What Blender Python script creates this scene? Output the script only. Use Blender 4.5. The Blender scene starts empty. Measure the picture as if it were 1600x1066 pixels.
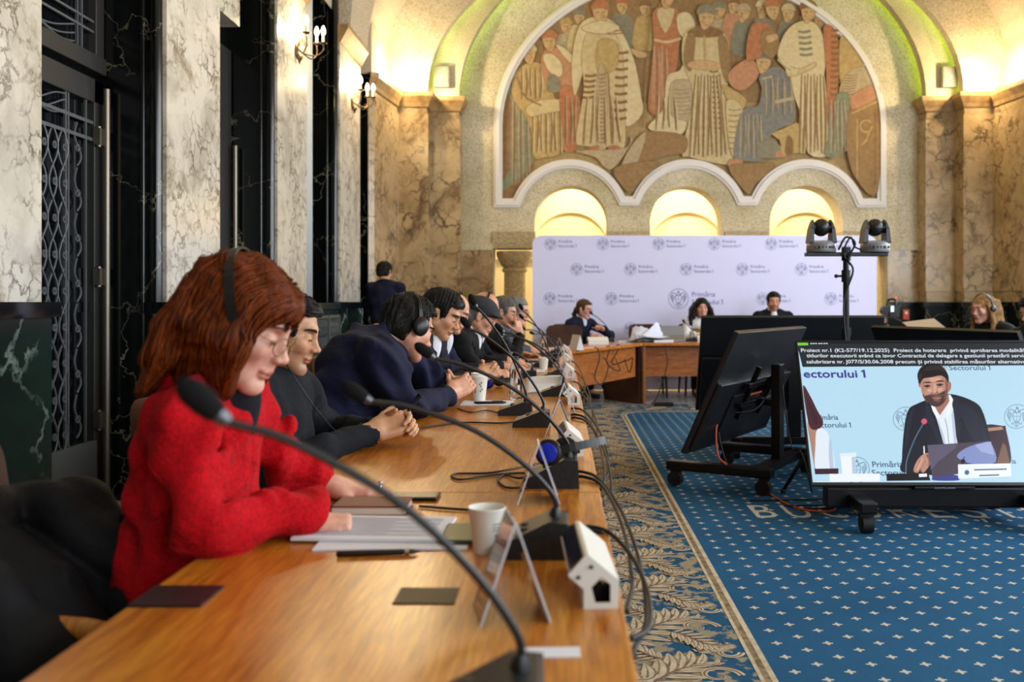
import bpy, bmesh, math, random
import numpy as np
from mathutils import Vector, Matrix, Euler
from mathutils.geometry import tessellate_polygon
random.seed(7)
SC = bpy.context.scene
COL = SC.collection
PI = math.pi
# ------------------------------------------------------------------ camera
FPX, VX, VY, CAMZ = 1500.0, 878.0, 472.0, 1.2
TT = 0.72                                   # table top height
cam_d = bpy.data.cameras.new('camera')
cam = bpy.data.objects.new('camera', cam_d)
COL.objects.link(cam)
SC.camera = cam
cam.location = (0, 0, CAMZ)
cam.rotation_euler = (PI/2, 0, 0)
cam_d.sensor_width = 36.0
cam_d.sensor_fit = 'HORIZONTAL'
cam_d.lens = 36.0*FPX/1600
cam_d.shift_x = -(VX-800)/1600
cam_d.shift_y = (VY-533)/1600
cam_d.clip_start = 0.02
cam_d.dof.use_dof = True
cam_d.dof.focus_distance = 3.9
cam_d.dof.aperture_fstop = 3.2
# ------------------------------------------------------------------ render look
SC.view_settings.view_transform = 'Standard'
SC.view_settings.look = 'None'
SC.view_settings.gamma = 1
SC.view_settings.use_curve_mapping = False
SC.view_settings.exposure = 0.7
SC.cycles.use_denoising = True
SC.cycles.max_bounces = 6
SC.cycles.diffuse_bounces = 3
SC.cycles.glossy_bounces = 3
SC.cycles.transmission_bounces = 5
SC.cycles.transparent_max_bounces = 8
SC.cycles.caustics_reflective = False
SC.cycles.caustics_refractive = False
SC.cycles.sample_clamp_indirect = 6
w = bpy.data.worlds.new('sky')
SC.world = w
w.use_nodes = True
w.node_tree.nodes['Background'].inputs[0].default_value = (0.62, 0.76, 1.0, 1)
w.node_tree.nodes['Background'].inputs[1].default_value = 0.6

def area(name, loc, direction, sx, sy, power, col, spread=PI):
    l = bpy.data.lights.new(name, 'AREA')
    l.shape = 'RECTANGLE'; l.size = sx; l.size_y = sy
    l.energy = power; l.color = col; l.spread = spread
    o = bpy.data.objects.new(name, l); COL.objects.link(o)
    o.location = loc
    o.rotation_euler = Vector(direction).to_track_quat('-Z', 'Y').to_euler()
    return o

def point(name, loc, power, col, r=0.03):
    l = bpy.data.lights.new(name, 'POINT')
    l.energy = power; l.color = col; l.shadow_soft_size = r
    o = bpy.data.objects.new(name, l); COL.objects.link(o)
    o.location = loc
    return o

DAY = (0.86, 0.93, 1.0)
WARM = (1.0, 0.72, 0.38)
# daylight through the tall windows of the right wall and of the wall behind the camera
for yy in (-2.2, 0.8, 3.8, 6.8, 9.8):
    area('daylight_window', (6.05, yy, 2.9), (-1, 0, -0.22), 1.5, 3.0, 115, DAY)
area('daylight_window', (3.6, -3.85, 2.7), (0.0, 1, -0.12), 2.6, 3.0, 90, DAY)
# added unseen warm fill above the side walls, bounced softly off the vault
for xx, dx in ((-2.25, 0.35), (5.95, -0.35)):
    area('vault_fill', (xx, 5.0, 4.35), (dx, 0, 1), 0.15, 15.0, 130, (1.0, 0.80, 0.52))

# ------------------------------------------------------------------ pixel to place
def W(px, py, d):
    return Vector(((px-VX)*d/FPX, d, CAMZ-(py-VY)*d/FPX))
def XP(px, d): return (px-VX)*d/FPX
def ZP(py, d): return CAMZ-(py-VY)*d/FPX

# ------------------------------------------------------------------ materials
def lin(h):
    h = h.lstrip('#')
    r = []
    for i in (0, 2, 4):
        v = int(h[i:i+2], 16)/255
        r.append(v/12.92 if v <= 0.04045 else ((v+0.055)/1.055)**2.4)
    return (*r, 1.0)
def C4(c): return lin(c) if isinstance(c, str) else (c if len(c) == 4 else (*c, 1))

class NT:
    def __init__(s, m):
        m.use_nodes = True
        s.t = m.node_tree; s.n = s.t.nodes; s.l = s.t.links
        s.b = s.n['Principled BSDF']
    def add(s, kind, **kw):
        n = s.n.new(kind)
        for k, v in kw.items():
            if hasattr(n, k): setattr(n, k, v)
            else: n.inputs[k.replace('_', ' ')].default_value = v
        return n
    def link(s, a, b): s.l.new(a, b)
    def noise(s, vec, scale, detail=4, rough=.55, dist=0):
        n = s.add('ShaderNodeTexNoise')
        n.inputs['Scale'].default_value = scale; n.inputs['Detail'].default_value = detail
        n.inputs['Roughness'].default_value = rough; n.inputs['Distortion'].default_value = dist
        if vec is not None: s.link(vec, n.inputs['Vector'])
        return n
    def ramp(s, fac, stops):
        n = s.add('ShaderNodeValToRGB')
        e = n.color_ramp.elements
        while len(e) > 1: e.remove(e[-1])
        e[0].position = stops[0][0]; e[0].color = C4(stops[0][1])
        for p, c in stops[1:]:
            x = e.new(p); x.color = C4(c)
        s.link(fac, n.inputs[0])
        return n
    def mix(s, fac, a, b, mode='MIX'):
        n = s.add('ShaderNodeMixRGB'); n.blend_type = mode
        for i, v in enumerate((fac, a, b)):
            if isinstance(v, (int, float)): n.inputs[i].default_value = v
            elif isinstance(v, (tuple, str)): n.inputs[i].default_value = C4(v)
            else: s.link(v, n.inputs[i])
        return n.outputs[0]
    def coord(s, kind='Object', scale=None, rot=None):
        n = s.add('ShaderNodeTexCoord')
        o = n.outputs[kind]
        if scale or rot:
            m = s.add('ShaderNodeMapping')
            if scale: m.inputs['Scale'].default_value = scale
            if rot: m.inputs['Rotation'].default_value = rot
            s.link(o, m.inputs[0]); o = m.outputs[0]
        return o
    def bump(s, h, strength=.3, dist=.01):
        n = s.add('ShaderNodeBump')
        n.inputs['Strength'].default_value = strength; n.inputs['Distance'].default_value = dist
        s.link(h, n.inputs['Height']); s.link(n.outputs[0], s.b.inputs['Normal'])

MATS = {}
def M(name, col, rough=.5, metal=0.0, spec=.5, emit=None, es=1.0, var=None, bump=None, trans=0, ior=1.45, alpha=1, sheen=0, coat=0, sss=0):
    """plain material; var=(scale, other colour, lo, hi), bump=(scale, strength, distance[, stretch])"""
    if name in MATS: return MATS[name]
    m = bpy.data.materials.new(name); MATS[name] = m
    t = NT(m); b = t.b
    b.inputs['Base Color'].default_value = C4(col)
    b.inputs['Roughness'].default_value = rough
    b.inputs['Metallic'].default_value = metal
    b.inputs['Specular IOR Level'].default_value = spec
    b.inputs['IOR'].default_value = ior
    b.inputs['Transmission Weight'].default_value = trans
    b.inputs['Alpha'].default_value = alpha
    if sheen:
        b.inputs['Sheen Weight'].default_value = sheen
        b.inputs['Sheen Roughness'].default_value = .5
    if coat: b.inputs['Coat Weight'].default_value = coat; b.inputs['Coat Roughness'].default_value = .08
    if sss:
        b.inputs['Subsurface Weight'].default_value = sss
        b.inputs['Subsurface Radius'].default_value = (.6, .25, .12)
        b.inputs['Subsurface Scale'].default_value = .01
    if emit is not None:
        b.inputs['Emission Color'].default_value = C4(emit); b.inputs['Emission Strength'].default_value = es
    if var:
        n = t.noise(t.coord(), var[0], 5)
        r = t.ramp(n.outputs[0], [(var[2], col), (var[3], var[1])])
        t.link(r.outputs[0], b.inputs['Base Color'])
    if bump:
        n = t.noise(t.coord(scale=bump[3] if len(bump) > 3 else None), bump[0], 5)
        t.bump(n.outputs[0], bump[1], bump[2])
    return m

def marble(name, base, mid, vein, scale, veinw, rough, second=None, vscale=None):
    m = bpy.data.materials.new(name); MATS[name] = m
    t = NT(m); co = t.coord()
    big = t.noise(co, scale*.35, 6, .6, .6)
    warp = t.noise(co, scale, 6, .6)
    add = t.add('ShaderNodeVectorMath'); add.operation = 'MULTIPLY_ADD'
    t.link(warp.outputs['Color'], add.inputs[0]); add.inputs[1].default_value = (.9/scale*2,)*3; t.link(co, add.inputs[2])
    v = t.add('ShaderNodeTexVoronoi'); v.feature = 'DISTANCE_TO_EDGE'; v.inputs['Scale'].default_value = vscale or scale
    t.link(add.outputs[0], v.inputs['Vector'])
    veins = t.ramp(v.outputs['Distance'], [(0, '#ffffff'), (veinw, '#000000')])
    msk = t.ramp(t.noise(co, scale*.6, 4, .6).outputs[0], [(.40, '#000000'), (.62, '#ffffff')])
    vm = t.mix(1.0, veins.outputs[0], msk.outputs[0], 'MULTIPLY')
    body = t.ramp(big.outputs[0], [(.32, mid), (.58, base)]).outputs[0]
    if second:
        s2 = t.ramp(t.noise(co, scale*.22, 7, .68, 1.4).outputs[0], [(.56, '#000000'), (.70, '#ffffff')])
        body = t.mix(s2.outputs[0], body, second)
    c = t.mix(vm, body, vein)
    t.link(c, t.b.inputs['Base Color'])
    t.b.inputs['Roughness'].default_value = rough
    return m

marble('marble_light', '#cfc9bc', '#a9a294', '#5a5246', 8.0, .10, .22, '#8a7d66')
marble('marble_dark', '#0a0f0e', '#050706', '#8f8a72', 2.4, .012, .16, None, 1.7)
marble('marble_green', '#1b2b25', '#0c1412', '#a4b8ae', 2.6, .045, .16, '#2c443b', 1.8)
marble('marble_brown', '#b49a72', '#8d734c', '#4a3823', 5.5, .11, .25, '#6b5233')
marble('marble_floor', '#bdbcbe', '#a8a7a8', '#8a8784', 2.0, .04, .12)
def plaster():
    m = bpy.data.materials.new('plaster'); MATS['plaster'] = m
    t = NT(m); co = t.coord()
    n1 = t.noise(co, 55, 5, .65); n2 = t.noise(co, 1.2, 3)
    r = t.ramp(n1.outputs[0], [(.30, '#978c70'), (.45, '#cdc2a4'), (.60, '#e2d9c0')])
    r2 = t.ramp(n2.outputs[0], [(.3, '#d8d2c0'), (.7, '#ffffff')])
    t.link(t.mix(1, r.outputs[0], r2.outputs[0], 'MULTIPLY'), t.b.inputs['Base Color'])
    t.b.inputs['Roughness'].default_value = .9
    t.bump(n1.outputs[0], .6, .012)
plaster()
def wood(name, c1, c2, c3, rough, axis_scale, coat=0.0):
    m = bpy.data.materials.new(name); MATS[name] = m
    t = NT(m)
    co = t.coord(scale=axis_scale)
    n = t.noise(co, 3.0, 8, .6, .5)
    n2 = t.noise(co, 14.0, 4, .6)
    r = t.ramp(n.outputs[0], [(.30, c1), (.5, c2), (.70, c3)])
    r2 = t.ramp(n2.outputs[0], [(.35, '#c8bfb2'), (.65, '#ffffff')])
    t.link(t.mix(1, r.outputs[0], r2.outputs[0], 'MULTIPLY'), t.b.inputs['Base Color'])
    t.b.inputs['Roughness'].default_value = rough
    t.b.inputs['Coat Weight'].default_value = coat
    t.b.inputs['Coat Roughness'].default_value = .2
wood('table_wood', '#ad5f14', '#c97c22', '#d89232', .30, (2.2, 14, 2.2), .2)
wood('panel_wood', '#94511f', '#b26a30', '#c07a3e', .38, (2, 2, 12))
wood('dark_wood', '#3d2112', '#532e18', '#64391f', .35, (2, 2, 10))
wood('arm_wood', '#9a5a16', '#b8741f', '#c98a35', .35, (12, 2, 2))

# ------------------------------------------------------------------ mesh builder
class MB:
    def __init__(s): s.v = []; s.f = []; s.m = []; s.cur = 0
    def add(s, vs, fs, mi=None):
        o = len(s.v)
        s.v.extend([tuple(p) for p in vs])
        for f in fs:
            s.f.append(tuple(i+o for i in f)); s.m.append(s.cur if mi is None else mi)
        return s
    def box(s, lo, hi, mi=None):
        (a, b, c), (d, e, f) = lo, hi
        vs = [(a,b,c),(d,b,c),(d,e,c),(a,e,c),(a,b,f),(d,b,f),(d,e,f),(a,e,f)]
        return s.add(vs, [(0,3,2,1),(4,5,6,7),(0,1,5,4),(1,2,6,5),(2,3,7,6),(3,0,4,7)], mi)
    def obox(s, c, size, R=None, mi=None):
        h = Vector(size)/2; c = Vector(c)
        R = R or Matrix.Identity(3)
        vs = [c + R @ Vector((sx*h.x, sy*h.y, sz*h.z)) for sz in (-1,1) for sx, sy in ((-1,-1),(1,-1),(1,1),(-1,1))]
        return s.add(vs, [(0,3,2,1),(4,5,6,7),(0,1,5,4),(1,2,6,5),(2,3,7,6),(3,0,4,7)], mi)
    def bar(s, p0, p1, wd, th, up=(0,0,1), mi=None):
        p0, p1 = Vector(p0), Vector(p1); z = (p1-p0); L = z.length; z.normalize()
        x = Vector(up).cross(z)
        if x.length < 1e-4: x = Vector((1,0,0)).cross(z)
        x.normalize(); y = z.cross(x)
        return s.obox((p0+p1)/2, (wd, th, L), Matrix((x, y, z)).transposed(), mi)
    def tube(s, pts, r, seg=8, mi=None, caps=True):
        P = [Vector(p) for p in pts]; n = len(P)
        R = r if isinstance(r, (list, tuple)) else [r]*n
        T = [(P[min(i+1, n-1)]-P[max(i-1, 0)]).normalized() for i in range(n)]
        u = T[0].orthogonal().normalized()
        vs = []
        for i in range(n):
            u = (u - T[i]*u.dot(T[i]))
            u = u.normalized() if u.length > 1e-6 else T[i].orthogonal().normalized()
            w_ = T[i].cross(u)
            for k in range(seg):
                a = 2*PI*k/seg
                vs.append(P[i] + (u*math.cos(a)+w_*math.sin(a))*R[i])
        fs = [(i*seg+k, i*seg+(k+1) % seg, (i+1)*seg+(k+1) % seg, (i+1)*seg+k) for i in range(n-1) for k in range(seg)]
        if caps:
            fs.append(tuple(range(seg-1, -1, -1))); fs.append(tuple((n-1)*seg+k for k in range(seg)))
        return s.add(vs, fs, mi)
    def cyl(s, p0, p1, r0, r1=None, seg=20, mi=None, caps=True):
        return s.tube([p0, p1], [r0, r0 if r1 is None else r1], seg, mi, caps)
    def lathe(s, prof, c=(0,0,0), seg=28, mi=None, axis='Z'):
        c = Vector(c); vs = []
        for (r, h) in prof:
            for k in range(seg):
                a = 2*PI*k/seg
                p = Vector((r*math.cos(a), r*math.sin(a), h))
                if axis == 'X': p = Vector((p.z, p.x, p.y))
                if axis == 'Y': p = Vector((p.x, p.z, p.y))
                vs.append(c+p)
        n = len(prof)
        fs = [(i*seg+k, i*seg+(k+1) % seg, (i+1)*seg+(k+1) % seg, (i+1)*seg+k) for i in range(n-1) for k in range(seg)]
        if prof[0][0] > 1e-6: fs.append(tuple(range(seg-1, -1, -1)))
        if prof[-1][0] > 1e-6: fs.append(tuple((n-1)*seg+k for k in range(seg)))
        return s.add(vs, fs, mi)
    def ell(s, c, r, seg=20, rings=12, R=None, mi=None):
        c = Vector(c); r = (r, r, r) if isinstance(r, (int, float)) else r
        vs = []
        for i in range(rings+1):
            t = PI*i/rings
            for k in range(seg):
                a = 2*PI*k/seg
                p = Vector((r[0]*math.sin(t)*math.cos(a), r[1]*math.sin(t)*math.sin(a), r[2]*math.cos(t)))
                if R: p = R @ p
                vs.append(c+p)
        fs = [(i*seg+k, (i+1)*seg+k, (i+1)*seg+(k+1) % seg, i*seg+(k+1) % seg) for i in range(rings) for k in range(seg)]
        return s.add(vs, fs, mi)
    def flat(s, loops, fn, mi=None, flip=False):
        """loops of (u,v), first the outline, then holes; fn maps (u,v) to a place"""
        vs = [p for l in loops for p in l]
        tr = tessellate_polygon([[Vector((p[0], p[1], 0)) for p in l] for l in loops])
        fs = []
        for t in tr:
            a, b, c = (vs[i] for i in t)
            area2 = (b[0]-a[0])*(c[1]-a[1])-(b[1]-a[1])*(c[0]-a[0])
            if abs(area2) < 1e-12: continue
            t = tuple(t) if area2 > 0 else tuple(reversed(t))
            fs.append(tuple(reversed(t)) if flip else t)
        return s.add([fn(*p) for p in vs], fs, mi)
    def prism(s, loop, f0, f1, mi=None, side=None):
        """solid between two copies of a (u,v) outline placed by f0 and f1"""
        n = len(loop)
        s.flat([loop], f0, mi, True); s.flat([loop], f1, mi)
        vs = [f0(*p) for p in loop]+[f1(*p) for p in loop]
        ar = sum(loop[i][0]*loop[(i+1) % n][1]-loop[(i+1) % n][0]*loop[i][1] for i in range(n))
        fs = []
        for i in range(n):
            j = (i+1) % n
            fs.append((i, j, n+j, n+i) if ar > 0 else (j, i, n+i, n+j))
        return s.add(vs, fs, mi if side is None else side)
    def stroke(s, pts, wd, fn, mi=None):
        """a painted line of width wd along (u,v) points"""
        P = [Vector(p) for p in pts]; n = len(P); L = []; R_ = []
        for i in range(n):
            d = P[min(i+1, n-1)]-P[max(i-1, 0)]
            if d.length < 1e-9: d = Vector((1, 0))
            d.normalize(); nn = Vector((-d.y, d.x))
            ww = wd[i] if isinstance(wd, (list, tuple)) else wd
            L.append(P[i]+nn*ww/2); R_.append(P[i]-nn*ww/2)
        vs = [fn(*p) for p in L]+[fn(*p) for p in R_]
        return s.add(vs, [(n+i, n+i+1, i+1, i) for i in range(n-1)], mi)
    def build(s, name, mats, parent=None, smooth=False, bevel=0, world=False, sub=0, recalc=False):
        me = bpy.data.meshes.new(name)
        vs = s.v
        if world and parent is not None:
            inv = world_matrix(parent).inverted()
            vs = [inv @ Vector(p) for p in vs]
        me.from_pydata([tuple(p) for p in vs], [], s.f)
        if not isinstance(mats, (list, tuple)): mats = [mats]
        for m in mats: me.materials.append(MATS[m] if isinstance(m, str) else m)
        me.polygons.foreach_set('material_index', s.m)
        if recalc:
            bm = bmesh.new(); bm.from_mesh(me); bmesh.ops.recalc_face_normals(bm, faces=bm.faces); bm.to_mesh(me); bm.free()
        if smooth:
            me.polygons.foreach_set('use_smooth', [True]*len(me.polygons))
            if smooth is not True:
                me.set_sharp_from_angle(angle=smooth)
        me.update()
        o = bpy.data.objects.new(name, me); COL.objects.link(o)
        if parent is not None: o.parent = parent
        if bevel:
            b = o.modifiers.new('bevel', 'BEVEL'); b.width = bevel; b.segments = 2; b.limit_method = 'ANGLE'; b.angle_limit = .7
        if sub:
            b = o.modifiers.new('sub', 'SUBSURF'); b.levels = sub; b.render_levels = sub
        return o
SM = 0.7

def world_matrix(o):
    m = Matrix.LocRotScale(o.location, o.rotation_euler, o.scale)
    return world_matrix(o.parent) @ m if o.parent else m
def tag(o, label, cat, group=None, kind=None):
    o['label'] = label; o['category'] = cat
    if group: o['group'] = group
    if kind: o['kind'] = kind
    return o
def thing(name, label, cat, loc=(0,0,0), rotz=0, group=None):
    o = bpy.data.objects.new(name, None); COL.objects.link(o)
    o.empty_display_size = .1
    o.location = loc; o.rotation_euler = (0, 0, rotz)
    return tag(o, label, cat, group)
def struct(o): o['kind'] = 'structure'; return o
def copy_tree(o, parent=None):
    c = o.copy(); COL.objects.link(c)
    if parent is not None: c.parent = parent
    for ch in list(o.children): copy_tree(ch, c)
    return c
def place_copy(src, loc, rotz, label, group=None):
    c = copy_tree(src); c.location = loc; c.rotation_euler = (0, 0, rotz); c['label'] = label
    if group: c['group'] = group
    return c
def circ(cx, cy, r, n=28, a0=0, a1=2*PI, end=False):
    k = n+1 if end else n
    return [(cx+r*math.cos(a0+(a1-a0)*i/n), cy+r*math.sin(a0+(a1-a0)*i/n)) for i in range(k)]
def arc(cx, cy, rx, ry, a0, a1, n):
    return [(cx+rx*math.cos(a0+(a1-a0)*i/n), cy+ry*math.sin(a0+(a1-a0)*i/n)) for i in range(n+1)]
def smooth_path(pts, n=6):
    """Catmull-Rom through points of any dimension"""
    P = [Vector(p) for p in pts]; P = [P[0]*2-P[1]]+P+[P[-1]*2-P[-2]]; out = []
    for i in range(1, len(P)-2):
        a, b, c, d = P[i-1:i+3]
        for k in range(n):
            t = k/n
            out.append(.5*((2*b)+(c-a)*t+(2*a-5*b+4*c-d)*t*t+(3*b-a-3*c+d)*t**3))
    out.append(P[-2]); return out
_font_cache = {}
def text_polys(txt):
    """triangles of a line of lettering, cap height 1, starting at (0,0)"""
    if txt in _font_cache: return _font_cache[txt]
    if txt.endswith(' 1'):                     # a numeral one with its flag
        v, f, wd = text_polys(txt[:-2]); v, f = list(v), list(f)
        P = [(.17, 0), (.31, 0), (.31, 1), (.20, 1), (.0, .86), (.0, .73), (.17, .83)]; o = len(v)
        v += [(wd+.46+p[0], p[1]) for p in P]; f += [(o, o+1, o+2, o+6), (o+6, o+2, o+3), (o+6, o+3, o+4, o+5)]
        _font_cache[txt] = (v, f, wd+.78); return _font_cache[txt]
    cu = bpy.data.curves.new('t', 'FONT'); cu.body = txt; cu.resolution_u = 3
    ob = bpy.data.objects.new('t', cu); COL.objects.link(ob)
    dg = bpy.context.evaluated_depsgraph_get()
    me = ob.evaluated_get(dg).to_mesh()
    v = [(p.co.x/.70, p.co.y/.70) for p in me.vertices]; f = [tuple(p.vertices) for p in me.polygons]
    ob.evaluated_get(dg).to_mesh_clear()
    bpy.data.objects.remove(ob); bpy.data.curves.remove(cu)
    wd = max([p[0] for p in v]) if v else 1
    _font_cache[txt] = (v, f, wd); return _font_cache[txt]
def put_text(mb, txt, u, v, h, fn, mi, width=None, bold=0.0):
    """lettering with its baseline starting at (u,v), cap height h, on the surface fn"""
    V, F, wd = text_polys(txt)
    sx = width/wd if width else h
    offs = [(0, 0)] if not bold else [(-bold, 0), (bold, 0), (0, bold), (0, -bold)]
    for dx, dy in offs[:1]:
        mb.add([fn(u+p[0]*sx+dx*h, v+p[1]*h+dy*h) for p in V], F, mi)
# ================================================================== THE ROOM
XL, XR, XLR, XRR = -2.40, 6.10, -2.82, 6.52
XC = 1.853                                   # middle of the hall
YB, Y2, Y1 = 13.9, 13.6, 13.3                # back wall and the two stepped arches
ZS = 4.1                                     # top of the cornice
M('black_void', '#050505', .8)
M('metal_bronze', '#4b4a48', .42, .7)
M('metal_grey', '#5b6062', .55, .45)
M('steel_bar', '#7a7266', .38, .9)
M('glass_dark', '#0a0d10', .06, 0, .6)
M('cream_wall', '#e4d3a6', .85)
M('white_trim', '#ded8d2', .6)
M('stone_column', '#b8a67e', .5, 0, .5, None, 1, (30, '#8c7b58', .35, .65))
M('cornice_stone', '#ab8c5e', .45, 0, .5, None, 1, (9, '#7f623c', .35, .7))
M('vault_plaster', '#c9bda4', .9, 0, .3, None, 1, (60, '#a89a84', .38, .6), (60, .6, .012))

b = MB(); b.box((-6, -4.5, -.2), (9.5, 19, 0))
struct(b.build('floor', 'marble_floor'))

def ellipse_z(x, xc, a, bb, zs):
    t = 1-((x-xc)/a)**2
    return zs + bb*math.sqrt(max(0, t))
def arch_slab(b, xc, a, bb, zs, x0, x1, ztop, y0, y1, n=40, mi=0, ms=0):
    """wall above an elliptical arch, with its soffit"""
    xs = [x0]+[xc-a*math.cos(PI*i/n) for i in range(n+1)]+[x1]
    for i in range(len(xs)-1):
        xa, xb = xs[i], xs[i+1]
        inside = 1 <= i <= n
        za = ellipse_z(xa, xc, a, bb, zs) if inside else zs
        zb = ellipse_z(xb, xc, a, bb, zs) if inside else zs
        b.add([(xa, y0, za), (xb, y0, zb), (xb, y0, ztop), (xa, y0, ztop)], [(0, 1, 2, 3)], mi)
        b.add([(xa, y1, za), (xb, y1, zb), (xb, y1, ztop), (xa, y1, ztop)], [(3, 2, 1, 0)], mi)
        if inside: b.add([(xa, y0, za), (xb, y0, zb), (xb, y1, zb), (xa, y1, za)], [(3, 2, 1, 0)], ms)
# vault
b = MB(); n = 36
A, B = (XR-XL)/2+.08, 2.75
ring = [(XC-A*math.cos(PI*i/n), 4.35+B*math.sin(PI*i/n)) for i in range(n+1)]
for i in range(n):
    (xa, za), (xb, zb) = ring[i], ring[i+1]
    b.add([(xa, -4.2, za), (xb, -4.2, zb), (xb, 13.35, zb), (xa, 13.35, za)], [(0, 1, 2, 3)])
    b.add([(xa, -4.2, za+.15), (xb, -4.2, zb+.15), (xb, 13.35, zb+.15), (xa, 13.35, za+.15)], [(3, 2, 1, 0)])
struct(b.build('ceiling', 'vault_plaster', smooth=True))

# left and right walls: dark marble recesses between pale marble pilasters
PIL = [(-3.5, -2.4), (-.8, .3), (1.2, 2.1), (3.5, 4.44), (5.8, 6.75), (8.07, 9.04), (10.34, 11.43)]
def side_wall(name, sx):
    X = lambda x: x if sx < 0 else 2*XC-x
    b = MB()
    def bx(x0, x1, y0, y1, z0, z1, mi):
        xa, xb = sorted((X(x0), X(x1))); b.box((xa, y0, z0), (xb, y1, z1), mi)
    if sx < 0:
        bx(-3.05, XLR, -4.2, 14, 0, 5.2, 0)
        bx(XLR-.05, XL, 12.2, 13.4, 0, 4.1, 0); bx(XLR-.05, XL-.02, 12.2, 13.4, 4.1, 5.4, 4)
        bx(XLR, -2.46, 6.75, 7.33, 3.3, 4.9, 1)             # pale lintel over the second doorway
    else:
        for y0, y1 in ((-4.2, -2.95), (-1.45, .05), (1.55, 3.05), (4.55, 6.05), (7.55, 9.05), (10.55, 14)):
            bx(-3.05, XLR, y0, y1, 0, 5.2, 1)
        bx(-3.05, XLR, -4.2, 14, 0, 1.2, 0); bx(-3.05, XLR, -4.2, 14, 4.5, 5.2, 1)
        bx(XLR-.05, XL, 12.2, 13.4, 0, 4.1, 0); bx(XLR-.05, XL-.02, 12.2, 13.4, 4.1, 5.4, 4)
    for y0, y1 in PIL:
        if sx > 0: continue
        b2, b = b, MB()
        bx(XLR-.02, XL+(-.03), y0, y1, 0, 5.2, 0)
        bx(-2.46, XL, y0+.03, y1-.012, 1.2, 4.2, 1)
        bx(-2.46, XL+.03, y0-.02, y1+.02, 0, 1.13, 2)
        bx(-2.5, XL+.06, y0-.05, y1+.05, 1.13, 1.2, 3)
        struct(b.build('pilaster', ['marble_dark', 'marble_light', 'marble_green', 'glass_dark'])); b = b2
    # plinth line along the recesses
    bx(XLR-.02, XLR+.025, -4.2, 13, 1.14, 1.2, 3) if sx < 0 else None
    o = b.build(name, ['marble_dark', 'marble_light', 'marble_green', 'glass_dark', 'vault_plaster']); struct(o)
    return o
side_wall('wall_left', -1); side_wall('wall_right', 1)
k = 0
for y0, y1 in PIL[3:]:
    # polished quarter columns on the near and far edges of each recess
    k += 1
    b = MB()
    for yy in (y0-.0, y1+.0):
        b.cyl((XL-.05, yy, 0), (XL-.05, yy, 4.9), .035, seg=16)
        b.cyl((XL-.13, yy, 0), (XL-.13, yy, 4.9), .016, seg=10)
    struct(b.build('trim_%d' % k, 'marble_dark', smooth=SM))
# corbels and vault ribs above the pilasters
b = MB(); bc = MB()
for y0, y1 in PIL:
    for sx in (-1, 1):
        X = (lambda x: x) if sx < 0 else (lambda x: 2*XC-x)
        pr = [(-2.5, 4.0), (-2.385, 4.0), (-2.30, 4.16), (-2.30, 4.2), (-2.5, 4.2)]
        bc.prism(pr, lambda u, v: (X(u), y1, v), lambda u, v: (X(u), y0, v)) if sx < 0 else \
            bc.prism(pr, lambda u, v: (X(u), y0, v), lambda u, v: (X(u), y1, v))
    n = 30
    a1, a2 = 4.16, 4.32
    for i in range(n):
        t0, t1 = PI*i/n, PI*(i+1)/n
        q = lambda a, bb, t: (XC-a*math.cos(t), 4.2+bb*math.sin(t))
        p = [q(a1, 2.72, t0), q(a1, 2.72, t1), q(a2, 2.95, t1), q(a2, 2.95, t0)]
        ya, yb = y0+.12, y1-.05
        vs = [(x, ya, z) for x, z in p]+[(x, yb, z) for x, z in p]
        b.add(vs, [(0, 1, 5, 4), (3, 2, 1, 0), (4, 5, 6, 7)])
struct(bc.build('trim_8', 'cornice_stone'))
struct(b.build('trim_9', 'vault_plaster', smooth=SM))

# windows of the right wall and the wall behind the camera
kk = 0
for y0 in (-2.95, .05, 3.05, 6.05, 9.05):
    kk += 1
    b = MB(); x = XRR+.1
    for yy in (y0, y0+.72, y0+1.44): b.box((x, yy, 1.2), (x+.07, yy+.06, 4.5))
    for zz in (1.2, 2.3, 3.4, 4.44): b.box((x, y0, zz), (x+.07, y0+1.5, zz+.06))
    o = struct(b.build('window_%d' % kk, 'metal_bronze'))
b = MB()
b.box((-3.1, -4.3, 0), (2.2, -4.15, 8)); b.box((5.0, -4.3, 0), (6.6, -4.15, 8)); b.box((2.2, -4.3, 0), (5, -4.15, 1.1)); b.box((2.2, -4.3, 4.3), (5, -4.15, 8))
struct(b.build('wall_rear', 'vault_plaster'))
b = MB()
for xx in (2.2, 3.57, 4.94): b.box((xx, -4.27, 1.1), (xx+.06, -4.2, 4.3))
for zz in (1.1, 2.7, 4.24): b.box((2.2, -4.27, zz), (5, -4.2, zz+.06))
struct(b.build('window_6', 'metal_bronze'))

# ---- back wall
def sweep(b, pts, prof, mi=0, closed_prof=True):
    P = [Vector((p[0], p[1])) for p in pts]; n = len(P); N = []
    for i in range(n):
        ds = []
        if i > 0: ds.append((P[i]-P[i-1]).normalized())
        if i < n-1: ds.append((P[i+1]-P[i]).normalized())
        ns = [Vector((d.y, -d.x)) for d in ds]
        nn = sum(ns, Vector((0, 0)))
        nn.normalize(); c = nn.dot(ns[0]); N.append(nn/max(c, .3))
    m = len(prof)
    vs = [(P[i].x+N[i].x*o, P[i].y+N[i].y*o, z) for i in range(n) for o, z in prof]
    fs = [(i*m+j, i*m+(j+1) % m, (i+1)*m+(j+1) % m, (i+1)*m+j) for i in range(n-1) for j in range(m if closed_prof else m-1)]
    return b.add(vs, fs, mi)
PATHL = [(-2.46, 12.16), (-2.40, 12.2), (-2.27, Y1), (-1.87, Y1), (-1.87, Y2), (-1.46, Y2), (-1.46, YB+.02)]
PATHR = [(2*XC-x, y) for x, y in reversed(PATHL)]
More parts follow.
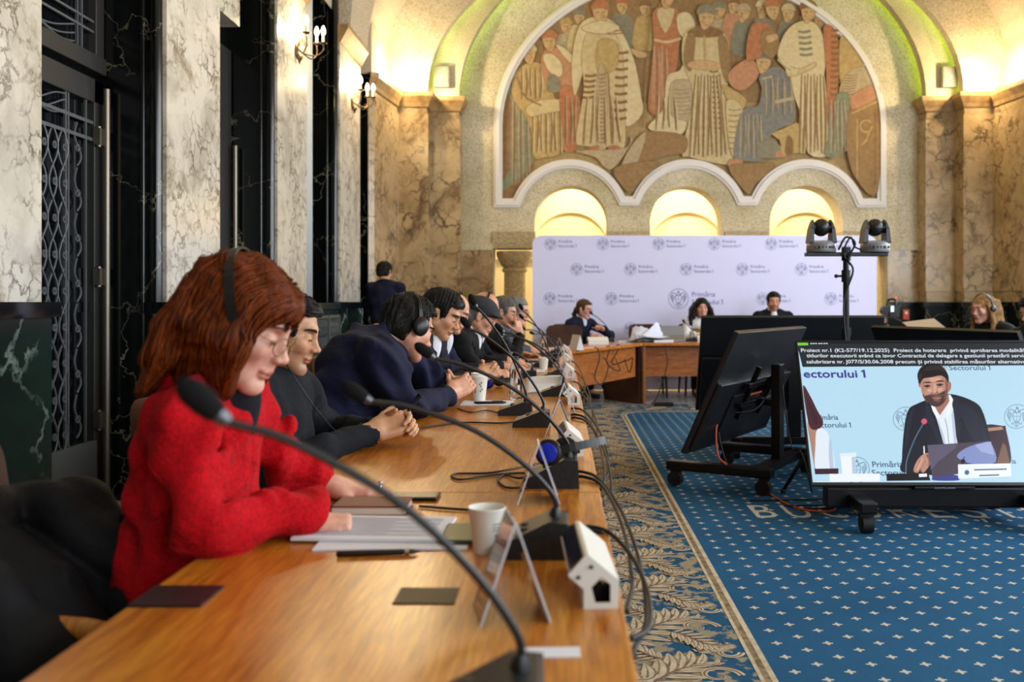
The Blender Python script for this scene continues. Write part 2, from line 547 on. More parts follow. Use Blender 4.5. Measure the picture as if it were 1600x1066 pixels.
for side, path in (('left', PATHL), ('right', PATHR)):
    b = MB()
    sweep(b, path, [(0, 1.2), (0, 3.93)], 0, False)
    sweep(b, path, [(.02, 1.35), (.02, 3.8)], 0, False)
    sweep(b, path, [(-.05, 0), (.03, 0), (.03, 1.12), (.06, 1.13), (.06, 1.2), (-.05, 1.2)], 1)
    sweep(b, path, [(-.1, 3.90), (.02, 3.90), (.035, 3.95), (.09, 4.04), (.10, 4.10), (-.15, 4.10)], 2)
    struct(b.build('trim_%d' % (10 if side == 'left' else 11), ['marble_brown', 'marble_dark', 'cornice_stone'], recalc=False))
b = MB()
arch_slab(b, XC, 3.72, 2.33, ZS, -2.9, 6.6, 8.0, Y1, Y1+.16)
struct(b.build('trim_12', 'plaster'))
b = MB()
arch_slab(b, XC, 3.31, 2.44, ZS, -2.6, 6.3, 8.0, Y2, Y2+.16)
struct(b.build('trim_13', 'plaster'))
# wall with the fresco field and the little arcade
fw = lambda dy: (lambda u, v: (XP(u, YB), YB+dy, ZP(v, YB)))
AR = [(892, 57), (1072, 56), (1260, 57)]
SPR = 347
mural = [(784, 311.5), (784, 200)]+arc(1077.5, 196, 293.5, 232, PI, 2*PI, 40)+[(1371, 200), (1371, 311.5)]
for cx in (1260, 1075, 890):
    r = 93
    a_end = PI-(.40 if cx != 890 else .362); a_st = .362 if cx == 1260 else .40
    mural += [(cx+r*math.cos(a), 345-r*1.02*math.sin(a)) for a in np.linspace(a_st, a_end, 22)]
flr = VY+CAMZ*FPX/YB
hole = [(771, flr-.5), (771, 385)]
for cx, r in AR:
    hole += [(cx-r, 385)]+[(cx-r*math.cos(t), SPR-r*1.0*math.sin(t)) for t in np.linspace(0, PI, 24)]+[(cx+r, 385)]
hole += [(1385, 385), (1385, flr-.5)]
X0, X1 = VX-2.7*FPX/YB, VX+6.35*FPX/YB
b = MB()
b.flat([[(X0, flr), (X0, -270), (X1, -270), (X1, flr)], mural, hole], fw(0), 0, True)
b.flat([[(X0, flr), (X0, -270), (X1, -270), (X1, flr)], hole], fw(.45), 0)
nh = len(hole)
for i in range(nh):
    p, q = hole[i], hole[(i+1) % nh]
    b.add([fw(0)(*p), fw(0)(*q), fw(.45)(*q), fw(.45)(*p)], [(0, 1, 2, 3)], 0)
nm = len(mural)
for i in range(nm):
    p, q = mural[i], mural[(i+1) % nm]
    b.add([fw(0)(*p), fw(0)(*q), fw(.03)(*q), fw(.03)(*p)], [(0, 1, 2, 3)], 0)
struct(b.build('wall_back', ['plaster']))
# marble facing on the lower wall beside the arcade
b = MB()
for u0, u1 in ((717, 770), (1386, 1440)):
    b.box((XP(u0, YB), YB-.02, 0), (XP(u1, YB), YB+.0, 2.0), 0)
    b.box((XP(u0, YB), YB-.035, 1.95), (XP(u1, YB), YB, 2.05), 1)
    b.box((XP(u0, YB), YB-.035, 0), (XP(u1, YB), YB, 1.13), 2); b.box((XP(u0, YB), YB-.05, 1.13), (XP(u1, YB), YB, 1.2), 2)
struct(b.build('trim_14', ['marble_brown', 'plaster', 'marble_dark']))
# columns of the arcade
k = 15
for cx in (803, 982, 1166, 1350):
    x = XP(cx, YB); yy = YB+.22
    b = MB()
    b.box((x-.31, yy-.25, ZP(385, YB)-.03), (x+.31, yy+.25, ZP(362, YB)))
    b.lathe([(.0, 1.94), (.27, 1.94), (.27, 1.90), (.25, 1.84), (.20, 1.74), (.165, 1.70), (.185, 1.68), (.185, 1.65), (.155, 1.63), (.165, .35), (.20, .32), (.22, .26), (.20, .2), (.24, .16), (.25, .08), (0, .08)], (x, yy, 0), 28)
    b.box((x-.28, yy-.26, 0), (x+.28, yy+.26, .09))
    struct(b.build('trim_%d' % k, 'stone_column', smooth=SM, recalc=True)); k += 1
# lit passage behind the arcade
b = MB()
b.box((-4, 17.0, -.1), (8, 17.2, 6)); b.box((-4, YB+.45, 5), (8, 17.2, 5.2)); b.box((-4.2, YB+.4, 0), (-4, 17.2, 5.2)); b.box((8, YB+.4, 0), (8.2, 17.2, 5.2))
b.box((-4, 16.9, 1.95), (8, 17.0, 2.05))
for cx in (0.15, 2.2, 4.3):
    ring = circ(cx, 2.1, .75, 32, 0, PI, True)+list(reversed(circ(cx, 2.1, .68, 32, 0, PI, True)))
    b.prism(ring, lambda u, v: (u, 17.0, v), lambda u, v: (u, 16.9, v))
struct(b.build('wall_passage', 'cream_wall', recalc=True))
for x in (0.2, 2.2, 4.3): point('passage_lamp', (x, 15.8, 3.5), 110, (1, .84, .58), .15)
# white moulded frame round the fresco
b = MB()
def frame_band(b, loop, w0, w1, d0, mi=0):
    n = len(loop); P = [Vector(p) for p in loop]; N = []
    for i in range(n):
        d1 = (P[i]-P[i-1]).normalized(); d2 = (P[(i+1) % n]-P[i]).normalized()
        a = Vector((-d1.y, d1.x)); c = Vector((-d2.y, d2.x)); m_ = (a+c)
        m_.normalize(); N.append(m_/max(m_.dot(a), .35))
    f = fw(-d0); g = fw(.03)
    I = [P[i]+N[i]*w0 for i in range(n)]; O = [P[i]+N[i]*w1 for i in range(n)]
    for i in range(n):
        j = (i+1) % n
        b.add([f(*I[i]), f(*I[j]), f(*O[j]), f(*O[i])], [(0, 1, 2, 3)], mi)
        b.add([f(*I[i]), f(*I[j]), g(*I[j]), g(*I[i])], [(0, 1, 2, 3)], mi)
        b.add([f(*O[i]), f(*O[j]), g(*O[j]), g(*O[i])], [(0, 1, 2, 3)], mi)
ar = sum(mural[i][0]*mural[(i+1) % nm][1]-mural[(i+1) % nm][0]*mural[i][1] for i in range(nm))
sg = -1 if ar > 0 else 1
frame_band(b, mural, sg*-1, sg*13, .03); frame_band(b, mural, sg*3.5, sg*9.5, .055)
struct(b.build('trim_30', 'white_trim'))
# lights of the back wall: uplights on the cornice and the green strips behind the arch edges
for x in (-1.9, -2.22, 2*XC+1.9, 2*XC+2.22):
    point('cornice_lamp', (x, Y1-.14 if abs(x-XC) < 3.9 else 12.75, 4.24), 30, (1, .78, .45), .04)
M('led_green', '#dfff60', .5, 0, .5, '#d2ff30', 7.0)
for k_, (a, bb, y) in enumerate(((3.84, 2.45, Y1+.20), (3.43, 2.56, Y2+.20))):
    for s_, (t0, t1) in enumerate(((PI-1.25, PI-.02), (.02, 1.25))):
        b = MB()
        b.tube([(XC-a*math.cos(t), y, ZS+bb*math.sin(t)) for t in np.linspace(t0, t1, 24)], .012, 6)
        o = b.build('led_strip', 'led_green', smooth=True)
        tag(o, 'green LED strip glowing behind the %s edge of the %s' % (('right', 'left')[s_], ('outer stepped arch', 'inner arch beside the fresco')[k_]), 'light strip', 'green LED strips')

# ---- first doorway: metal door with a wrought grille
dr = bpy.data.objects.new('door_1', None); COL.objects.link(dr); dr.location = (XLR, 5.12, 0); struct(dr)
YA, YE = 4.46, 5.79
b = MB()
for y0, y1 in ((YA, YA+.1), (YE-.11, YE)): b.box((XLR, y0, 0), (XLR+.055, y1, 2.52))
b.box((XLR, YA, 2.38), (XLR+.055, YE, 2.52)); b.box((XLR, YA, 2.56), (XLR+.075, YE, 2.66)); b.box((XLR, YA, 3.45), (XLR+.06, YE, 3.6))
for y0, y1 in ((YA, YA+.1), (YE-.1, YE)): b.box((XLR, y0, 2.6), (XLR+.06, y1, 3.6))
b.build('door_frame', 'metal_bronze', dr, bevel=.004, world=True)
b = MB(); b.box((XLR, YA, 0), (XLR+.015, YE, 3.5)); b.build('glass_pane', 'glass_dark', dr, world=True)
b = MB(); b.box((XLR+.02, YA+.08, .02), (XLR+.06, YE-.09, .38)); b.build('kick_plate', 'metal_grey', dr, bevel=.004, world=True)
b = MB(); gx = XLR+.04
for z in (2.26, 2.16): b.bar((gx, YA+.1, z), (gx, YE-.1, z), .014, .02)
for y in (5.60, 5.40, 5.37, 4.75, 4.65): b.bar((gx, y, .36), (gx, y, 2.4), .014, .012)
amp = .048
for yc in np.arange(4.82, 5.36, .105):
    for s in (1, -1):
        b.tube([(gx+.004*s, yc+s*amp*math.sin(PI*(z-.36)/.20), z) for z in np.arange(.36, 2.16, .04)], .006, 5)
    for k in range(9):
        z = .46+k*.20
        for j in range(6):
            a = PI*j/6
            b.bar((gx+.01, yc-.022*math.cos(a), z-.022*math.sin(a)), (gx+.01, yc+.022*math.cos(a), z+.022*math.sin(a)), .006, .008)
for z0 in np.arange(.42, 2.0, .26):
    b.tube([(gx, 5.50+.055*math.sin(t*1.0)*(1-t/9), z0+.25*t/6.28) for t in np.linspace(0, 6.28, 18)], .006, 5)
    b.tube([(gx, 5.51+.03*(1-t/8)*math.cos(t), z0+.1+.03*(1-t/8)*math.sin(t)) for t in np.linspace(0, 7, 18)], .005, 5)
for j in range(3):
    b.tube([(gx, 4.62+.75*t, 2.29+.05*math.sin(6*t+j)+.012*j) for t in np.linspace(0, 1, 20)], .006, 5)
for z in (2.80, 2.86): b.bar((gx, YA+.1, z), (gx, YE-.1, z), .012, .014)
for y in (5.5, 5.55): b.bar((gx, y, 2.66), (gx, y, 3.5), .012, .014)
for j in range(4):
    b.tube([(gx, 4.62+.85*t, 2.70+.05*math.sin(5*t+.6*j)+.02*j) for t in np.linspace(0, 1, 20)], .006, 5)
b.build('grille', 'metal_grey', dr, smooth=SM, world=True)
b = MB(); b.tube([(XLR+.10, 5.735, .03), (XLR+.10, 5.735, 2.47)], .021, 14)
hb = b.build('pull_bar', 'steel_bar', dr, smooth=SM, world=True)
for z in (.5, 1.35, 2.18):
    b = MB(); b.box((XLR+.05, 5.67, z-.05), (XLR+.09, 5.73, z+.05)); b.cyl((XLR+.075, 5.69, z-.06), (XLR+.075, 5.69, z+.06), .014, seg=12)
    b.build('hinge', 'steel_bar', dr, smooth=SM, world=True)
# second doorway seen as a slit, with its own bar
dr = bpy.data.objects.new('door_2', None); COL.objects.link(dr); dr.location = (XLR, 7.4, 0); struct(dr)
b = MB(); b.box((XLR, 6.78, 0), (XLR+.05, 8.04, 3.3)); b.build('door_leaf', 'metal_bronze', dr, world=True)
b = MB(); b.tube([(XLR+.10, 7.99, .03), (XLR+.10, 7.99, 2.5)], .02, 12); b.build('pull_bar', 'steel_bar', dr, smooth=SM, world=True)

# curtain beside the third pilaster
M('curtain_cloth', '#b9bdb9', .8)
b = MB(); pts = [(XL-.035+.022*math.sin(t*19), 9.06+.30*t) for t in np.linspace(0, 1, 40)]
vs = [(x, y, z) for z in (1.22, 2.4, 4.6) for x, y in pts]
b.add(vs, [(r*40+i, r*40+i+1, (r+1)*40+i+1, (r+1)*40+i) for r in range(2) for i in range(39)])
o = b.build('curtain', 'curtain_cloth', smooth=True)
s_ = o.modifiers.new('s', 'SOLIDIFY'); s_.thickness = .004
tag(o, 'narrow pale grey curtain hanging beside the third marble pilaster', 'curtain')

# radiator cabinet with metal grille, in the third recess
t = thing('radiator_cover', 'dark stone radiator cabinet with metal grilles under the third recess', 'radiator cover', (XL, 9.7, 0))
b = MB(); b.box((XLR+.03, 9.07, 0), (XL+.0, 10.31, 1.12)); b.box((XLR+.03, 9.07, 1.12), (XL+.04, 10.31, 1.19)); b.build('cabinet', 'marble_green', t, world=True, bevel=.006)
for y0, y1 in ((9.12, 9.78), (9.82, 10.27)):
    b = MB(); x = XL+.006
    b.box((x-.004, y0, .05), (x, y1, 1.05), 1)
    for y in (y0, y1): b.bar((x+.01, y, .05), (x+.01, y, 1.05), .02, .03)
    for z in (.05, 1.05): b.bar((x+.01, y0, z), (x+.01, y1, z), .02, .03)
    for i in range(1, 10):
        y = y0+(y1-y0)*i/10
        b.tube([(x+.01, y+.014*math.sin(PI*(z-.05)/.1), z) for z in np.arange(.05, 1.05, .025)], .0055, 4)
        b.tube([(x+.014, y-.014*math.sin(PI*(z-.05)/.1), z) for z in np.arange(.05, 1.05, .025)], .0055, 4)
    b.build('grille', ['metal_grey', 'black_void'], t, world=True)

# ---- sconces with three candle bulbs
M('sconce_metal', '#6b5a42', .3, .9)
M('candle_white', '#f2ead8', .5)
M('bulb_glow', '#fff4d8', .3, 0, .5, '#ffe2a8', 26)
def sconce(y, z, label):
    t = thing('wall_sconce', label, 'wall lamp', (XL, y, z), 0, 'candle sconces on the left wall')
    b = MB(); b.ell((.012, 0, 0), (.016, .035, .07)); b.lathe([(0, -.13), (.006, -.12), (.012, -.10), (.028, -.075), (.03, -.06), (.016, -.04), (0, -.03)], (.035, 0, 0), 16)
    b.build('back_plate', 'sconce_metal', t, smooth=True)
    for ex, ey, ez in ((.14, -.16, .10), (.25, 0, .05), (.15, .16, .09)):
        b = MB()
        b.tube(smooth_path([(.01, 0, .02), (.07, ey*.35, -.03), (ex*.75, ey*.75, -.05), (ex, ey, 0), (ex, ey, ez)], 6), .006, 8)
        b.tube(smooth_path([(.03, ey*.1, .04), (.05, ey*.3, .09), (.09, ey*.5, .07), (.07, ey*.45, .04)], 5), .004, 6)
        a = b.build('arm', 'sconce_metal', t, smooth=True)
        b = MB(); b.lathe([(0, 0), (.012, 0), (.034, .012), (.036, .016), (.01, .012), (0, .012)], (ex, ey, ez), 18); b.build('drip_pan', 'sconce_metal', a, smooth=True)
        b = MB(); b.cyl((ex, ey, ez+.01), (ex, ey, ez+.085), .012, seg=14); b.build('candle', 'candle_white', a, smooth=SM)
        b = MB(); b.lathe([(0, .08), (.010, .085), (.019, .105), (.021, .12), (.015, .145), (.006, .165), (0, .172)], (ex, ey, ez), 16); b.build('bulb', 'bulb_glow', a, smooth=True)
    point('sconce_light', (XL+.17, y, z+.19), 13, WARM, .05)
sconce(8.65, 3.47, 'brass three-candle sconce on the nearer pilaster, above the red-haired woman')
sconce(10.94, 3.47, 'brass three-candle sconce on the far pilaster under the stone corbel')

# ---- wall loudspeakers and the fire call point
M('speaker_grey', '#a39f90', .6)
M('white_dot', '#f4f4f0', .4)
for px, lab in ((691, 'small grey wall loudspeaker above the left pilaster of the fresco arch'), (1481, 'small grey wall loudspeaker above the right pilaster of the fresco arch')):
    x, z = XP(px, Y2), ZP(122, Y2)
    t = thing('wall_speaker', lab, 'loudspeaker', (x, Y2, z), 0, 'wall loudspeakers')
    b = MB(); b.box((-.11, -.10, -.145), (.11, 0, .145)); b.build('case', 'speaker_grey', t, bevel=.012)
    b = MB(); b.box((-.095, -.106, -.13), (.095, -.101, .13)); g = b.build('front_grille', M('speaker_cloth', '#8f8b7e', .8, 0, .3, None, 1, (160, '#6f6c62', .4, .6)), t)
    b = MB(); b.lathe([(0, 0), (.012, 0), (.012, .004), (0, .004)], (0, -.111, 0), 14, axis='Y'); b.build('badge', 'white_dot', g)
M('alarm_red', '#b8452c', .4)
x, z = XP(1415, 13.25), ZP(489, 13.25)
# ================================================================== FURNITURE
# ---- carpet
M('carpet_blue', '#1f4c6e', .95, 0, .1, None, 1, (1.3, '#27597e', .3, .7), (400, .5, .004))
M('carpet_border', '#22506f', .95, 0, .1, None, 1, (13, '#928870', .50, .55), (400, .5, .004))
M('carpet_cream', '#c3b9a2', .95, 0, .1, None, 1, (26, '#aea184', .38, .62), (400, .5, .004))
M('carpet_tan', '#8f7f62', .95, 0, .2, None, 1, (30, '#6b5a44', .4, .6), (400, .5, .004))
M('carpet_rust', '#6e4f45', .95); M('carpet_star', '#b4afa2', .95)
CX0, CX1, CY0, CY1 = .12, 3.59, .35, 11.22
IX0, IX1, IY1 = .66, 3.05, 10.42
b = MB()
b.box((CX0, CY0, .001), (CX1, CY1, .008), 1)
def rrect(x0, y0, x1, y1, r, n=8):
    return [p for cx, cy, a in ((x1-r, y0+r, -PI/2), (x1-r, y1-r, 0), (x0+r, y1-r, PI/2), (x0+r, y0+r, PI)) for p in arc(cx, cy, r, r, a, a+PI/2, n)]
zf = lambda z: (lambda u, v: (u, v, z))
b.flat([rrect(IX0, CY0+.55, IX1, IY1, .3)], zf(.0085), 0)
ro, ri = rrect(IX0-.035, CY0+.515, IX1+.035, IY1+.035, .32), rrect(IX0+.02, CY0+.57, IX1-.02, IY1-.02, .28)
for i in range(len(ro)):
    j = (i+1) % len(ro)
    b.add([(*ro[i], .0092), (*ro[j], .0092), (*ri[j], .0092), (*ri[i], .0092)], [(0, 1, 2, 3)], 2)
rn = [((p[0]*.35+q[0]*.65), (p[1]*.35+q[1]*.65)) for p, q in zip(ro, ri)]; rm = [((p[0]*.75+q[0]*.25), (p[1]*.75+q[1]*.25)) for p, q in zip(ro, ri)]
for i in range(len(ro)):
    j = (i+1) % len(ro)
    b.add([(*rm[i], .0095), (*rm[j], .0095), (*rn[j], .0095), (*rn[i], .0095)], [(0, 1, 2, 3)], 3)
# little crosses of the blue field
cx = 0; x = IX0+.09
while x < IX1-.05:
    y = CY0+.66+(.065 if cx % 2 else 0)
    while y < IY1-.08:
        a = .019
        b.add([(x, y, .0092)]+[(x+p*a, y+q*a, .0092) for p, q in ((1, -.20), (1, .20), (.34, .34), (.20, 1), (-.20, 1), (-.34, .34), (-1, .20), (-1, -.20), (-.34, -.34), (-.20, -1), (.20, -1), (.34, -.34))], [(0, 1+i, 1+(i+1) % 12) for i in range(12)], 5)
        y += .13
    x += .089; cx += 1
# acanthus plumes of the border
PL = [0]
def plume(b, px, py, ang, L, side, z):
    """acanthus leaf: overlapping curled lobes along a bent rib"""
    ca, sa = math.cos(ang), math.sin(ang)
    def loc(u, v): return (px+ca*u-sa*v*side, py+sa*u+ca*v*side)
    N_ = 9
    sp = [(L*t, L*.42*math.sin(PI*t*.9)*t) for t in np.linspace(0, 1, N_+1)]
    for i in range(N_, 0, -1):
        t = i/N_
        for s_ in (-1, 1):
            ll = L*(.40*math.sin(PI*min(1, t*.80+.14))+.07)*(1 if s_ > 0 else .70)
            a0 = (1.05-.80*t)*s_+.45*t; cx_, cy_ = sp[i-1]
            mid, wd = [], []
            x_, y_ = cx_, cy_
            for q in range(8):
                mid.append((x_, y_)); aa = a0+.55*s_*(q/7)**2
                x_ += math.cos(aa)*ll/7; y_ += math.sin(aa)*ll/7
                wd.append(ll*(.17*math.sin(PI*(q/7*.86+.10))))
            for zz, sc, mi in ((0, 1.0, 3), (1, .70, 2), (2, .12, 3)):
                PL[0] += 1; zc = z+.000004*(PL[0] % 160)
                Lp, Rp = [], []
                for q in range(8):
                    a_ = mid[max(q-1, 0)]; c_ = mid[min(q+1, 7)]; dx, dy = c_[0]-a_[0], c_[1]-a_[1]; n_ = math.hypot(dx, dy) or 1
                    w_ = wd[q]*sc; Lp.append(loc(mid[q][0]-dy/n_*w_, mid[q][1]+dx/n_*w_)); Rp.append(loc(mid[q][0]+dy/n_*w_, mid[q][1]-dx/n_*w_))
                vs = [(*p, zc) for p in Lp]+[(*p, zc) for p in Rp]
                fs = [(8+q, 8+q+1, q+1, q) if side > 0 else (q, q+1, 8+q+1, 8+q) for q in range(7)]
                b.add(vs, fs, mi)
    b.stroke([loc(*p) for p in sp], [.012-.008*i/N_ for i in range(N_+1)], zf(z+.0008), 4)
def scroll(b, cx_, cy_, r, s_, z):
    pts = [(cx_+r*(1-t/7.5)*math.cos(t*s_), cy_+r*(1-t/7.5)*math.sin(t*s_)) for t in np.linspace(0, 6.6, 26)]
    b.stroke(pts, [.026-.016*i/26 for i in range(26)], zf(z), 2)
    b.stroke(pts, .006, zf(z+.0004), 4)
random.seed(3)
y = CY0+.25; i = 0
while y < CY1-.55:
    plume(b, .17, y, .40, .45, 1, .0088); plume(b, .33, y+.30, 2.7, .21, -1, .0106); plume(b, .16, y+.22, .9, .24, 1, .0100); plume(b, .40, y+.10, -.5, .22, -1, .0112)
    scroll(b, .50, y+.16, .075, 1, .0094); scroll(b, .24, y+.17, .06, -1, .0094); scroll(b, .565, y+.36, .045, -1, .0094)
    plume(b, .46, y+.36, .9, .15, -1, .0102)
    y += .46; i += 1
x = .45
while x < CX1-.3:
    plume(b, x, 10.62, .5, .36, 1, .0088); scroll(b, x+.33, 11.02, .08, -1, .0094); scroll(b, x+.05, 11.03, .06, 1, .0094); plume(b, x+.2, 11.1, 3.4, .2, 1, .0098)
    x += .5
# woven city name
u = 1.06
for ch in 'BUCUREȘTI':
    V_, F_, wd = text_polys(ch)
    put_text(b, ch, u, 5.30, .33, zf(.0097), 5, .145 if ch != 'I' else .045)
    u += .195 if ch != 'I' else .09
o = b.build('carpet', ['carpet_blue', 'carpet_border', 'carpet_cream', 'carpet_tan', 'carpet_rust', 'carpet_star'])
tag(o, 'blue carpet with small cream crosses and a leafy beige border', 'carpet')

# ---- long row of conference tables
def wood_plan():
    m = MATS['table_wood']
    for n in m.node_tree.nodes:
        if n.type == 'MAPPING':
            n.inputs['Scale'].default_value = (15, .8, 3); n.inputs['Rotation'].default_value = (0, 0, -.12)
wood_plan()
M('edge_wood', '#a96324', .4)
TX0, TX1 = -.686, .097
ROWLAB = ['section of the long wooden table closest to the camera, with the dark cards', 'section of the long wooden table in front of the woman in red',
          'section of the long wooden table in front of the man holding a phone', 'section of the long wooden table under the lidded coffee cup',
          'section of the long wooden table in front of the man in the flat cap', 'section of the long wooden table in front of the man in the grey suit']
ys = [-.55, .92, 2.42, 3.92, 5.42, 6.92, 8.42, 9.5]
ROWLAB.append('last section of the long wooden table, next to the corner desk')
for i in range(7):
    y0, y1 = ys[i]+.001, ys[i+1]-.001
    t = thing('conference_table', ROWLAB[i], 'table', ((TX0+TX1)/2, (y0+y1)/2, 0), 0, 'conference tables in the left row')
    b = MB(); b.box((TX0, y0, TT-.032), (TX1, y1, TT)); b.build('tabletop', 'table_wood', t, world=True, bevel=.004)
    b = MB(); b.box((.02, y0+.03, .28), (.04, y1-.03, TT-.033)); b.build('modesty_panel', 'panel_wood', t, world=True)
    for yy in (y0+.02, y1-.05):
        b = MB(); b.box((TX0+.12, yy, 0), (TX1-.04, yy+.03, TT-.033)); b.build('leg', 'panel_wood', t, world=True)
t = thing('corner_table', 'wooden corner desk with slanted front panel joining the two table rows', 'table', (.3, 10.8, 0))
poly = [(-.45, 9.505), (.115, 9.505), (.945, 11.2), (.945, 11.93), (.62, 11.93), (.38, 11.2), (.05, 10.5), (-.25, 9.9)]
b = MB(); b.prism(poly, zf(TT-.032), zf(TT)); b.build('tabletop', 'table_wood', t, world=True)
b = MB(); d = Vector((.83, 1.695)).normalized(); nrm = Vector((-d.y, d.x))*.02
p0, p1 = Vector((.10, 9.56))+nrm*2, Vector((.89, 11.17))+nrm*2
b.prism([tuple(p0), tuple(p1), tuple(p1+nrm), tuple(p0+nrm)], zf(.33), zf(TT-.033)); b.build('modesty_panel', 'panel_wood', t, world=True)
b = MB(); b.prism([(.90, 11.26), (.93, 11.29), (.55, 11.87), (.52, 11.84)], zf(0), zf(TT-.033)); b.build('leg', 'dark_wood', t, world=True)
b = MB(); b.prism([(-.3, 9.6), (.05, 9.6), (.05, 9.63), (-.3, 9.63)], zf(0), zf(TT-.033)); b.build('leg', 'dark_wood', t, world=True)
HX = [.95, 2.35, 3.75]
for i in range(2):
    x0, x1 = HX[i]+.001, HX[i+1]-.001
    t = thing('head_table', ['left section of the head table, in front of the curly-haired woman', 'right section of the head table, in front of the bearded man'][i], 'table', ((x0+x1)/2, 11.6, 0), 0, 'head table sections')
    b = MB(); b.box((x0, 11.2, TT-.032), (x1, 11.95, TT)); b.build('tabletop', 'table_wood', t, world=True, bevel=.004)
    b = MB(); b.box((x0+.04, 11.36, .32), (x1-.03, 11.38, TT-.033)); b.build('modesty_panel', 'panel_wood', t, world=True)
    for xx in (x0+.0, x1-.03):
        b = MB(); b.box((xx, 11.24, 0), (xx+.03, 11.9, TT-.033)); b.build('leg', 'panel_wood', t, world=True)

# ---- backdrop
M('banner_white', '#dfdfff', .6)
M('banner_ink', '#484f8a', .6)
def emblem(b, cx, cy, r, fn, mi, w=.045):
    """ring with a spread eagle carrying a shield"""
    S = lambda pts, k=1.0: b.stroke([(cx+p[0]*r, cy+p[1]*r) for p in pts], w*r*k, fn, mi)
    S(circ(0, 0, 1, 40, 0, 2*PI, True), 1.0)
    S([(-.30, .32), (.30, .32), (.30, -.10), (.22, -.32), (0, -.46), (-.22, -.32), (-.30, -.10), (-.30, .32)], 1.1)
    S([(0, .32), (0, -.42)], .6); S([(-.30, .0), (.30, .0)], .6)
    S([(-.10, .34), (-.13, .52), (-.05, .64), (.08, .64), (.12, .54), (.22, .50)], 1.2); S([(.12, .34), (.12, .50)], 1.2)
    S([(-.09, .76), (-.04, .68), (.06, .68), (.1, .76)], 1); S([(0, .7), (0, .86)], .9); S([(-.05, .80), (.05, .80)], .9)
    for s in (-1, 1):
        S([(s*.14, .36), (s*.32, .52), (s*.52, .60), (s*.70, .55)], 1.3)
        for k in range(6):
            t = k/5
            x0, y0 = .68-.30*t, .54-.16*t-.1*k*.3
            S([(s*x0, y0), (s*(.80-.24*t), .16-.44*t), (s*(.72-.24*t), -.02-.46*t)], .8)
        S([(s*.12, -.44), (s*.30, -.60), (s*.44, -.56)], 1.1); S([(s*.30, -.60), (s*.36, -.72)], .9)
        S([(s*.08, -.46), (s*.16, -.78)], 1.0)
    S([(0, -.46), (0, -.84)], 1.0); S([(-.16, -.78), (0, -.86), (.16, -.78)], .9)
YD = 13.0
bd = thing('backdrop', 'white press backdrop printed with rows of navy town hall emblems', 'backdrop', (XP(1100, YD), YD, 0))
x0, x1, z0, z1 = XP(832, YD), XP(1370, YD), .012, ZP(368, YD)
out = [(x0, z0), (x1, z0)]+arc(x1-.12, z1-.12, .12, .12, 0, PI/2, 8)+arc(x0+.12, z1-.12, .12, .12, PI/2, PI, 8)
b = MB(); b.prism(out, lambda u, v: (u, YD+.09, v), lambda u, v: (u, YD, v))
fb = lambda u, v: (XP(u, YD), YD-.004, ZP(v, YD))
fl = lambda u, v: (u, YD-.0012, v)
def logo(px, py, r=8.7, k=1.0):
    cx_, cz_, rr = XP(px, YD), ZP(py, YD), r*YD/FPX
    emblem(b, cx_, cz_, rr, fl, 1)
    put_text(b, 'Primăria', cx_+1.32*rr, cz_+.22*rr, .48*rr, fl, 1)
    put_text(b, 'Sectorului 1', cx_+1.32*rr, cz_-.55*rr, .48*rr, fl, 1)
for px in (860, 942, 1029, 1116, 1205, 1293): logo(px, 381.5, 9.2)
for px in (901, 985, 1072, 1160, 1252): logo(px, 421, 9.4)
for px in (859, 955, 1192, 1298): logo(px, 467, 9.6)
logo(1060, 467, 15.5)
for px in (901, 985, 1072, 1160, 1252, 1330): logo(px, 513, 9.6)
for px in (860, 949, 1029, 1116, 1205, 1293): logo(px, 588, 9.6)
b.build('printed_panel', ['banner_white', 'banner_ink'], bd, world=True)
for px in (880, 1100, 1320):
    b = MB(); x = XP(px, YD); b.box((x-.03, YD-.02, 0), (x+.03, YD+.35, .0118)); b.build('foot', 'metal_grey', bd, world=True)

# ---- chairs
M('leather_brown', '#3b2110', .6, 0, .3, None, 1, (6, '#4a2b15', .4, .6), (60, .25, .004))
M('chair_black', '#101010', .5)
def make_chair(label, loc, rz, arms=True):
    """faces +X; origin on the floor under the seat"""
    t = thing('chair', label, 'chair', loc, rz, 'chairs around the tables')
    b = MB(); b.box((-.23, -.23, .40), (.23, .23, .46)); b.build('seat', 'leather_brown', t, bevel=.02)
    b = MB()
    out = [(-.215, .47), (.215, .47), (.225, .80)]+arc(.155, .84, .07, .07, 0, PI/2, 6)+arc(-.155, .84, .07, .07, PI/2, PI, 6)+[(-.225, .80)]
    b.prism(out, lambda u, v: (-.215-(v-.46)*.16, u, v), lambda u, v: (-.265-(v-.46)*.16, u, v))
    b.build('backrest', 'leather_brown', t, bevel=.012, recalc=True)
    for sx, sy in ((.2, .2), (.2, -.2), (-.2, .2), (-.2, -.2)):
        b = MB(); b.cyl((sx, sy, .41), (sx*1.12, sy*1.1, 0), .016, .013, 12); b.build('leg', 'chair_black', t, smooth=SM)
    if arms:
        for s in (-1, 1):
            b = MB()
            b.tube(smooth_path([(-.22, s*.26, .615), (-.05, s*.265, .63), (.14, s*.265, .625), (.22, s*.26, .60)], 5), .021, 10)
            a = b.build('armrest', 'arm_wood', t, smooth=True)
            for q0, q1 in (((.16, s*.262, .61), (.15, s*.25, .42)), ((-.2, s*.26, .61), (-.2, s*.24, .44))):
                b = MB(); b.tube([q0, q1], .014, 8); b.build('support', 'chair_black', a, smooth=True)
    return t

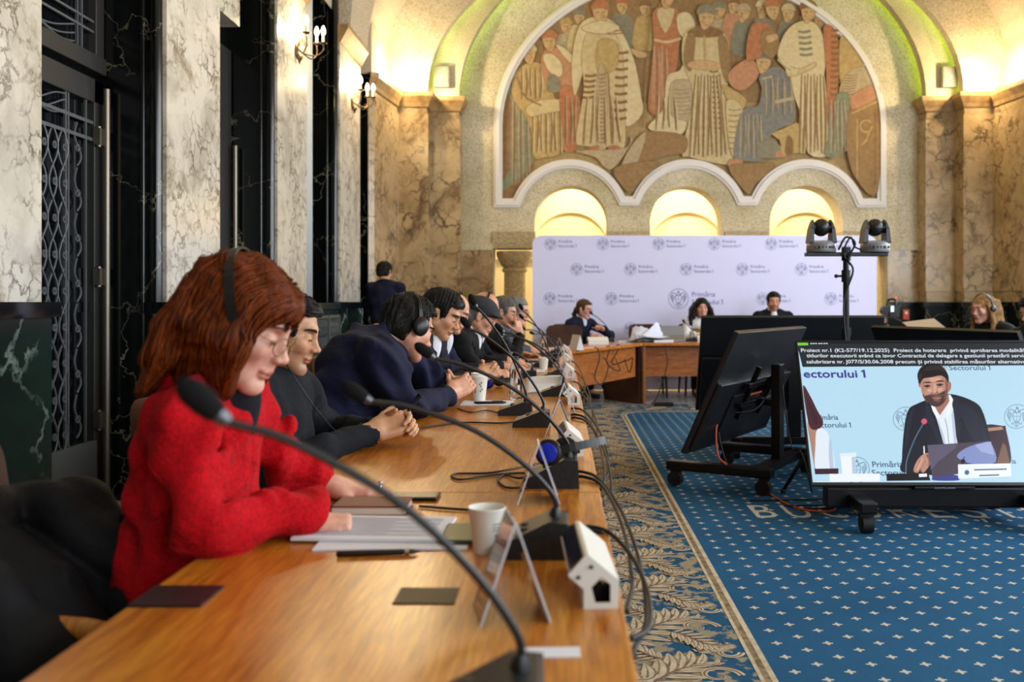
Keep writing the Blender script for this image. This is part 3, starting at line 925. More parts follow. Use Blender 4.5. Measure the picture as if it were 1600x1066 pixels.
# ---- television stands
M('tv_black', '#0b0c0e', .35, 0, .5)
M('tv_back', '#15181c', .42, 0, .5)
M('tv_stand', '#0d0d0e', .35, .3)
M('rubber', '#0a0a0a', .7)
M('cable_black', '#0a0a0b', .5)
M('cable_orange', '#c0502c', .5)
TVW, TVH = 1.41, .83
def make_tv(label, loc, rz, tilt, zb, screen=None, group='leaning screens on wheeled stands', short=False):
    """screen faces local -Y, leaning back towards +Y; origin on the floor under the screen's lower edge"""
    t = thing('television', label, 'television', loc, rz, group)
    R = Matrix.Rotation(-tilt, 3, 'X')
    P = lambda x, y, z: R @ Vector((x, y, z)) + Vector((0, 0, zb))
    def obx(b, lo, hi, mi=0):
        c = (Vector(lo)+Vector(hi))/2; b.obox(P(*c), Vector(hi)-Vector(lo), R, mi)
    w2 = TVW/2
    b = MB(); obx(b, (-w2, 0, 0), (w2, .028, TVH)); b.build('casing', 'tv_back', t, bevel=.004)
    b = MB(); obx(b, (-w2+.02, .028, .03), (w2-.02, .062, .49)); obx(b, (-w2+.30, .062, .08), (w2-.30, .075, .40))
    hs = b.build('rear_housing', 'tv_back', t, bevel=.008)
    b = MB(); obx(b, (-w2+.01, .0285, .487), (w2-.01, .034, .497)); b.build('seam', 'tv_stand', hs)
    b = MB()
    for a, c in (((-w2, -.006, 0), (w2, 0, .016)), ((-w2, -.006, TVH-.008), (w2, 0, TVH)), ((-w2, -.006, .016), (-w2+.008, 0, TVH-.008)), ((w2-.008, -.006, .016), (w2, 0, TVH-.008))): obx(b, a, c)
    b.build('bezel', 'tv_black', t)
    fs = lambda u, v: P(-w2+.008+(TVW-.016)*u, -.002, .016+(TVH-.024)*v)
    if screen: screen(t, lambda u, v, k=0: P(-w2+.008+(TVW-.016)*u, -.002-.0004*k, .016+(TVH-.024)*v))
    else:
        b = MB(); b.add([fs(0, 0), fs(1, 0), fs(1, 1), fs(0, 1)], [(0, 1, 2, 3)]); b.build('screen', M('screen_off', '#06080a', .12, 0, .6), t)
    # stand
    cy = .38
    b = MB()
    b.box((-.05, cy-.03, .16), (.05, cy+.03, .78)); b.build('post', 'tv_stand', t, bevel=.005)
    b = MB()
    c = P(0, .09, .38)
    b.bar(P(-.20, .085, .22), P(-.20, .085, .60), .03, .03, (0, 1, 0)); b.bar(P(.20, .085, .22), P(.20, .085, .60), .03, .03, (0, 1, 0))
    b.bar(P(-.34, .10, .34), P(.34, .10, .34), .04, .03); b.bar(P(-.34, .10, .48), P(.34, .10, .48), .04, .03)
    b.bar(P(0, .10, .41), (0, cy, .70), .09, .05); b.bar(P(0, .10, .34), (0, cy, .52), .06, .04)
    b.build('mount', 'tv_stand', t, bevel=.003)
    b = MB(); b.box((-.42, cy-.04, .10), (.42, cy+.04, .16)); b.build('crossbar', 'tv_stand', t, bevel=.006)
    for s in (-1, 1):
        x = s*.46
        b = MB(); y0_, y1_ = (-.20 if not short else -.1), cy+.12
        b.box((x-.045, y0_, .105), (x+.045, y1_, .165)); f = b.build('foot', 'tv_stand', t, bevel=.01)
        for yy in (y0_+.05, y1_-.06):
            b = MB()
            b.cyl((x-.028, yy, .047), (x+.028, yy, .047), .047, seg=20); b.box((x-.034, yy-.02, .04), (x+.034, yy+.03, .104))
            b.build('caster', 'rubber', f, smooth=SM)
    return t
# ================================================================== SCREENS, CAMERAS, MURAL
def glow(name, h, s=1.0):
    return M(name, '#000000', .25, 0, .5, h, s)
def screen_picture(t, F):
    S = .62
    mats = [glow('px_wall', '#b9def2', S), glow('px_bar', '#1d2733', S), glow('px_text', '#e8eef2', S), glow('px_navy', '#3b3f94', S), glow('px_suit', '#141828', S),
            glow('px_skin', '#c08e7a', S), glow('px_hair', '#17121a', S), glow('px_shirt', '#e4eef8', S), glow('px_chair', '#3a2130', S), glow('px_laptop', '#4b4250', S),
            glow('px_white', '#f0f6fa', S), glow('px_beard', '#4a3434', S), glow('px_green', '#7ed03c', S), glow('px_red', '#d85a78', S), glow('px_grey', '#4f6a86', S), glow('px_brown', '#4a2630', S),
            glow('px_wall2', '#9fcfec', S), glow('px_skin2', '#a87460', S), glow('px_sheen', '#8492c8', S), glow('px_tan', '#b08a72', S), glow('px_dark', '#0d0c12', S), glow('px_suit2', '#1f2438', S), glow('px_skin_dark', '#8e604e', S), glow('px_skin_light', '#d6a892', S), glow('px_hair2', '#2d2428', S), glow('px_shirt2', '#bccbdf', S), glow('px_wall3', '#cbebfa', S), glow('px_beard2', '#755249', S), glow('px_laptop2', '#5f5870', S), glow('px_laptop3', '#a3b0dc', S), glow('px_chair2', '#7c5a48', S), glow('px_skin_mid', '#b58270', S)]
    b = MB()
    # photo pixels measured on the left screen edge: u from the picture's own width
    def T(x, y):                       # 1220..1600 zoom frame, 3.676 per pixel, to (u,v)
        px, py = 1220+x/3.676, 510+y/3.676
        v = (758-py)/(758-531)
        le = 1268-31*v; hw = 207-13*v   # left edge and half width of the leaning screen
        return ((px-le)/(2*hw), v*.985+.005)
    K = lambda k: (lambda x, y: F(*T(x, y), k))
    R = lambda k: (lambda u, v: F(u, v, k))
    b.flat([[(0, 0), (1, 0), (1, 1), (0, 1)]], R(0), 0)
    def poly(pts, mi, k): 
        b.flat([smooth_close(pts)], K(k), mi)
    def raw(pts, mi, k): b.flat([pts], K(k), mi)
    def smooth_close(pts, n=4):
        P = [Vector(p) for p in pts]; m = len(P); o = []
        for i in range(m):
            a, c, d, e = P[i-1], P[i], P[(i+1) % m], P[(i+2) % m]
            for q in range(n):
                s = q/n
                o.append(tuple(.5*((2*c)+(d-a)*s+(2*a-5*c+4*d-e)*s*s+(3*c-a-3*d+e)*s**3)))
        return o
    KV = lambda k: (lambda u, v: F(u, v, k))
    def txt(s, x, y, h, mi, k, x1=None, bold=.02):
        u0, v0 = T(x, y); _, v1 = T(x, y-h)
        asp = (TVW-.016)/(TVH-.024)
        V_, F_, wd = text_polys(s)
        hh = v1-v0
        sx = (T(x1, y)[0]-u0)/wd if x1 else hh/asp
        for q_, (dx, dy) in enumerate(((-bold, 0), (bold, 0), (0, bold), (0, -bold))):
            b.add([F(u0+(p[0])*sx+dx*hh/asp, v0+p[1]*hh+dy*hh, k+.05*q_) for p in V_], F_, mi)
    def emb(x, y, r, mi, k):
        emblem(b, 0, 0, 1, lambda a, c: F(*T(x+a*r, y-c*r), k), mi, .04)
    # wall lettering
    txt('ectorului 1', 106, 293, 46, 3, 1, 466, .05)
    txt('Sectorului 1', 948, 247, 30, 14, 1, 1190, .03); emb(905, 236, 32, 14, 1)
    txt('Primăria', 178, 551, 30, 14, 1, 316, .03); txt('Sectorului 1', 172, 597, 30, 14, 1, 392, .03)
    emb(705, 545, 70, 14, 1); emb(1352, 531, 72, 14, 1); emb(430, 845, 74, 14, 1)
    txt('Primăria', 520, 828, 32, 14, 1, 700, .03); txt('Sectorului 1', 520, 876, 32, 14, 1, 770, .03); txt('Primăria', 1230, 808, 28, 14, 1, 1356, .03)
    # upper bar
    raw([(58, 78), (1700, 62), (1700, 215), (98, 228)], 1, 2)
    raw([(58, 60), (1720, 60), (1720, 78), (58, 80)], 20, 2.2)
    raw([(63, 74), (124, 74), (126, 90), (66, 92)], 12, 3)
    for x_ in (138, 152, 166, 184, 198, 214, 228): b.stroke([(x_, 79), (x_+10, 79)], 6, K(3), 2)
    txt('Proiect nr.1 (K2-577/19.12.2025)  Proiect de hotarare  privind aprobarea modalității de stingere', 84, 133, 22, 2, 3, 1585, .02)
    txt('titlurilor executorii având ca izvor Contractul de delegare a gestiunii prestării serviciilor', 120, 167, 22, 2, 3, 1455, .02)
    txt('salubrizare nr. J077/S/30.06.2008 precum și privind stabilirea măsurilor alternative de', 120, 205, 22, 2, 3, 1440, .02)
    # person at the left edge of the picture
    poly([(104, 345), (150, 410), (190, 490), (228, 560), (215, 600), (170, 610), (140, 560)], 15, 3)
    poly([(138, 560), (200, 570), (212, 640), (196, 830), (190, 850), (160, 700)], 19, 2.6)
    poly([(195, 610), (250, 620), (285, 720), (298, 840), (196, 850), (188, 700)], 7, 3.2)
    raw([(185, 838), (325, 836), (325, 868), (190, 870)], 8, 3.6)
    raw([(334, 762), (422, 754), (424, 866), (348, 868)], 10, 4)
    raw([(330, 750), (426, 744), (426, 764), (332, 768)], 7, 4.3)
    # seated man: chair, jacket, shirt, head
    poly([(1150, 600), (1272, 588), (1292, 610), (1322, 815), (1170, 830)], 8, 3)
    poly([(845, 425), (770, 455), (722, 490), (700, 600), (692, 780), (705, 860), (960, 870), (1215, 800), (1205, 690), (1160, 520), (1105, 445), (960, 395)], 4, 4)
    poly([(1010, 470), (1080, 480), (1150, 560), (1190, 700), (1120, 690), (1060, 600)], 21, 4.4)
    raw([(845, 448), (875, 500), (905, 580), (938, 700), (1012, 690), (992, 600), (978, 480), (960, 398)], 7, 5)
    raw([(858, 455), (905, 525), (958, 440), (950, 400)], 17, 5.5)
    b.stroke([(935, 545), (950, 600), (962, 690)], 3, K(5.6), 14)
    poly([(780, 300), (775, 260), (815, 222), (880, 214), (925, 240), (946, 300), (950, 350), (940, 420), (905, 465), (865, 468), (825, 440), (795, 390)], 5, 6)
    poly([(945, 320), (962, 330), (962, 365), (944, 385)], 17, 5.8)
    poly([(812, 412), (850, 398), (890, 396), (942, 372), (936, 430), (905, 468), (866, 472), (832, 448)], 11, 6.6)
    poly([(855, 420), (885, 412), (912, 418), (885, 430)], 17, 7)
    poly([(766, 270), (790, 225), (850, 205), (905, 225), (942, 275), (948, 325), (930, 300), (900, 282), (850, 292), (800, 302), (782, 335), (770, 310)], 6, 7)
    for ex, ey in ((825, 348), (898, 340)):
        poly([(ex-22, ey), (ex, ey-9), (ex+20, ey-2), (ex, ey+8)], 11, 7.4); poly([(ex-28, ey-20), (ex, ey-28), (ex+26, ey-22), (ex, ey-19)], 6, 7.4)
    poly([(860, 340), (870, 375), (862, 392), (884, 394), (882, 370)], 17, 7.2)
    # microphone, hand, laptop, name plate
    b.stroke(smooth_path([(812, 570), (770, 650), (735, 740), (718, 800), (716, 862)], 5), 8, K(8), 14)
    b.flat([circ(814, 562, 17, 18)], K(8.3), 13)
    raw([(603, 868), (845, 862), (860, 905), (606, 908)], 20, 8)
    raw([(792, 868), (838, 866), (840, 884), (793, 886)], 10, 8.4)
    raw([(814, 708), (821, 707), (824, 752), (817, 754)], 10, 8)
    poly([(760, 850), (775, 800), (810, 758), (850, 750), (860, 790), (845, 830), (815, 862), (800, 840), (785, 862)], 5, 8.6)
    b.stroke([(800, 785), (770, 850)], 5, K(8.8), 17); b.stroke([(830, 790), (800, 855)], 5, K(8.8), 17)
    poly([(880, 885), (960, 870), (1020, 880), (1020, 905), (880, 905)], 3, 8.4)
    raw([(836, 702), (1205, 678), (1246, 812), (1020, 868), (870, 890)], 9, 9)
    poly([(1010, 770), (1060, 720), (1150, 690), (1205, 690), (1236, 800), (1100, 810)], 18, 9.3)
    b.flat([circ(1046, 796, 14, 14)], K(9.6), 6); poly([(1046, 778), (1056, 766), (1052, 780)], 6, 9.6)
    raw([(1017, 814), (1322, 808), (1330, 882), (1022, 896)], 10, 10)
    b.flat([circ(1070, 860, 14, 16)], K(10.4), 14)
    for y, x0, x1 in ((845, 1112, 1300), (878, 1142, 1258)): b.stroke([(x0, y), (x1, y-4)], 8, K(10.4), 14)
    raw([(272, 868), (566, 866), (566, 910), (276, 914)], 10, 8)
    raw([(186, 912), (1700, 880), (1700, 925), (190, 925)], 20, 7.9) if False else None
    for x_ in (196, 212, 226, 246, 262): b.stroke([(x_, 914), (x_+10, 914)], 7, K(9), 2)
    # softer tones: wall light, face, hair, shirt, jacket, laptop, chair
    poly([(905, 300), (942, 300), (948, 350), (940, 400), (915, 410), (925, 360), (915, 330)], 31, 6.2); poly([(928, 310), (946, 318), (946, 370), (936, 395), (932, 350)], 22, 6.3)
    poly([(788, 305), (800, 300), (806, 340), (812, 380), (802, 392), (790, 360)], 31, 6.2); poly([(835, 300), (880, 294), (905, 300), (890, 318), (850, 320)], 23, 6.2); poly([(826, 362), (850, 366), (848, 384), (828, 380)], 23, 6.2); poly([(888, 360), (912, 356), (912, 374), (892, 382)], 23, 6.2)
    poly([(862, 336), (872, 334), (880, 372), (870, 390), (862, 376)], 23, 7.25); poly([(848, 386), (858, 392), (850, 396)], 22, 7.3); poly([(880, 388), (892, 386), (888, 395)], 22, 7.3)
    poly([(800, 395), (815, 408), (832, 446), (820, 440), (804, 415)], 27, 6.5); poly([(930, 380), (944, 366), (940, 410), (926, 430)], 27, 6.65); poly([(846, 404), (884, 400), (926, 400), (900, 408), (862, 410)], 27, 6.7); poly([(862, 432), (890, 428), (908, 434), (886, 446)], 27, 6.7)
    poly([(862, 418), (884, 416), (908, 419), (884, 422)], 22, 7.1)
    for ex, ey in ((826, 349), (899, 341)): b.flat([circ(ex, ey, 5, 10)], K(7.6), 20); poly([(ex-18, ey+10), (ex, ey+13), (ex+18, ey+9), (ex, ey+17)], 22, 7.3)
    poly([(800, 245), (850, 218), (905, 232), (925, 262), (880, 246), (830, 250)], 24, 7.1); poly([(774, 280), (786, 262), (790, 300), (778, 312)], 24, 7.1)
    poly([(772, 318), (782, 322), (786, 352), (778, 352)], 17, 5.9)
    raw([(860, 470), (890, 540), (930, 640), (942, 692), (930, 692), (900, 590)], 25, 5.3); raw([(980, 480), (992, 560), (1008, 690), (992, 690), (980, 600), (972, 520)], 25, 5.3)
    raw([(845, 448), (862, 452), (902, 524), (890, 548), (862, 498)], 10, 5.7); raw([(960, 398), (978, 430), (966, 500), (948, 548), (938, 520), (955, 450)], 10, 5.7)
    poly([(820, 455), (840, 470), (880, 580), (920, 692), (900, 692), (860, 600), (800, 540), (822, 520)], 21, 4.5); poly([(978, 420), (1010, 440), (1030, 520), (1010, 560), (1030, 580), (1012, 680), (1000, 600), (984, 480)], 21, 4.5)
    poly([(730, 500), (760, 480), (740, 560), (722, 700), (708, 720), (712, 600)], 21, 4.3); b.stroke(smooth_path([(1100, 470), (1130, 540), (1140, 640), (1120, 690)], 5), 5, K(4.8), 4); b.stroke(smooth_path([(740, 700), (780, 690), (800, 720)], 5), 4, K(4.8), 21)
    poly([(770, 840), (790, 800), (815, 775), (800, 820), (785, 850)], 23, 8.7); poly([(830, 760), (850, 754), (858, 790), (842, 826), (846, 790)], 22, 8.7)
    raw([(836, 702), (1010, 692), (1000, 720), (900, 800), (862, 850)], 29 if False else 28, 9.1); raw([(1110, 700), (1205, 682), (1226, 760), (1150, 740)], 29, 9.4)
    raw([(1275, 690), (1292, 700), (1322, 812), (1240, 812)], 30, 3.3); raw([(1155, 604), (1268, 592), (1276, 610), (1170, 622)], 19, 3.3)
    raw([(400, 770), (421, 768), (424, 866), (406, 866)], 25, 4.2); poly([(270, 650), (285, 720), (296, 835), (276, 835), (266, 740)], 25, 3.4); poly([(150, 560), (170, 600), (178, 760), (168, 720)], 31, 2.8)
    poly([(130, 420), (160, 470), (200, 560), (180, 570), (150, 500)], 8, 3.2)
    b.build('screen', mats, t)
TILT = math.radians(24.5)
tv1 = make_tv('wheeled television showing a bearded man at a microphone', (2.03, 5.10, .0095), 0, TILT, .215, screen_picture)
M('logo_silver', '#b8b8bc', .3, .6)
b = MB(); b.box((-.16, -.012, .197), (.16, .02, .211)); g = b.build('logo_bar', 'tv_black', tv1, bevel=.003)
b = MB(); put_text(b, 'SAMSUNG', -.055, .1995, .009, lambda u, v: (u, -.0135, v), 0, .11); b.build('lettering', 'logo_silver', g)
b = MB(); b.box((-.62, .02, .09), (.62, .10, .20)); b.build('lower_tray', 'tv_stand', tv1, bevel=.01)
tv2 = make_tv('television seen from behind, leaning beside the carpet border with an orange cable', (1.10, 6.545, .0095), math.atan2(.86, .51)-PI, TILT, .26)
tv3 = make_tv('television with its back to the camera, standing behind the others', (1.78, 7.75, .0095), PI, TILT, .33)
tv4 = make_tv('television turned right whose top edge shows behind the lit screen', (2.88, 6.62, .0095), math.atan2(.944, -.33), TILT, .26)
def world_tube(name, pts, r, mat, parent=None, n=6, seg=8):
    b = MB(); b.tube(smooth_path(pts, n), r, seg)
    return b.build(name, mat, parent, smooth=True, world=True)
# cables of the screens
world_tube('cable', [W(1190, 612, 6.35), W(1160, 622, 6.3), W(1135, 645, 6.25), (.98, 6.08, .42), (.97, 5.98, .25), (1.02, 5.95, .19)], .007, 'cable_orange', tv2)
world_tube('cable', [W(1205, 605, 6.4), W(1180, 640, 6.3), (1.02, 6.2, .45), (1.03, 6.05, .2), (1.10, 5.98, .14)], .006, 'cable_black', tv2)
CABL = []
def floor_cable(name, pts, r, mat, label, cat='cable', group=None):
    b = MB(); b.tube(smooth_path(pts, 6), r, 8); o = b.build(name, mat, None, smooth=True)
    return tag(o, label, cat, group)
random.seed(5)
floor_cable('floor_cable', [(1.28, 6.0, .015), (1.30, 5.75, .015), (1.36, 5.5, .015), (1.5, 5.42, .016), (1.62, 5.55, .016), (1.75, 5.45, .016), (1.95, 5.6, .015), (2.3, 5.5, .016), (2.6, 5.6, .015)], .006, 'cable_orange', 'orange cable on the carpet between the two front televisions')
for i in range(4):
    p = [(1.1+.12*i+.5*k+random.uniform(-.08, .08), 5.68-.06*i+random.uniform(-.09, .09), .017+.004*(i % 2)) for k in range(5)]
    floor_cable('floor_cable', p, .005, 'cable_black', ['black cable coiled on the carpet under the lit television', 'black cable trailing behind the orange one on the carpet', 'black cable running past the tripod foot on the carpet', 'black cable nearest the woven letters on the carpet'][i], 'cable', 'black floor cables')
floor_cable('hanging_cable', [W(1222, 600, 6.2), W(1228, 650, 6.15), W(1238, 700, 6.1), (1.5, 6.0, .25), (1.55, 5.95, .02)], .005, 'cable_black', 'black cable hanging down between the leaning television and the lit screen')
# ---- camera stand with two robotic cameras
st = thing('camera_stand', 'black pole stand carrying two robotic cameras', 'stand', (1.865, 6.3, .0095))
b = MB(); b.cyl((1.865, 6.3, .18), (1.865, 6.3, 1.0), .026, seg=16); b.cyl((1.865, 6.3, .98), (1.865, 6.3, 1.50), .020, seg=16); b.cyl((1.865, 6.3, .98), (1.865, 6.3, 1.03), .031, seg=16); b.build('pole', 'tv_stand', st, smooth=SM, world=True)
for a in (3.75, 1.65, 5.85):
    b = MB(); q = Vector((math.cos(a), math.sin(a), 0))
    c = Vector((1.865, 6.3, 0)); b.tube([c+Vector((0, 0, .62))+q*.03, c+q*.60+Vector((0, 0, .026))], .012, 8); b.tube([c+Vector((0, 0, .25))+q*.03, c+q*.33+Vector((0, 0, .31))], .008, 6)
    lg = b.build('leg', 'tv_stand', st, smooth=True, world=True)
    b = MB(); b.ell(c+q*.60+Vector((0, 0, .026)), (.02, .02, .012)); b.build('rubber_foot', 'rubber', lg, smooth=True, world=True)
b = MB(); b.box((1.60, 6.26, 1.50), (2.13, 6.34, 1.525)); b.cyl((1.865, 6.3, 1.47), (1.865, 6.3, 1.56), .03, seg=14); b.build('top_bar', 'tv_stand', st, world=True, bevel=.003)
b = MB(); b.cyl((1.80, 6.3, 1.37), (1.86, 6.3, 1.37), .007, seg=8); b.ell((1.80, 6.3, 1.37), .013); b.cyl((1.865, 6.3, 1.33), (1.865, 6.3, 1.41), .030, seg=14); b.build('clamp_knob', 'tv_stand', st, smooth=SM, world=True)
world_tube('cable', [(1.80, 6.25, 1.54), (1.84, 6.22, 1.62), (1.90, 6.22, 1.58), (1.86, 6.24, 1.48), (1.895, 6.25, 1.40), (1.84, 6.26, 1.20), (1.855, 6.26, .9), (1.90, 6.26, .6)], .007, 'cable_black', st)
world_tube('cable', [(1.95, 6.25, 1.54), (1.90, 6.23, 1.56), (1.87, 6.22, 1.62), (1.83, 6.24, 1.52), (1.88, 6.25, 1.44)], .006, 'cable_black', st)
M('ptz_grey', '#77787a', .35, .2); M('ptz_mid', '#3c3d3f', .4, .2); M('ptz_dark', '#17181a', .35); M('lens_glass', '#050608', .05, 0, .8)
def ptz(x, label):
    t = thing('robotic_camera', label, 'camera', (x, 6.3, 1.526), 0, 'robotic cameras')
    b = MB(); b.lathe([(0, 0), (.092, 0), (.096, .01), (.094, .05), (.086, .062), (0, .062)], (0, 0, 0), 32); bs = b.build('base', 'ptz_grey', t, smooth=SM)
    b = MB()
    for dx in (-.06, -.045, -.015, .005, .03, .055):
        w_ = .028 if dx == -.06 else .009
        b.box((dx, -.099, .022), (dx+w_, -.083, .038))
    b.build('port', 'ptz_dark', bs)
    for s in (-1, 1):
        b = MB()
        out = [(-.055, .06), (.055, .06), (.052, .15)]+arc(0, .165, .045, .05, 0, PI, 10)+[(-.052, .15)]
        b.prism(out, lambda u, v: (s*(.060-.10*max(0, v-.12)*.6), u, v), lambda u, v: (s*(.090-.34*max(0, v-.10)**1.15), u, v)); b.build('yoke_arm', 'ptz_mid', t, bevel=.006, recalc=True)
    b = MB(); b.ell((0, 0, .162), (.056, .062, .058), 24, 16); b.cyl((-.062, 0, .162), (.062, 0, .162), .036, seg=24); hd = b.build('camera_head', 'ptz_dark', t, smooth=SM)
    b = MB(); b.cyl((0, .02, .162), (0, .078, .162), .040, .043, 24); b.build('hood', 'ptz_dark', hd, smooth=SM)
    b = MB(); b.cyl((0, .078, .162), (0, .084, .162), .030, seg=20); b.build('lens', 'lens_glass', hd, smooth=SM)
    b = MB(); b.box((-.085, -.05, .055), (.085, .05, .075)); b.build('neck', 'ptz_grey', t, bevel=.006)
    return t
ptz(XP(1283, 6.3), 'left robotic camera on the black pole stand'); ptz(XP(1367, 6.3), 'right robotic camera on the black pole stand')
# ---- camcorder on a tripod in front of the right-hand dado
d = 9.6
t = thing('camcorder', 'black camcorder with a lit viewfinder screen mounted on a tripod', 'camera', W(1392, 492, d))
b = MB(); b.obox((0, 0, .03), (.11, .20, .12)); b.build('body', 'ptz_dark', t, bevel=.012)
b = MB(); b.cyl((0, .1, .04), (0, .22, .04), .042, seg=18); b.build('lens_barrel', 'ptz_dark', t, smooth=SM)
b = MB(); b.obox((-.025, -.115, .055), (.07, .02, .08)); sc = b.build('viewfinder', 'ptz_dark', t, bevel=.004)
b = MB(); b.add([(-.045, -.127, .03), (-.012, -.127, .03), (-.012, -.127, .09), (-.045, -.127, .09)], [(0, 1, 2, 3)]); b.build('lit_screen', glow('cam_lcd', '#d8e4e8', .9), sc)
b = MB(); b.tube(smooth_path([(-.02, .06, .09), (0, .06, .15), (.02, -.06, .15), (.02, -.08, .09)], 5), .012, 8); b.build('handle', 'ptz_dark', t, smooth=True)
b = MB(); b.ell((.05, .0, .17), .009); b.build('tally_light', glow('tally', '#ff3030', 2.0), t, smooth=True)
base = W(1385, 502, d)
t = thing('tripod', 'black camera tripod under the camcorder at the right of the backdrop', 'tripod', (base.x, d, 0))
b = MB(); b.cyl((base.x, d, .75), (base.x, d, base.z-.05), .018, seg=10); b.ell((base.x-.02, d, base.z-.06), (.05, .05, .045)); b.tube([(base.x-.03, d-.02, base.z-.06), (base.x-.10, d-.2, base.z-.02)], .009, 6); b.build('head', 'ptz_dark', t, smooth=True, world=True)
for a in (-1.9, -.5, 1.4):
    q = Vector((math.cos(a), math.sin(a), 0)); c = Vector((base.x, d, 0))
    b = MB(); b.tube([c+Vector((0, 0, .92))+q*.03, c+q*.27+Vector((0, 0, .42))], .015, 8); b.tube([c+q*.24+Vector((0, 0, .47)), c+q*.46+Vector((0, 0, .02))], .010, 8, 1); b.build('leg', ['ptz_dark', 'metal_grey'], t, smooth=True, world=True)
# fire call point on the right dado
xw, zw = XP(1415, YB-.04), ZP(490, YB-.04)
t = thing('call_point', 'small red fire alarm box on the dark dado right of the camcorder', 'alarm', (xw, YB-.036, zw))
b = MB(); b.box((-.045, -.035, -.09), (.045, -.0, .06)); b.build('box', 'alarm_red', t, bevel=.006)
b = MB(); b.box((-.018, -.037, -.01), (.018, -.0355, .03)); b.build('plate', 'white_trim', t)
# ================================================================== FRESCO
MU = {'ground': ('#a88e62', '#94794f'), 'cream': ('#cdbb90', '#b9a476'), 'light': ('#d8caa4', '#c6b58a'), 'red': ('#b26a4b', '#9c5539'), 'rose': ('#bd8264', '#a86f52'),
      'brown': ('#7b5838', '#67472c'), 'grey': ('#7a7a6c', '#67685e'), 'blue': ('#6f7478', '#5c6267'), 'teal': ('#71806a', '#5d6c5a'), 'ochre': ('#b99d66', '#a3864f'),
      'skin': ('#c9a577', '#b48f62'), 'line': ('#6a5136', '#5c452c'), 'umber': ('#8d6d48', '#795b39'), 'stone': ('#b3a384', '#a08f70')}
MUK = list(MU)
def faded(h, k=.26, g='#c4ae84'):
    return '#'+''.join('%02x' % int(int(h[i:i+2], 16)*(1-k)+int(g[i:i+2], 16)*k) for i in (1, 3, 5))
for k in MUK: M('fresco_'+k, faded(MU[k][0]), .9, 0, .2, None, 1, (16, faded(MU[k][1]), .36, .64))
b = MB()
LK = [0]
def FP(pts, col, sm=True, n=4):
    """one painted shape, in photograph pixels of the wall plane"""
    LK[0] += 1; f = fw(.029-.00012*LK[0])
    if sm:
        P = [Vector(p) for p in pts]; m = len(P); o = []
        for i in range(m):
            a, c, d, e = P[i-1], P[i], P[(i+1) % m], P[(i+2) % m]
            for q in range(n):
                s = q/n; o.append(tuple(.5*((2*c)+(d-a)*s+(2*a-5*c+4*d-e)*s*s+(3*c-a-3*d+e)*s**3)))
        pts = o
    vs = [tuple(p) for p in pts]
    ar = sum(vs[i][0]*vs[(i+1) % len(vs)][1]-vs[(i+1) % len(vs)][0]*vs[i][1] for i in range(len(vs)))
    b.flat([vs], f, MUK.index(col), True)
    if sm and LK[0] > 1:
        LK[0] += 1; b.stroke(vs+[vs[0]], .8, fw(.029-.00012*LK[0]), MUK.index('umber' if col != 'umber' else 'line'))
def FS(pts, wd, col):
    LK[0] += 1; b.stroke(smooth_path(pts, 4), wd, fw(.029-.00012*LK[0]), MUK.index(col))
def folds(x0, x1, y0, y1, n, col, spread=1.0, wd=1.4):
    """painted drapery: tapering dark and light brush strokes side by side"""
    for i in range(n):
        t = (i+.5)/n; xm = (x0+x1)/2; xa = xm+(x0+(x1-x0)*t-xm)/spread
        for dx, c, k in ((0, col, 1.0), (2.2, 'light' if col in ('umber', 'ochre') else 'stone', .7), (-1.6, 'line' if i % 2 else col, .45)):
            P = smooth_path([(xa+dx*.5, y0+3*(i % 2)), (xa*.4+(x0+(x1-x0)*t)*.6+2*math.sin(i*2.1)+dx, (y0+y1)/2), (x0+(x1-x0)*t+dx, y1-2*(i % 3))], 5); m = len(P)
            LK[0] += 1; b.stroke(P, [k*wd*1.7*(.25+.75*math.sin(PI*(.15+.8*q/m))) for q in range(m)], fw(.029-.00012*LK[0]), MUK.index(c))
def head(x, y, r, hat=None, turn=1):
    FP([(x-r*.8, y-r), (x+r*.8, y-r), (x+r*.85, y+r*.3), (x+turn*r*.25, y+r*1.35), (x-r*.75, y+r*.4)], 'skin')
    FS([(x+turn*r*.1, y-r*.2), (x+turn*r*.5, y+r*.35), (x+turn*r*.1, y+r*.45)], .9, 'line'); FS([(x-r*.5, y-r*.2), (x-r*.1, y-r*.25)], 1, 'line'); FS([(x+r*.2, y-r*.25), (x+r*.6, y-r*.2)], 1, 'line')
    FS([(x-r*.1, y+r*.8), (x+r*.35, y+r*.78)], .9, 'line')
    if hat: FP([(x-r*1.1, y-r*.55), (x-r*.8, y-r*1.5), (x+r*.4, y-r*1.75), (x+r*1.15, y-r*1.0), (x+r*1.05, y-r*.5), (x, y-r*.75)], hat)
def bars(x0, x1, y0, y1, n, col, skew=0, wd=3):
    for i in range(n):
        t = i/(n-1); y = y0+(y1-y0)*t; s = skew*t
        FS([(x0+s, y), ((x0+x1)/2+s, y+1), (x1+s, y-1)], wd, col)
FP([(p[0], p[1]) for p in mural], 'ground', False)
# crowd in the back row
FP([(800, 60), (900, -40), (1260, -40), (1350, 70), (1330, 150), (830, 150)], 'umber')
for x, y, r, h in ((884, 42, 9, 'ochre'), (905, 28, 9, 'grey'), (972, 10, 9, 'red'), (1008, 14, 9, 'brown'), (1040, 16, 9, 'rose'), (1124, 18, 10, 'grey'), (1146, 10, 9, 'brown'), (1162, 22, 10, 'stone'), (1192, 16, 10, 'light'), (1232, 22, 10, 'cream'), (1258, 30, 9, 'brown'), (1282, 34, 10, 'ochre')): 
    FP([(x-18, y+60), (x-14, y+16), (x, y+10), (x+15, y+17), (x+19, y+60)], ['cream', 'rose', 'grey', 'ochre', 'stone'][int(x) % 5]); head(x, y, r, h, 1 if x < 1080 else -1)
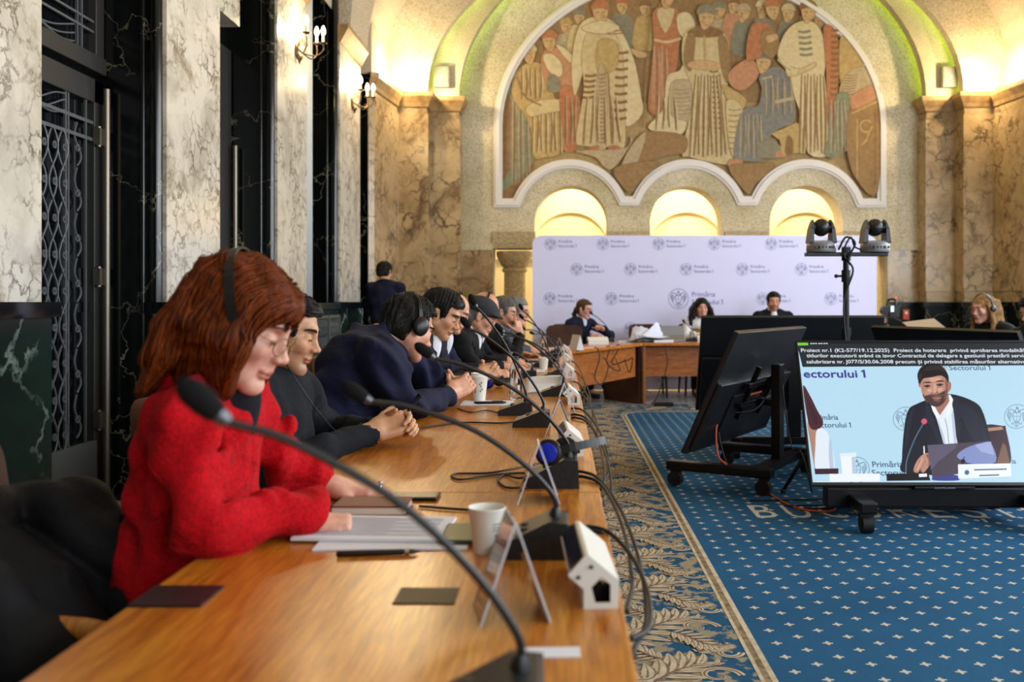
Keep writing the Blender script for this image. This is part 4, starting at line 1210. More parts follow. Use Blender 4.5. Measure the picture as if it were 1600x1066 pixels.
# teal curtain at the left edge and chest
FP([(782, 130), (800, 140), (815, 175), (835, 240), (828, 270), (800, 305), (782, 308)], 'brown')
FP([(790, 135), (808, 142), (822, 190), (836, 235), (826, 262), (784, 300), (784, 285), (812, 235), (806, 175)], 'teal'); folds(795, 830, 150, 290, 6, 'grey', 1.2)
# seated elder in ochre
FP([(806, 112), (828, 98), (850, 104), (866, 150), (884, 178), (880, 235), (850, 246), (834, 244), (826, 190), (800, 150)], 'ochre'); folds(828, 880, 160, 240, 7, 'umber', 1.1); folds(812, 848, 104, 155, 5, 'umber', 1)
FP([(822, 168), (846, 156), (880, 156), (884, 170), (850, 178), (828, 182)], 'cream'); head(826, 86, 11, 'cream', 1)
FS([(808, 120), (820, 150), (846, 165)], 3, 'umber')
# seated figure in red
FP([(846, 86), (870, 74), (892, 92), (898, 140), (905, 160), (905, 215), (898, 232), (880, 230), (878, 150), (852, 128)], 'rose'); FP([(874, 140), (900, 140), (907, 180), (900, 230), (884, 230)], 'red')
folds(880, 903, 150, 226, 3, 'brown'); FP([(848, 88), (862, 84), (878, 100), (876, 120), (858, 112)], 'light'); FP([(868, 70), (884, 76), (898, 92), (890, 98)], 'light'); head(858, 66, 11, 'red', 1)
FP([(856, 122), (866, 116), (876, 130), (872, 144), (856, 142)], 'grey')
# standing patriarch with a barred cloak
FP([(905, 40), (935, 26), (965, 40), (990, 90), (1002, 150), (1004, 178), (976, 196), (970, 120), (930, 60), (912, 110), (898, 150), (893, 100)], 'light')
FP([(918, 50), (950, 40), (972, 80), (975, 150), (977, 226), (960, 230), (910, 228), (900, 215), (912, 140), (908, 90)], 'cream')
bars(962, 982, 82, 185, 9, 'brown', -3, 4.5); bars(914, 932, 118, 152, 5, 'brown', -4, 4); bars(938, 972, 44, 52, 3, 'umber', 4, 2)
FP([(933, 68), (948, 60), (966, 70), (962, 108), (934, 112)], 'ochre'); FP([(934, 112), (946, 112), (948, 226), (932, 228)], 'stone'); bars(935, 946, 116, 222, 18, 'umber', 0, 2)
FS([(950, 112), (956, 226)], 2.4, 'umber'); folds(906, 975, 150, 226, 6, 'umber', 1.3); FP([(985, 76), (1008, 82), (1014, 88), (996, 90)], 'skin'); head(938, 22, 13, 'red', 1)
FP([(908, 44), (938, 32), (968, 42), (950, 52), (926, 52)], 'light')
FP([(918, 232), (936, 228), (930, 240), (916, 240)], 'red'); FP([(950, 230), (966, 228), (970, 238), (956, 240)], 'red')
FP([(900, 236), (975, 232), (985, 215), (988, 222), (960, 262), (945, 262), (930, 246)], 'stone')
# standing figure in red with a staff
FP([(1020, 20), (1040, 10), (1062, 20), (1062, 60), (1054, 120), (1040, 176), (1014, 172), (1018, 110), (1022, 66)], 'red'); FP([(1026, 22), (1040, 52), (1054, 20), (1048, 12), (1032, 12)], 'cream'); FS([(1022, 62), (1042, 66), (1064, 60)], 4, 'cream')
folds(1016, 1046, 72, 172, 4, 'rose', 1.2); FS([(1016, 10), (1008, 150), (1004, 200)], 2, 'umber'); head(1042, 0, 11, 'red', -1); FP([(1058, 24), (1076, 20), (1086, 40), (1072, 60), (1060, 50)], 'light')
# page with banner
FP([(1062, 110), (1072, 90), (1084, 100), (1078, 150), (1070, 205), (1046, 208), (1012, 200), (1036, 170), (1042, 120)], 'light'); FP([(1048, 130), (1082, 130), (1080, 185), (1066, 188), (1048, 178)], 'stone')
bars(1052, 1078, 140, 178, 7, 'umber', 0, 1); folds(1020, 1062, 150, 204, 4, 'umber', 1.3)
# central robed figure
FP([(1070, 50), (1100, 42), (1130, 50), (1142, 90), (1134, 160), (1146, 240), (1140, 258), (1078, 246), (1066, 236), (1082, 150), (1066, 96)], 'cream')
FP([(1074, 50), (1100, 40), (1130, 50), (1118, 58), (1086, 58)], 'brown'); FP([(1068, 96), (1074, 56), (1086, 58), (1080, 110)], 'umber'); FP([(1122, 58), (1134, 60), (1142, 95), (1136, 130), (1126, 104)], 'umber'); bars(1108, 1122, 112, 200, 12, 'brown', 8, 2.6)
FP([(1076, 98), (1100, 94), (1124, 100), (1122, 108), (1100, 110), (1078, 106)], 'skin'); folds(1074, 1138, 116, 246, 9, 'umber', 1.5); FS([(1100, 56), (1102, 94)], 3, 'ochre'); head(1103, 30, 13, 'grey', -1)
FP([(1010, 206), (1068, 212), (1070, 238), (1040, 244), (1000, 256), (988, 250), (1006, 222)], 'umber'); FP([(985, 230), (1008, 206), (1006, 226), (986, 275), (968, 268)], 'stone')
# crouching scribe with book
FP([(1140, 112), (1170, 92), (1186, 110), (1178, 128), (1158, 142), (1140, 132)], 'rose'); FP([(1128, 132), (1160, 150), (1166, 160), (1156, 174), (1138, 160)], 'ochre'); FP([(1134, 160), (1160, 170), (1160, 240), (1142, 240)], 'cream'); bars(1138, 1158, 172, 232, 8, 'umber', 0, 1.6)
FP([(1186, 120), (1206, 106), (1226, 112), (1240, 150), (1240, 190), (1216, 202), (1196, 222), (1190, 250), (1164, 252), (1146, 246), (1152, 196), (1164, 170), (1184, 166), (1190, 140)], 'blue')
folds(1150, 1194, 178, 248, 6, 'grey', 1.2); folds(1190, 1238, 120, 180, 5, 'grey', 1); FS([(1190, 124), (1206, 120)], 3, 'stone'); FS([(1210, 160), (1240, 154)], 5, 'stone'); head(1192, 100, 12, 'blue', -1)
FP([(1186, 226), (1206, 218), (1222, 234), (1230, 242), (1206, 248), (1184, 244)], 'grey'); FP([(1140, 250), (1158, 250), (1158, 262), (1138, 262)], 'rose'); FP([(1214, 236), (1230, 236), (1226, 246), (1212, 246)], 'rose')
FP([(1204, 210), (1244, 192), (1256, 200), (1258, 240), (1220, 240), (1218, 220)], 'ochre', False); FP([(1228, 218), (1232, 212), (1238, 220), (1238, 240), (1226, 240)], 'brown')
# standing figure in white with barred shirt
FP([(1226, 52), (1250, 34), (1276, 40), (1290, 80), (1286, 140), (1296, 210), (1298, 242), (1262, 240), (1250, 180), (1240, 150), (1232, 116), (1214, 90)], 'light'); bars(1246, 1266, 50, 86, 5, 'grey', 3, 4)
folds(1246, 1292, 116, 240, 8, 'umber', 1.2); FP([(1228, 104), (1250, 108), (1272, 98), (1272, 106), (1246, 118), (1230, 120)], 'cream'); FS([(1216, 92), (1232, 108), (1244, 114)], 7, 'light'); FS([(1210, 78), (1220, 100), (1236, 112)], 1.2, 'umber'); head(1262, 22, 12, 'brown', -1)
# red robe with barred sleeve
FP([(1286, 44), (1304, 48), (1310, 90), (1306, 160), (1300, 200), (1292, 190), (1290, 110)], 'red'); bars(1298, 1312, 48, 148, 12, 'brown', -2, 4); FP([(1172, 44), (1192, 36), (1206, 50), (1190, 86), (1166, 94)], 'red'); FP([(1190, 50), (1212, 52), (1216, 72), (1206, 92), (1190, 80)], 'umber'); FP([(1196, 58), (1212, 54), (1214, 62), (1200, 68)], 'skin'); head(1206, 18, 11, 'red', 1)
# right edge: curtain, carved chest
FP([(1312, 60), (1330, 70), (1348, 100), (1330, 110), (1312, 130)], 'ochre'); FP([(1320, 118), (1348, 104), (1364, 120), (1362, 140), (1330, 160), (1310, 150)], 'stone'); bars(1318, 1340, 118, 148, 8, 'umber', -6, 1.6)
FP([(1306, 150), (1326, 150), (1322, 200), (1310, 244), (1286, 240), (1300, 200)], 'teal'); folds(1292, 1322, 156, 240, 5, 'grey', 1.2)
FP([(1328, 170), (1372, 150), (1370, 300), (1336, 280), (1322, 230)], 'umber'); FP([(1330, 150), (1366, 132), (1372, 152), (1332, 172)], 'rose'); FS([(1330, 178), (1372, 158)], 3, 'ochre'); FS(circ(1352, 198, 9, 14, 0, 5.6, True), 2.4, 'ochre'); FS([(1358, 204), (1352, 220), (1344, 228)], 2.4, 'ochre'); FS([(1338, 186), (1338, 280)], 2, 'ochre'); FS([(1366, 176), (1366, 290)], 2, 'brown')
# foreground shadows of the painted ground
FP([(958, 268), (985, 256), (1030, 254), (1000, 284), (983, 302)], 'umber'); FP([(1138, 262), (1180, 256), (1210, 258), (1180, 288), (1168, 304)], 'umber')
o = b.build('fresco', ['fresco_'+k for k in MUK]); tag(o, 'painted wall fresco of robed figures above the three small arches', 'mural')
# ================================================================== PEOPLE: blended volumes turned into one surface
class Vol:
    def __init__(s, lo, hi, h):
        s.h = h; s.lo = np.array(lo, float); s.n = np.maximum(4, np.ceil((np.array(hi)-s.lo)/h).astype(int)+1)
        s.F = np.full(tuple(s.n), 9.0, np.float32)
    def sub(s, lo, hi):
        a = np.clip(np.floor((np.array(lo)-s.lo)/s.h).astype(int), 0, s.n-1); c = np.clip(np.ceil((np.array(hi)-s.lo)/s.h).astype(int)+1, 1, s.n)
        if np.any(c-a < 1): return None, None
        sl = tuple(slice(x, y) for x, y in zip(a, c))
        g = np.meshgrid(*[(s.lo[i]+np.arange(a[i], c[i])*s.h).astype(np.float32) for i in range(3)], indexing='ij')
        return sl, g
    def mixin(s, sl, d, k, op):
        A = s.F[sl]
        if op == 'cut':
            d = -d; h = np.clip(.5-.5*(d-A)/k, 0, 1) if k > 0 else None
            s.F[sl] = np.maximum(A, d) if k <= 0 else (d*(1-h)+A*h)+k*h*(1-h)
            # smooth max
        elif op == 'and':
            s.F[sl] = np.maximum(A, d)
        else:
            if k <= 0: s.F[sl] = np.minimum(A, d)
            else:
                h = np.clip(.5+.5*(A-d)/k, 0, 1); s.F[sl] = A*(1-h)+d*h-k*h*(1-h)
    def cone(s, p, q, r1, r2, k=.02, op='add'):
        p, q = np.array(p, float), np.array(q, float); m = max(r1, r2)+k+3*s.h
        sl, g = s.sub(np.minimum(p, q)-m, np.maximum(p, q)+m)
        if sl is None: return s
        v = q-p; L2 = max(float(v@v), 1e-9)
        X = [g[i]-p[i] for i in range(3)]
        t = np.clip((X[0]*v[0]+X[1]*v[1]+X[2]*v[2])/L2, 0, 1)
        d = np.sqrt((X[0]-t*v[0])**2+(X[1]-t*v[1])**2+(X[2]-t*v[2])**2)-(r1+(r2-r1)*t)
        s.mixin(sl, d, k, op); return s
    def chain(s, pts, rs, k=.01, op='add'):
        for i in range(len(pts)-1): s.cone(pts[i], pts[i+1], rs[i], rs[i+1], k, op)
        return s
    def ell(s, c, r, R=None, k=.02, op='add'):
        c = np.array(c, float); r = np.array((r, r, r) if np.isscalar(r) else r, float); m = float(r.max())+k+3*s.h
        sl, g = s.sub(c-m, c+m)
        if sl is None: return s
        X = [g[i]-c[i] for i in range(3)]
        if R is not None:
            M_ = np.array(R)          # columns: local axes in world
            X = [X[0]*M_[0][j]+X[1]*M_[1][j]+X[2]*M_[2][j] for j in range(3)]
        k0 = np.sqrt((X[0]/r[0])**2+(X[1]/r[1])**2+(X[2]/r[2])**2)
        k1 = np.sqrt((X[0]/r[0]**2)**2+(X[1]/r[1]**2)**2+(X[2]/r[2]**2)**2)
        d = k0*(k0-1)/np.maximum(k1, 1e-6)
        d = np.where(k0 < .05, -float(r.min()), d)
        s.mixin(sl, d, k, op); return s
    def box(s, c, r, R=None, rad=.01, k=.01, op='add'):
        c = np.array(c, float); r = np.array(r, float); m = float(np.linalg.norm(r))+k+3*s.h
        sl, g = s.sub(c-m, c+m)
        if sl is None: return s
        X = [g[i]-c[i] for i in range(3)]
        if R is not None:
            M_ = np.array(R); X = [X[0]*M_[0][j]+X[1]*M_[1][j]+X[2]*M_[2][j] for j in range(3)]
        Q = [np.abs(X[i])-r[i]+rad for i in range(3)]
        d = np.sqrt(sum(np.maximum(q, 0)**2 for q in Q))+np.minimum(np.maximum(np.maximum(Q[0], Q[1]), Q[2]), 0)-rad
        s.mixin(sl, d, k, op); return s
    def halfspace(s, p, n):
        """keep what lies behind the plane through p with normal n"""
        n = np.array(n, float); n /= np.linalg.norm(n); p = np.array(p, float)
        g = np.meshgrid(*[(s.lo[i]+np.arange(s.n[i])*s.h).astype(np.float32) for i in range(3)], indexing='ij')
        d = (g[0]-p[0])*n[0]+(g[1]-p[1])*n[1]+(g[2]-p[2])*n[2]
        s.F = np.maximum(s.F, d); return s
    def ripple(s, fn):
        g = np.meshgrid(*[(s.lo[i]+np.arange(s.n[i])*s.h).astype(np.float32) for i in range(3)], indexing='ij')
        near = np.abs(s.F) < .06
        s.F = s.F+np.where(near, fn(*g), 0).astype(np.float32); return s
    def mesh(s):
        F = s.F; S = F < 0; h = s.h
        c = np.zeros(tuple(s.n-1), np.int8)
        for dx in (0, 1):
            for dy in (0, 1):
                for dz in (0, 1):
                    c += S[dx:s.n[0]-1+dx, dy:s.n[1]-1+dy, dz:s.n[2]-1+dz]
        act = (c > 0) & (c < 8)
        I = np.argwhere(act)
        if len(I) == 0: return np.zeros((0, 3)), np.zeros((0, 4), int)
        idx = -np.ones(act.shape, int); idx[act] = np.arange(len(I))
        acc = np.zeros((len(I), 3)); cnt = np.zeros(len(I))
        cor = [(x, y, z) for x in (0, 1) for y in (0, 1) for z in (0, 1)]
        for a in range(8):
            for b_ in range(a+1, 8):
                A, B = np.array(cor[a]), np.array(cor[b_])
                if abs(A-B).sum() != 1: continue
                fa = F[I[:, 0]+A[0], I[:, 1]+A[1], I[:, 2]+A[2]]; fb = F[I[:, 0]+B[0], I[:, 1]+B[1], I[:, 2]+B[2]]
                x = (fa < 0) != (fb < 0)
                t = np.where(x, fa/np.where(x, fa-fb, 1), 0)
                acc += np.where(x[:, None], A+(B-A)*t[:, None], 0); cnt += x
        V = s.lo+(I+acc/cnt[:, None])*h
        Q = []
        for ax in range(3):
            sl0 = [slice(None)]*3; sl1 = [slice(None)]*3; sl0[ax] = slice(0, -1); sl1[ax] = slice(1, None)
            a, b_ = S[tuple(sl0)], S[tuple(sl1)]
            E = np.argwhere(a != b_); fl = a[tuple(E.T)]
            u, v = [(1, 2), (2, 0), (0, 1)][ax]
            ok = (E[:, u] > 0) & (E[:, v] > 0) & (E[:, u] < s.n[u]-1) & (E[:, v] < s.n[v]-1)
            E, fl = E[ok], fl[ok]
            def at(du, dv):
                P = E.copy(); P[:, u] -= du; P[:, v] -= dv
                return idx[P[:, 0], P[:, 1], P[:, 2]]
            q = np.stack([at(1, 1), at(0, 1), at(0, 0), at(1, 0)], 1)
            q[~fl] = q[~fl][:, ::-1]; Q.append(q)
        return V, np.concatenate(Q)

def vol_object(name, parts, mats, parent, paint=None):
    """one mesh object from one or more volumes (fine head and hands, coarser rest); paint(V)->colours"""
    Vs, Fs, o = [], [], 0
    for p in parts:
        V, Q = p.mesh() if isinstance(p, Vol) else p
        Vs.append(V); Fs.append(Q+o); o += len(V)
    V = np.concatenate(Vs); Q = np.concatenate(Fs)
    inv = np.array(world_matrix(parent).inverted()) if parent is not None else np.eye(4)
    L = V @ inv[:3, :3].T+inv[:3, 3]
    me = bpy.data.meshes.new(name)
    me.vertices.add(len(V)); me.vertices.foreach_set('co', L.astype(np.float32).ravel())
    me.loops.add(Q.size); me.loops.foreach_set('vertex_index', Q.astype(np.int32).ravel())
    me.polygons.add(len(Q)); me.polygons.foreach_set('loop_start', np.arange(0, Q.size, 4, dtype=np.int32))
    try: me.polygons.foreach_set('loop_total', np.full(len(Q), 4, np.int32))
    except Exception: pass
    me.polygons.foreach_set('use_smooth', [True]*len(Q))
    for m in (mats if isinstance(mats, (list, tuple)) else [mats]): me.materials.append(MATS[m] if isinstance(m, str) else m)
    me.update(calc_edges=True); me.validate()
    if paint is not None:
        at = me.color_attributes.new('tone', 'FLOAT_COLOR', 'POINT')
        c = np.ones((len(V), 4), np.float32); c[:, :3] = paint(V); at.data.foreach_set('color', c.ravel())
    ob = bpy.data.objects.new(name, me); COL.objects.link(ob)
    if parent is not None: ob.parent = parent
    return ob

def skin_mat(name, col):
    if name in MATS: return MATS[name]
    m = bpy.data.materials.new(name); MATS[name] = m; t = NT(m)
    a = t.add('ShaderNodeAttribute'); a.attribute_name = 'tone'
    n = t.noise(t.coord(), 40, 4)
    r = t.ramp(n.outputs[0], [(.3, '#e6dcd8'), (.7, '#ffffff')])
    c = t.mix(1, t.mix(1, a.outputs['Color'], col, 'MULTIPLY'), r.outputs[0], 'MULTIPLY')
    t.link(c, t.b.inputs['Base Color']); t.b.inputs['Roughness'].default_value = .48
    t.b.inputs['Subsurface Weight'].default_value = .12; t.b.inputs['Subsurface Radius'].default_value = (.7, .25, .12); t.b.inputs['Subsurface Scale'].default_value = .008
    n2 = t.noise(t.coord(), 180, 3); t.bump(n2.outputs[0], .12, .002)
    return m
def hair_mat(name, c1, c2, stretch=(160, 160, 14), rough=.42, spec=.3):
    if name in MATS: return MATS[name]
    m = bpy.data.materials.new(name); MATS[name] = m; t = NT(m)
    n = t.noise(t.coord(scale=stretch), 1.0, 6, .6, .8)
    r = t.ramp(n.outputs[0], [(.30, c1), (.68, c2)])
    t.link(r.outputs[0], t.b.inputs['Base Color']); t.b.inputs['Roughness'].default_value = rough; t.b.inputs['Specular IOR Level'].default_value = spec
    t.bump(n.outputs[0], .7, .006); return m
def cloth_mat(name, c1, c2, rough=.85, weave=220, wr=.5, sheen=.0):
    if name in MATS: return MATS[name]
    m = bpy.data.materials.new(name); MATS[name] = m; t = NT(m)
    big = t.noise(t.coord(scale=(6, 6, 9)), 1.0, 3, .5, .8); fine = t.noise(t.coord(), weave, 3)
    r = t.ramp(fine.outputs[0], [(.3, c1), (.7, c2)]); t.link(r.outputs[0], t.b.inputs['Base Color'])
    t.b.inputs['Roughness'].default_value = rough; t.b.inputs['Specular IOR Level'].default_value = .25
    t.b.inputs['Sheen Weight'].default_value = sheen
    ad = t.add('ShaderNodeMath'); ad.operation = 'MULTIPLY_ADD'; t.link(fine.outputs[0], ad.inputs[0]); ad.inputs[1].default_value = .06; t.link(big.outputs[0], ad.inputs[2])
    t.bump(ad.outputs[0], wr, .03); return m

def v3(*a): return np.array(a, float)
def rot(yaw=0, pitch=0, roll=0):
    """columns: forward, left, up.  yaw turns left, pitch nods down, roll leans to the right shoulder"""
    return np.array(Matrix.Rotation(yaw, 3, 'Z') @ Matrix.Rotation(pitch, 3, 'Y') @ Matrix.Rotation(roll, 3, 'X'))

class Head:
    def __init__(s, c, R, k=1.0, h=.005, face=None):
        s.c = np.array(c, float); s.R = R; s.k = k; s.h = h; s.f = dict(nose=1.0, jaw=1.0, wide=1.0, fat=0.0); s.f.update(face or {})
    def P(s, x, y, z): return s.c+s.R @ (np.array((x, y, z))*s.k)
    def build(s, neck_base, neck_r=.056, eyes_closed=False):
        k = s.k; P = s.P; f = s.f
        v = Vol(np.minimum(s.c-.19*k, np.array(neck_base)-.09), np.maximum(s.c+.19*k, np.array(neck_base)+.09), s.h)
        E = lambda x, y, z, r, kk=.015, op='add', R2=None: v.ell(P(x, y, z), np.array(r)*k, s.R if R2 is None else s.R @ R2, kk*k, op)
        w = f['wide']; ft = f['fat']
        E(-.012, 0, .035, (.097, .076*w, .083)); E(.022, 0, -.028, (.066, (.060+ft)*w, .084), .02)
        v.cone(P(-.01, .050*w, -.045), P(.066, .012, -(.100)*f['jaw']), (.024+ft)*k, .020*k, .02*k); v.cone(P(-.01, -.050*w, -.045), P(.066, -.012, -.100*f['jaw']), (.024+ft)*k, .020*k, .02*k)
        E(.074, 0, -.101*f['jaw'], (.016, .018, .015), .014)
        v.cone(P(.081, .028, .024), P(.081, -.028, .024), .0095*k, .0095*k, .020*k)
        for sy in (1, -1):
            E(.0895, sy*.034, .003, (.0140, .0175, .0125), .009, 'cut')
            E(.0725, sy*.032, .0, (.0150, .0155, .0115), .005)
            E(.056, sy*.043, -.024, (.026, .018, .020), .02)
            R2 = np.array(Matrix.Rotation(sy*-.35, 3, 'Z') @ Matrix.Rotation(-.2, 3, 'Y'))
            E(-.004, sy*(.079*w), -.004, (.019, .0085, .033), .006, 'add', R2); E(.003, sy*(.087*w), -.002, (.011, .006, .021), .004, 'cut', R2)
            E(.0985, sy*.0115, -.0365, (.0092, .0062, .0070), .005)
        v.cone(P(.080, 0, .028), P(.089, 0, .006), .0095*k, .0080*k, .012*k); v.cone(P(.082, 0, .010), P(.094, 0, -.012), .0088*k, .0085*k, .008*k); v.cone(P(.094, 0, -.010), P(.1095, 0, -.031), .0070*k, .0080*k*f['nose'], .007*k); v.cone(P(.084, 0, -.012), P(.092, 0, -.036), .0095*k, .0110*k, .008*k); E(.1085, 0, -.033, (.0098*f['nose'], .0098, .0085), .006)
        E(.0850, 0, -.064, (.0115, .024, .0065), .006); E(.0840, 0, -.0750, (.0108, .020, .0070), .006); v.cone(P(.104, .017, -.0695), P(.104, -.017, -.0695), .0035*k, .0035*k, .003*k, 'cut')
        E(.088, 0, -.052, (.008, .012, .010), .01)
        nb = np.array(neck_base, float)
        v.cone(P(-.028, 0, -.045), nb, (neck_r-.002), neck_r+.006, .03); v.cone(nb, nb+(nb-s.c)*.12, neck_r+.006, neck_r+.006, .02)
        s.v = v
        return v
    def on(s, y, z, lift=.0):
        """place on the face at sideways y and height z"""
        xs = np.arange(.14, .02, -.0008); X = np.array([s.P(x, y, z) for x in xs])
        q = np.clip(np.round((X-s.v.lo)/s.v.h).astype(int), 0, s.v.n-1); val = s.v.F[q[:, 0], q[:, 1], q[:, 2]]
        j = np.argmax(val < s.v.h*.3) if np.any(val < s.v.h*.3) else len(xs)//2
        t_ = (val[max(j-1, 0)]); return s.P(xs[j]+lift, y, z)
    def local(s, V): return (V-s.c) @ s.R/s.k
    def paint(s, beard=0, lips=(.86, .64, .60), brow=(.16, .12, .10), shave=None, brow_w=1.0):
        def fn(V):
            L = s.local(V); x, y, z = L.T; C = np.ones((len(V), 3))
            near = (np.abs(x) < .14) & (np.abs(y) < .12) & (z > -.14) & (z < .15)
            def blend(w_, col): 
                w_ = np.clip(w_, 0, 1)[:, None]*near[:, None]
                C[:] = C*(1-w_)+np.array(col)*w_
            if beard:
                wz = np.clip((-.030-z)/.02, 0, 1)*np.clip((x+.005)/.03, 0, 1)*np.clip((.118+z)/.01, 0, 1)
                mo = np.exp(-((x-.098)/.02)**2-((z+.054)/.008)**2-(y/.028)**2)*1.3
                blend(np.maximum(wz*(z < -.045), mo)*beard, shave or (.42, .38, .38))
            blend(np.exp(-((np.abs(y))/.024)**4-((z+.0695)/.0115)**4)*(x > .076), lips)
            cheek = np.exp(-((np.abs(y)-.045)/.02)**2-((z+.028)/.02)**2)*(x > .04); blend(cheek*.35, (1.0, .80, .78))
            blend(np.exp(-(y/.016)**2-((z+.034)/.016)**2)*(x > .1)*.35, (1.0, .72, .70))
            ey = np.exp(-((np.abs(y)-.032)/.021)**4-((z-.0235-.10*(np.abs(y)-.03)*0)/(.0048*brow_w))**2)*(x > .05); blend(ey*.95, brow)
            lid = np.exp(-((np.abs(y)-.031)/.014)**4-((z+.0060)/.0020)**2)*(x > .05); blend(lid*.85, (.10, .08, .08))
            blend(np.exp(-((np.abs(y)-.031)/.016)**2-((z-.002)/.010)**2)*(x > .05)*.25, (.62, .45, .42))
            return C
        return fn
    def open_eyes(s, parent, iris='#2c1c12', gaze=0.0):
        b = MB(); R = Matrix(s.R.tolist())
        for sy in (1, -1):
            c = Vector(s.P(.0735, sy*.031, -.0005))
            b.ell(c, [q*s.k for q in (.0145, .0125, .0070)], 14, 10, R, 0)
            g = Vector(s.P(.0865, sy*.031+gaze, -.0008)); b.ell(g, [q*s.k for q in (.0028, .0058, .0058)], 12, 8, R, 1)
        return b.build('eyes', [M('eye_white', '#d8d2cc', .25), M('iris_'+iris[1:], iris, .2)], parent, smooth=True, world=True)
    def cap(s, grow=.007, front=.062, side=-.02, back=-.085, h=None, top=0, fringe=0, ripple=.0022, temple=.0, part=0, sb=-.022, n=620, r=.0011, wild=.13, back_flow=.5):
        """short hair: a grown scalp minus the face, with strands combed over it; numbers are heights on the head"""
        k = s.k; P = s.P; h = h or s.h; w = s.f['wide']
        v = Vol(s.c-.17*k, s.c+.17*k, h); R = s.R
        v.ell(P(-.013, 0, .036), (np.array((.097, .076*w, .083))+grow)*k, R, .0); v.ell(P(-.030, 0, -.02), (np.array((.077, .068*w, .072))+grow)*k, R, .02*k)
        if top: v.ell(P(.005, 0, .085), np.array((.076, .058, .032+top))*k, R, .02*k)
        if fringe: v.ell(P(.062, part, .075), np.array((.034, .050, .022+fringe))*k, R, .016*k)
        v.box(P(.150, 0, -.2+front), np.array((.105, .2, .2))*k, R, .03*k, .014*k, 'cut')          # forehead
        v.box(P(.140+temple, 0, -.2+.030), np.array((.098, .2, .2))*k, R, .03*k, .010*k, 'cut')     # temples
        v.box(P(.0, 0, -.2+back), np.array((.25, .2, .2))*k, R, .02*k, .010*k, 'cut')
        for sy in (1, -1):
            v.ell(P(-.004, sy*.090*w, -.012), np.array((.022, .024, .036))*k, R, .006*k, 'cut')
            v.box(P(.075, sy*.09, sb-.10), np.array((.090, .05, .10))*k, R, .01*k, .006*k, 'cut')
        c, Ri, kk = s.c, s.R, k
        def fn(X, Y, Z):
            L = [((X-c[0])*Ri[0][j]+(Y-c[1])*Ri[1][j]+(Z-c[2])*Ri[2][j])/kk for j in range(3)]
            return ripple*(np.sin(150*L[1]+18*np.sin(22*L[0]))*np.clip(.6+6*L[2], .2, 1)+.6*np.sin(95*L[0]+70*L[2]))
        v.ripple(fn)
        rs = np.random.RandomState(int(abs(s.c[1])*100) % 1000)
        S = []
        while len(S) < n:
            d = rs.normal(size=3); d /= np.linalg.norm(d)
            if d[2] < -.55: continue
            S.append(P(-.013+.115*d[0], .095*d[1]*w, .036+.100*d[2]))
        fl = lambda X: np.stack([(-back_flow-.0*X[:, 0])*np.ones(len(X)), .9*np.sign(((X-c) @ Ri)[:, 1])*np.clip(np.abs(((X-c) @ Ri)[:, 1])/.06, 0, 1), -.9*np.clip(.6-((X-c) @ Ri)[:, 2]/.10, .05, 1.4)], 1) @ Ri.T
        return [v, strands(v, np.array(S), fl, 9, .0062*k, r*k, wild, rs)]

def strands(v, S, flow, n, step, r, wild, rs, lift=(.0, .003), taper=True):
    """thin locks that follow the surface of a volume along a flow field"""
    F, h, lo, N = v.F, v.h, v.lo, v.n
    def val(X):
        q = np.clip((X-lo)/h, 0, N-1.001); i = q.astype(int); t = q-i; o = 0
        for a in (0, 1):
            for b_ in (0, 1):
                for c in (0, 1):
                    wgt = (t[:, 0] if a else 1-t[:, 0])*(t[:, 1] if b_ else 1-t[:, 1])*(t[:, 2] if c else 1-t[:, 2])
                    o = o+wgt*F[i[:, 0]+a, i[:, 1]+b_, i[:, 2]+c]
        return o
    def grad(X):
        g = np.stack([val(X+np.eye(3)[j]*h)-val(X-np.eye(3)[j]*h) for j in range(3)], 1)
        return g/np.maximum(np.linalg.norm(g, axis=1, keepdims=True), 1e-6)
    X = S.copy(); lf = rs.uniform(lift[0], lift[1], len(X))
    for _ in range(8): X = X-grad(X)*(val(X)-lf)[:, None]*.9
    ok = np.abs(val(X)-lf) < .006; X, lf = X[ok], lf[ok]; m = len(X)
    wob = rs.normal(size=(m, 3))*wild; pts = [X]; T = None; alive = np.ones(m); life = [alive]
    for q in range(n):
        g = grad(X); d = flow(X)+wob+rs.normal(size=(m, 3))*wild*.25
        d = d-g*np.sum(d*g, 1, keepdims=True); d /= np.maximum(np.linalg.norm(d, axis=1, keepdims=True), 1e-6)
        if T is not None: d = .55*T+.45*d; d /= np.linalg.norm(d, axis=1, keepdims=True)
        T = d; alive = alive*(np.abs(val(X+d*step)-lf) < .010); life.append(alive); X = X+d*step*alive[:, None]
        dv = np.clip(val(X)-lf, -.01, .01); far = val(X) > .02
        X = X-grad(X)*np.where(far, 0, dv*.9)[:, None]
        pts.append(X)
    A = np.stack(pts, 1)                    # m, n+1, 3
    Tn = np.gradient(A, axis=1); Tn /= np.maximum(np.linalg.norm(Tn, axis=2, keepdims=True), 1e-6)
    G = np.stack([grad(A[:, j]) for j in range(n+1)], 1); B = np.cross(Tn, G); B /= np.maximum(np.linalg.norm(B, axis=2, keepdims=True), 1e-6)
    rad = r*(np.sin(np.linspace(.35, PI*.98, n+1)) if taper else np.ones(n+1))*1.15
    rad = rad[None, :, None]*rs.uniform(.7, 1.4, (m, 1, 1))*np.maximum(np.stack(life, 1)[:, :, None], .02)
    ring = [A+B*rad*1.5, A+G*rad*.9, A-B*rad*1.5, A-G*rad*.6]
    V = np.stack(ring, 2).reshape(-1, 3)
    base = np.arange(m)[:, None, None]*(n+1)*4+np.arange(n)[None, :, None]*4; kk = np.arange(4)[None, None, :]
    Q = np.stack([base+kk, base+kk+4, base+(kk+1) % 4+4, base+(kk+1) % 4], 3).reshape(-1, 4)
    return V, Q

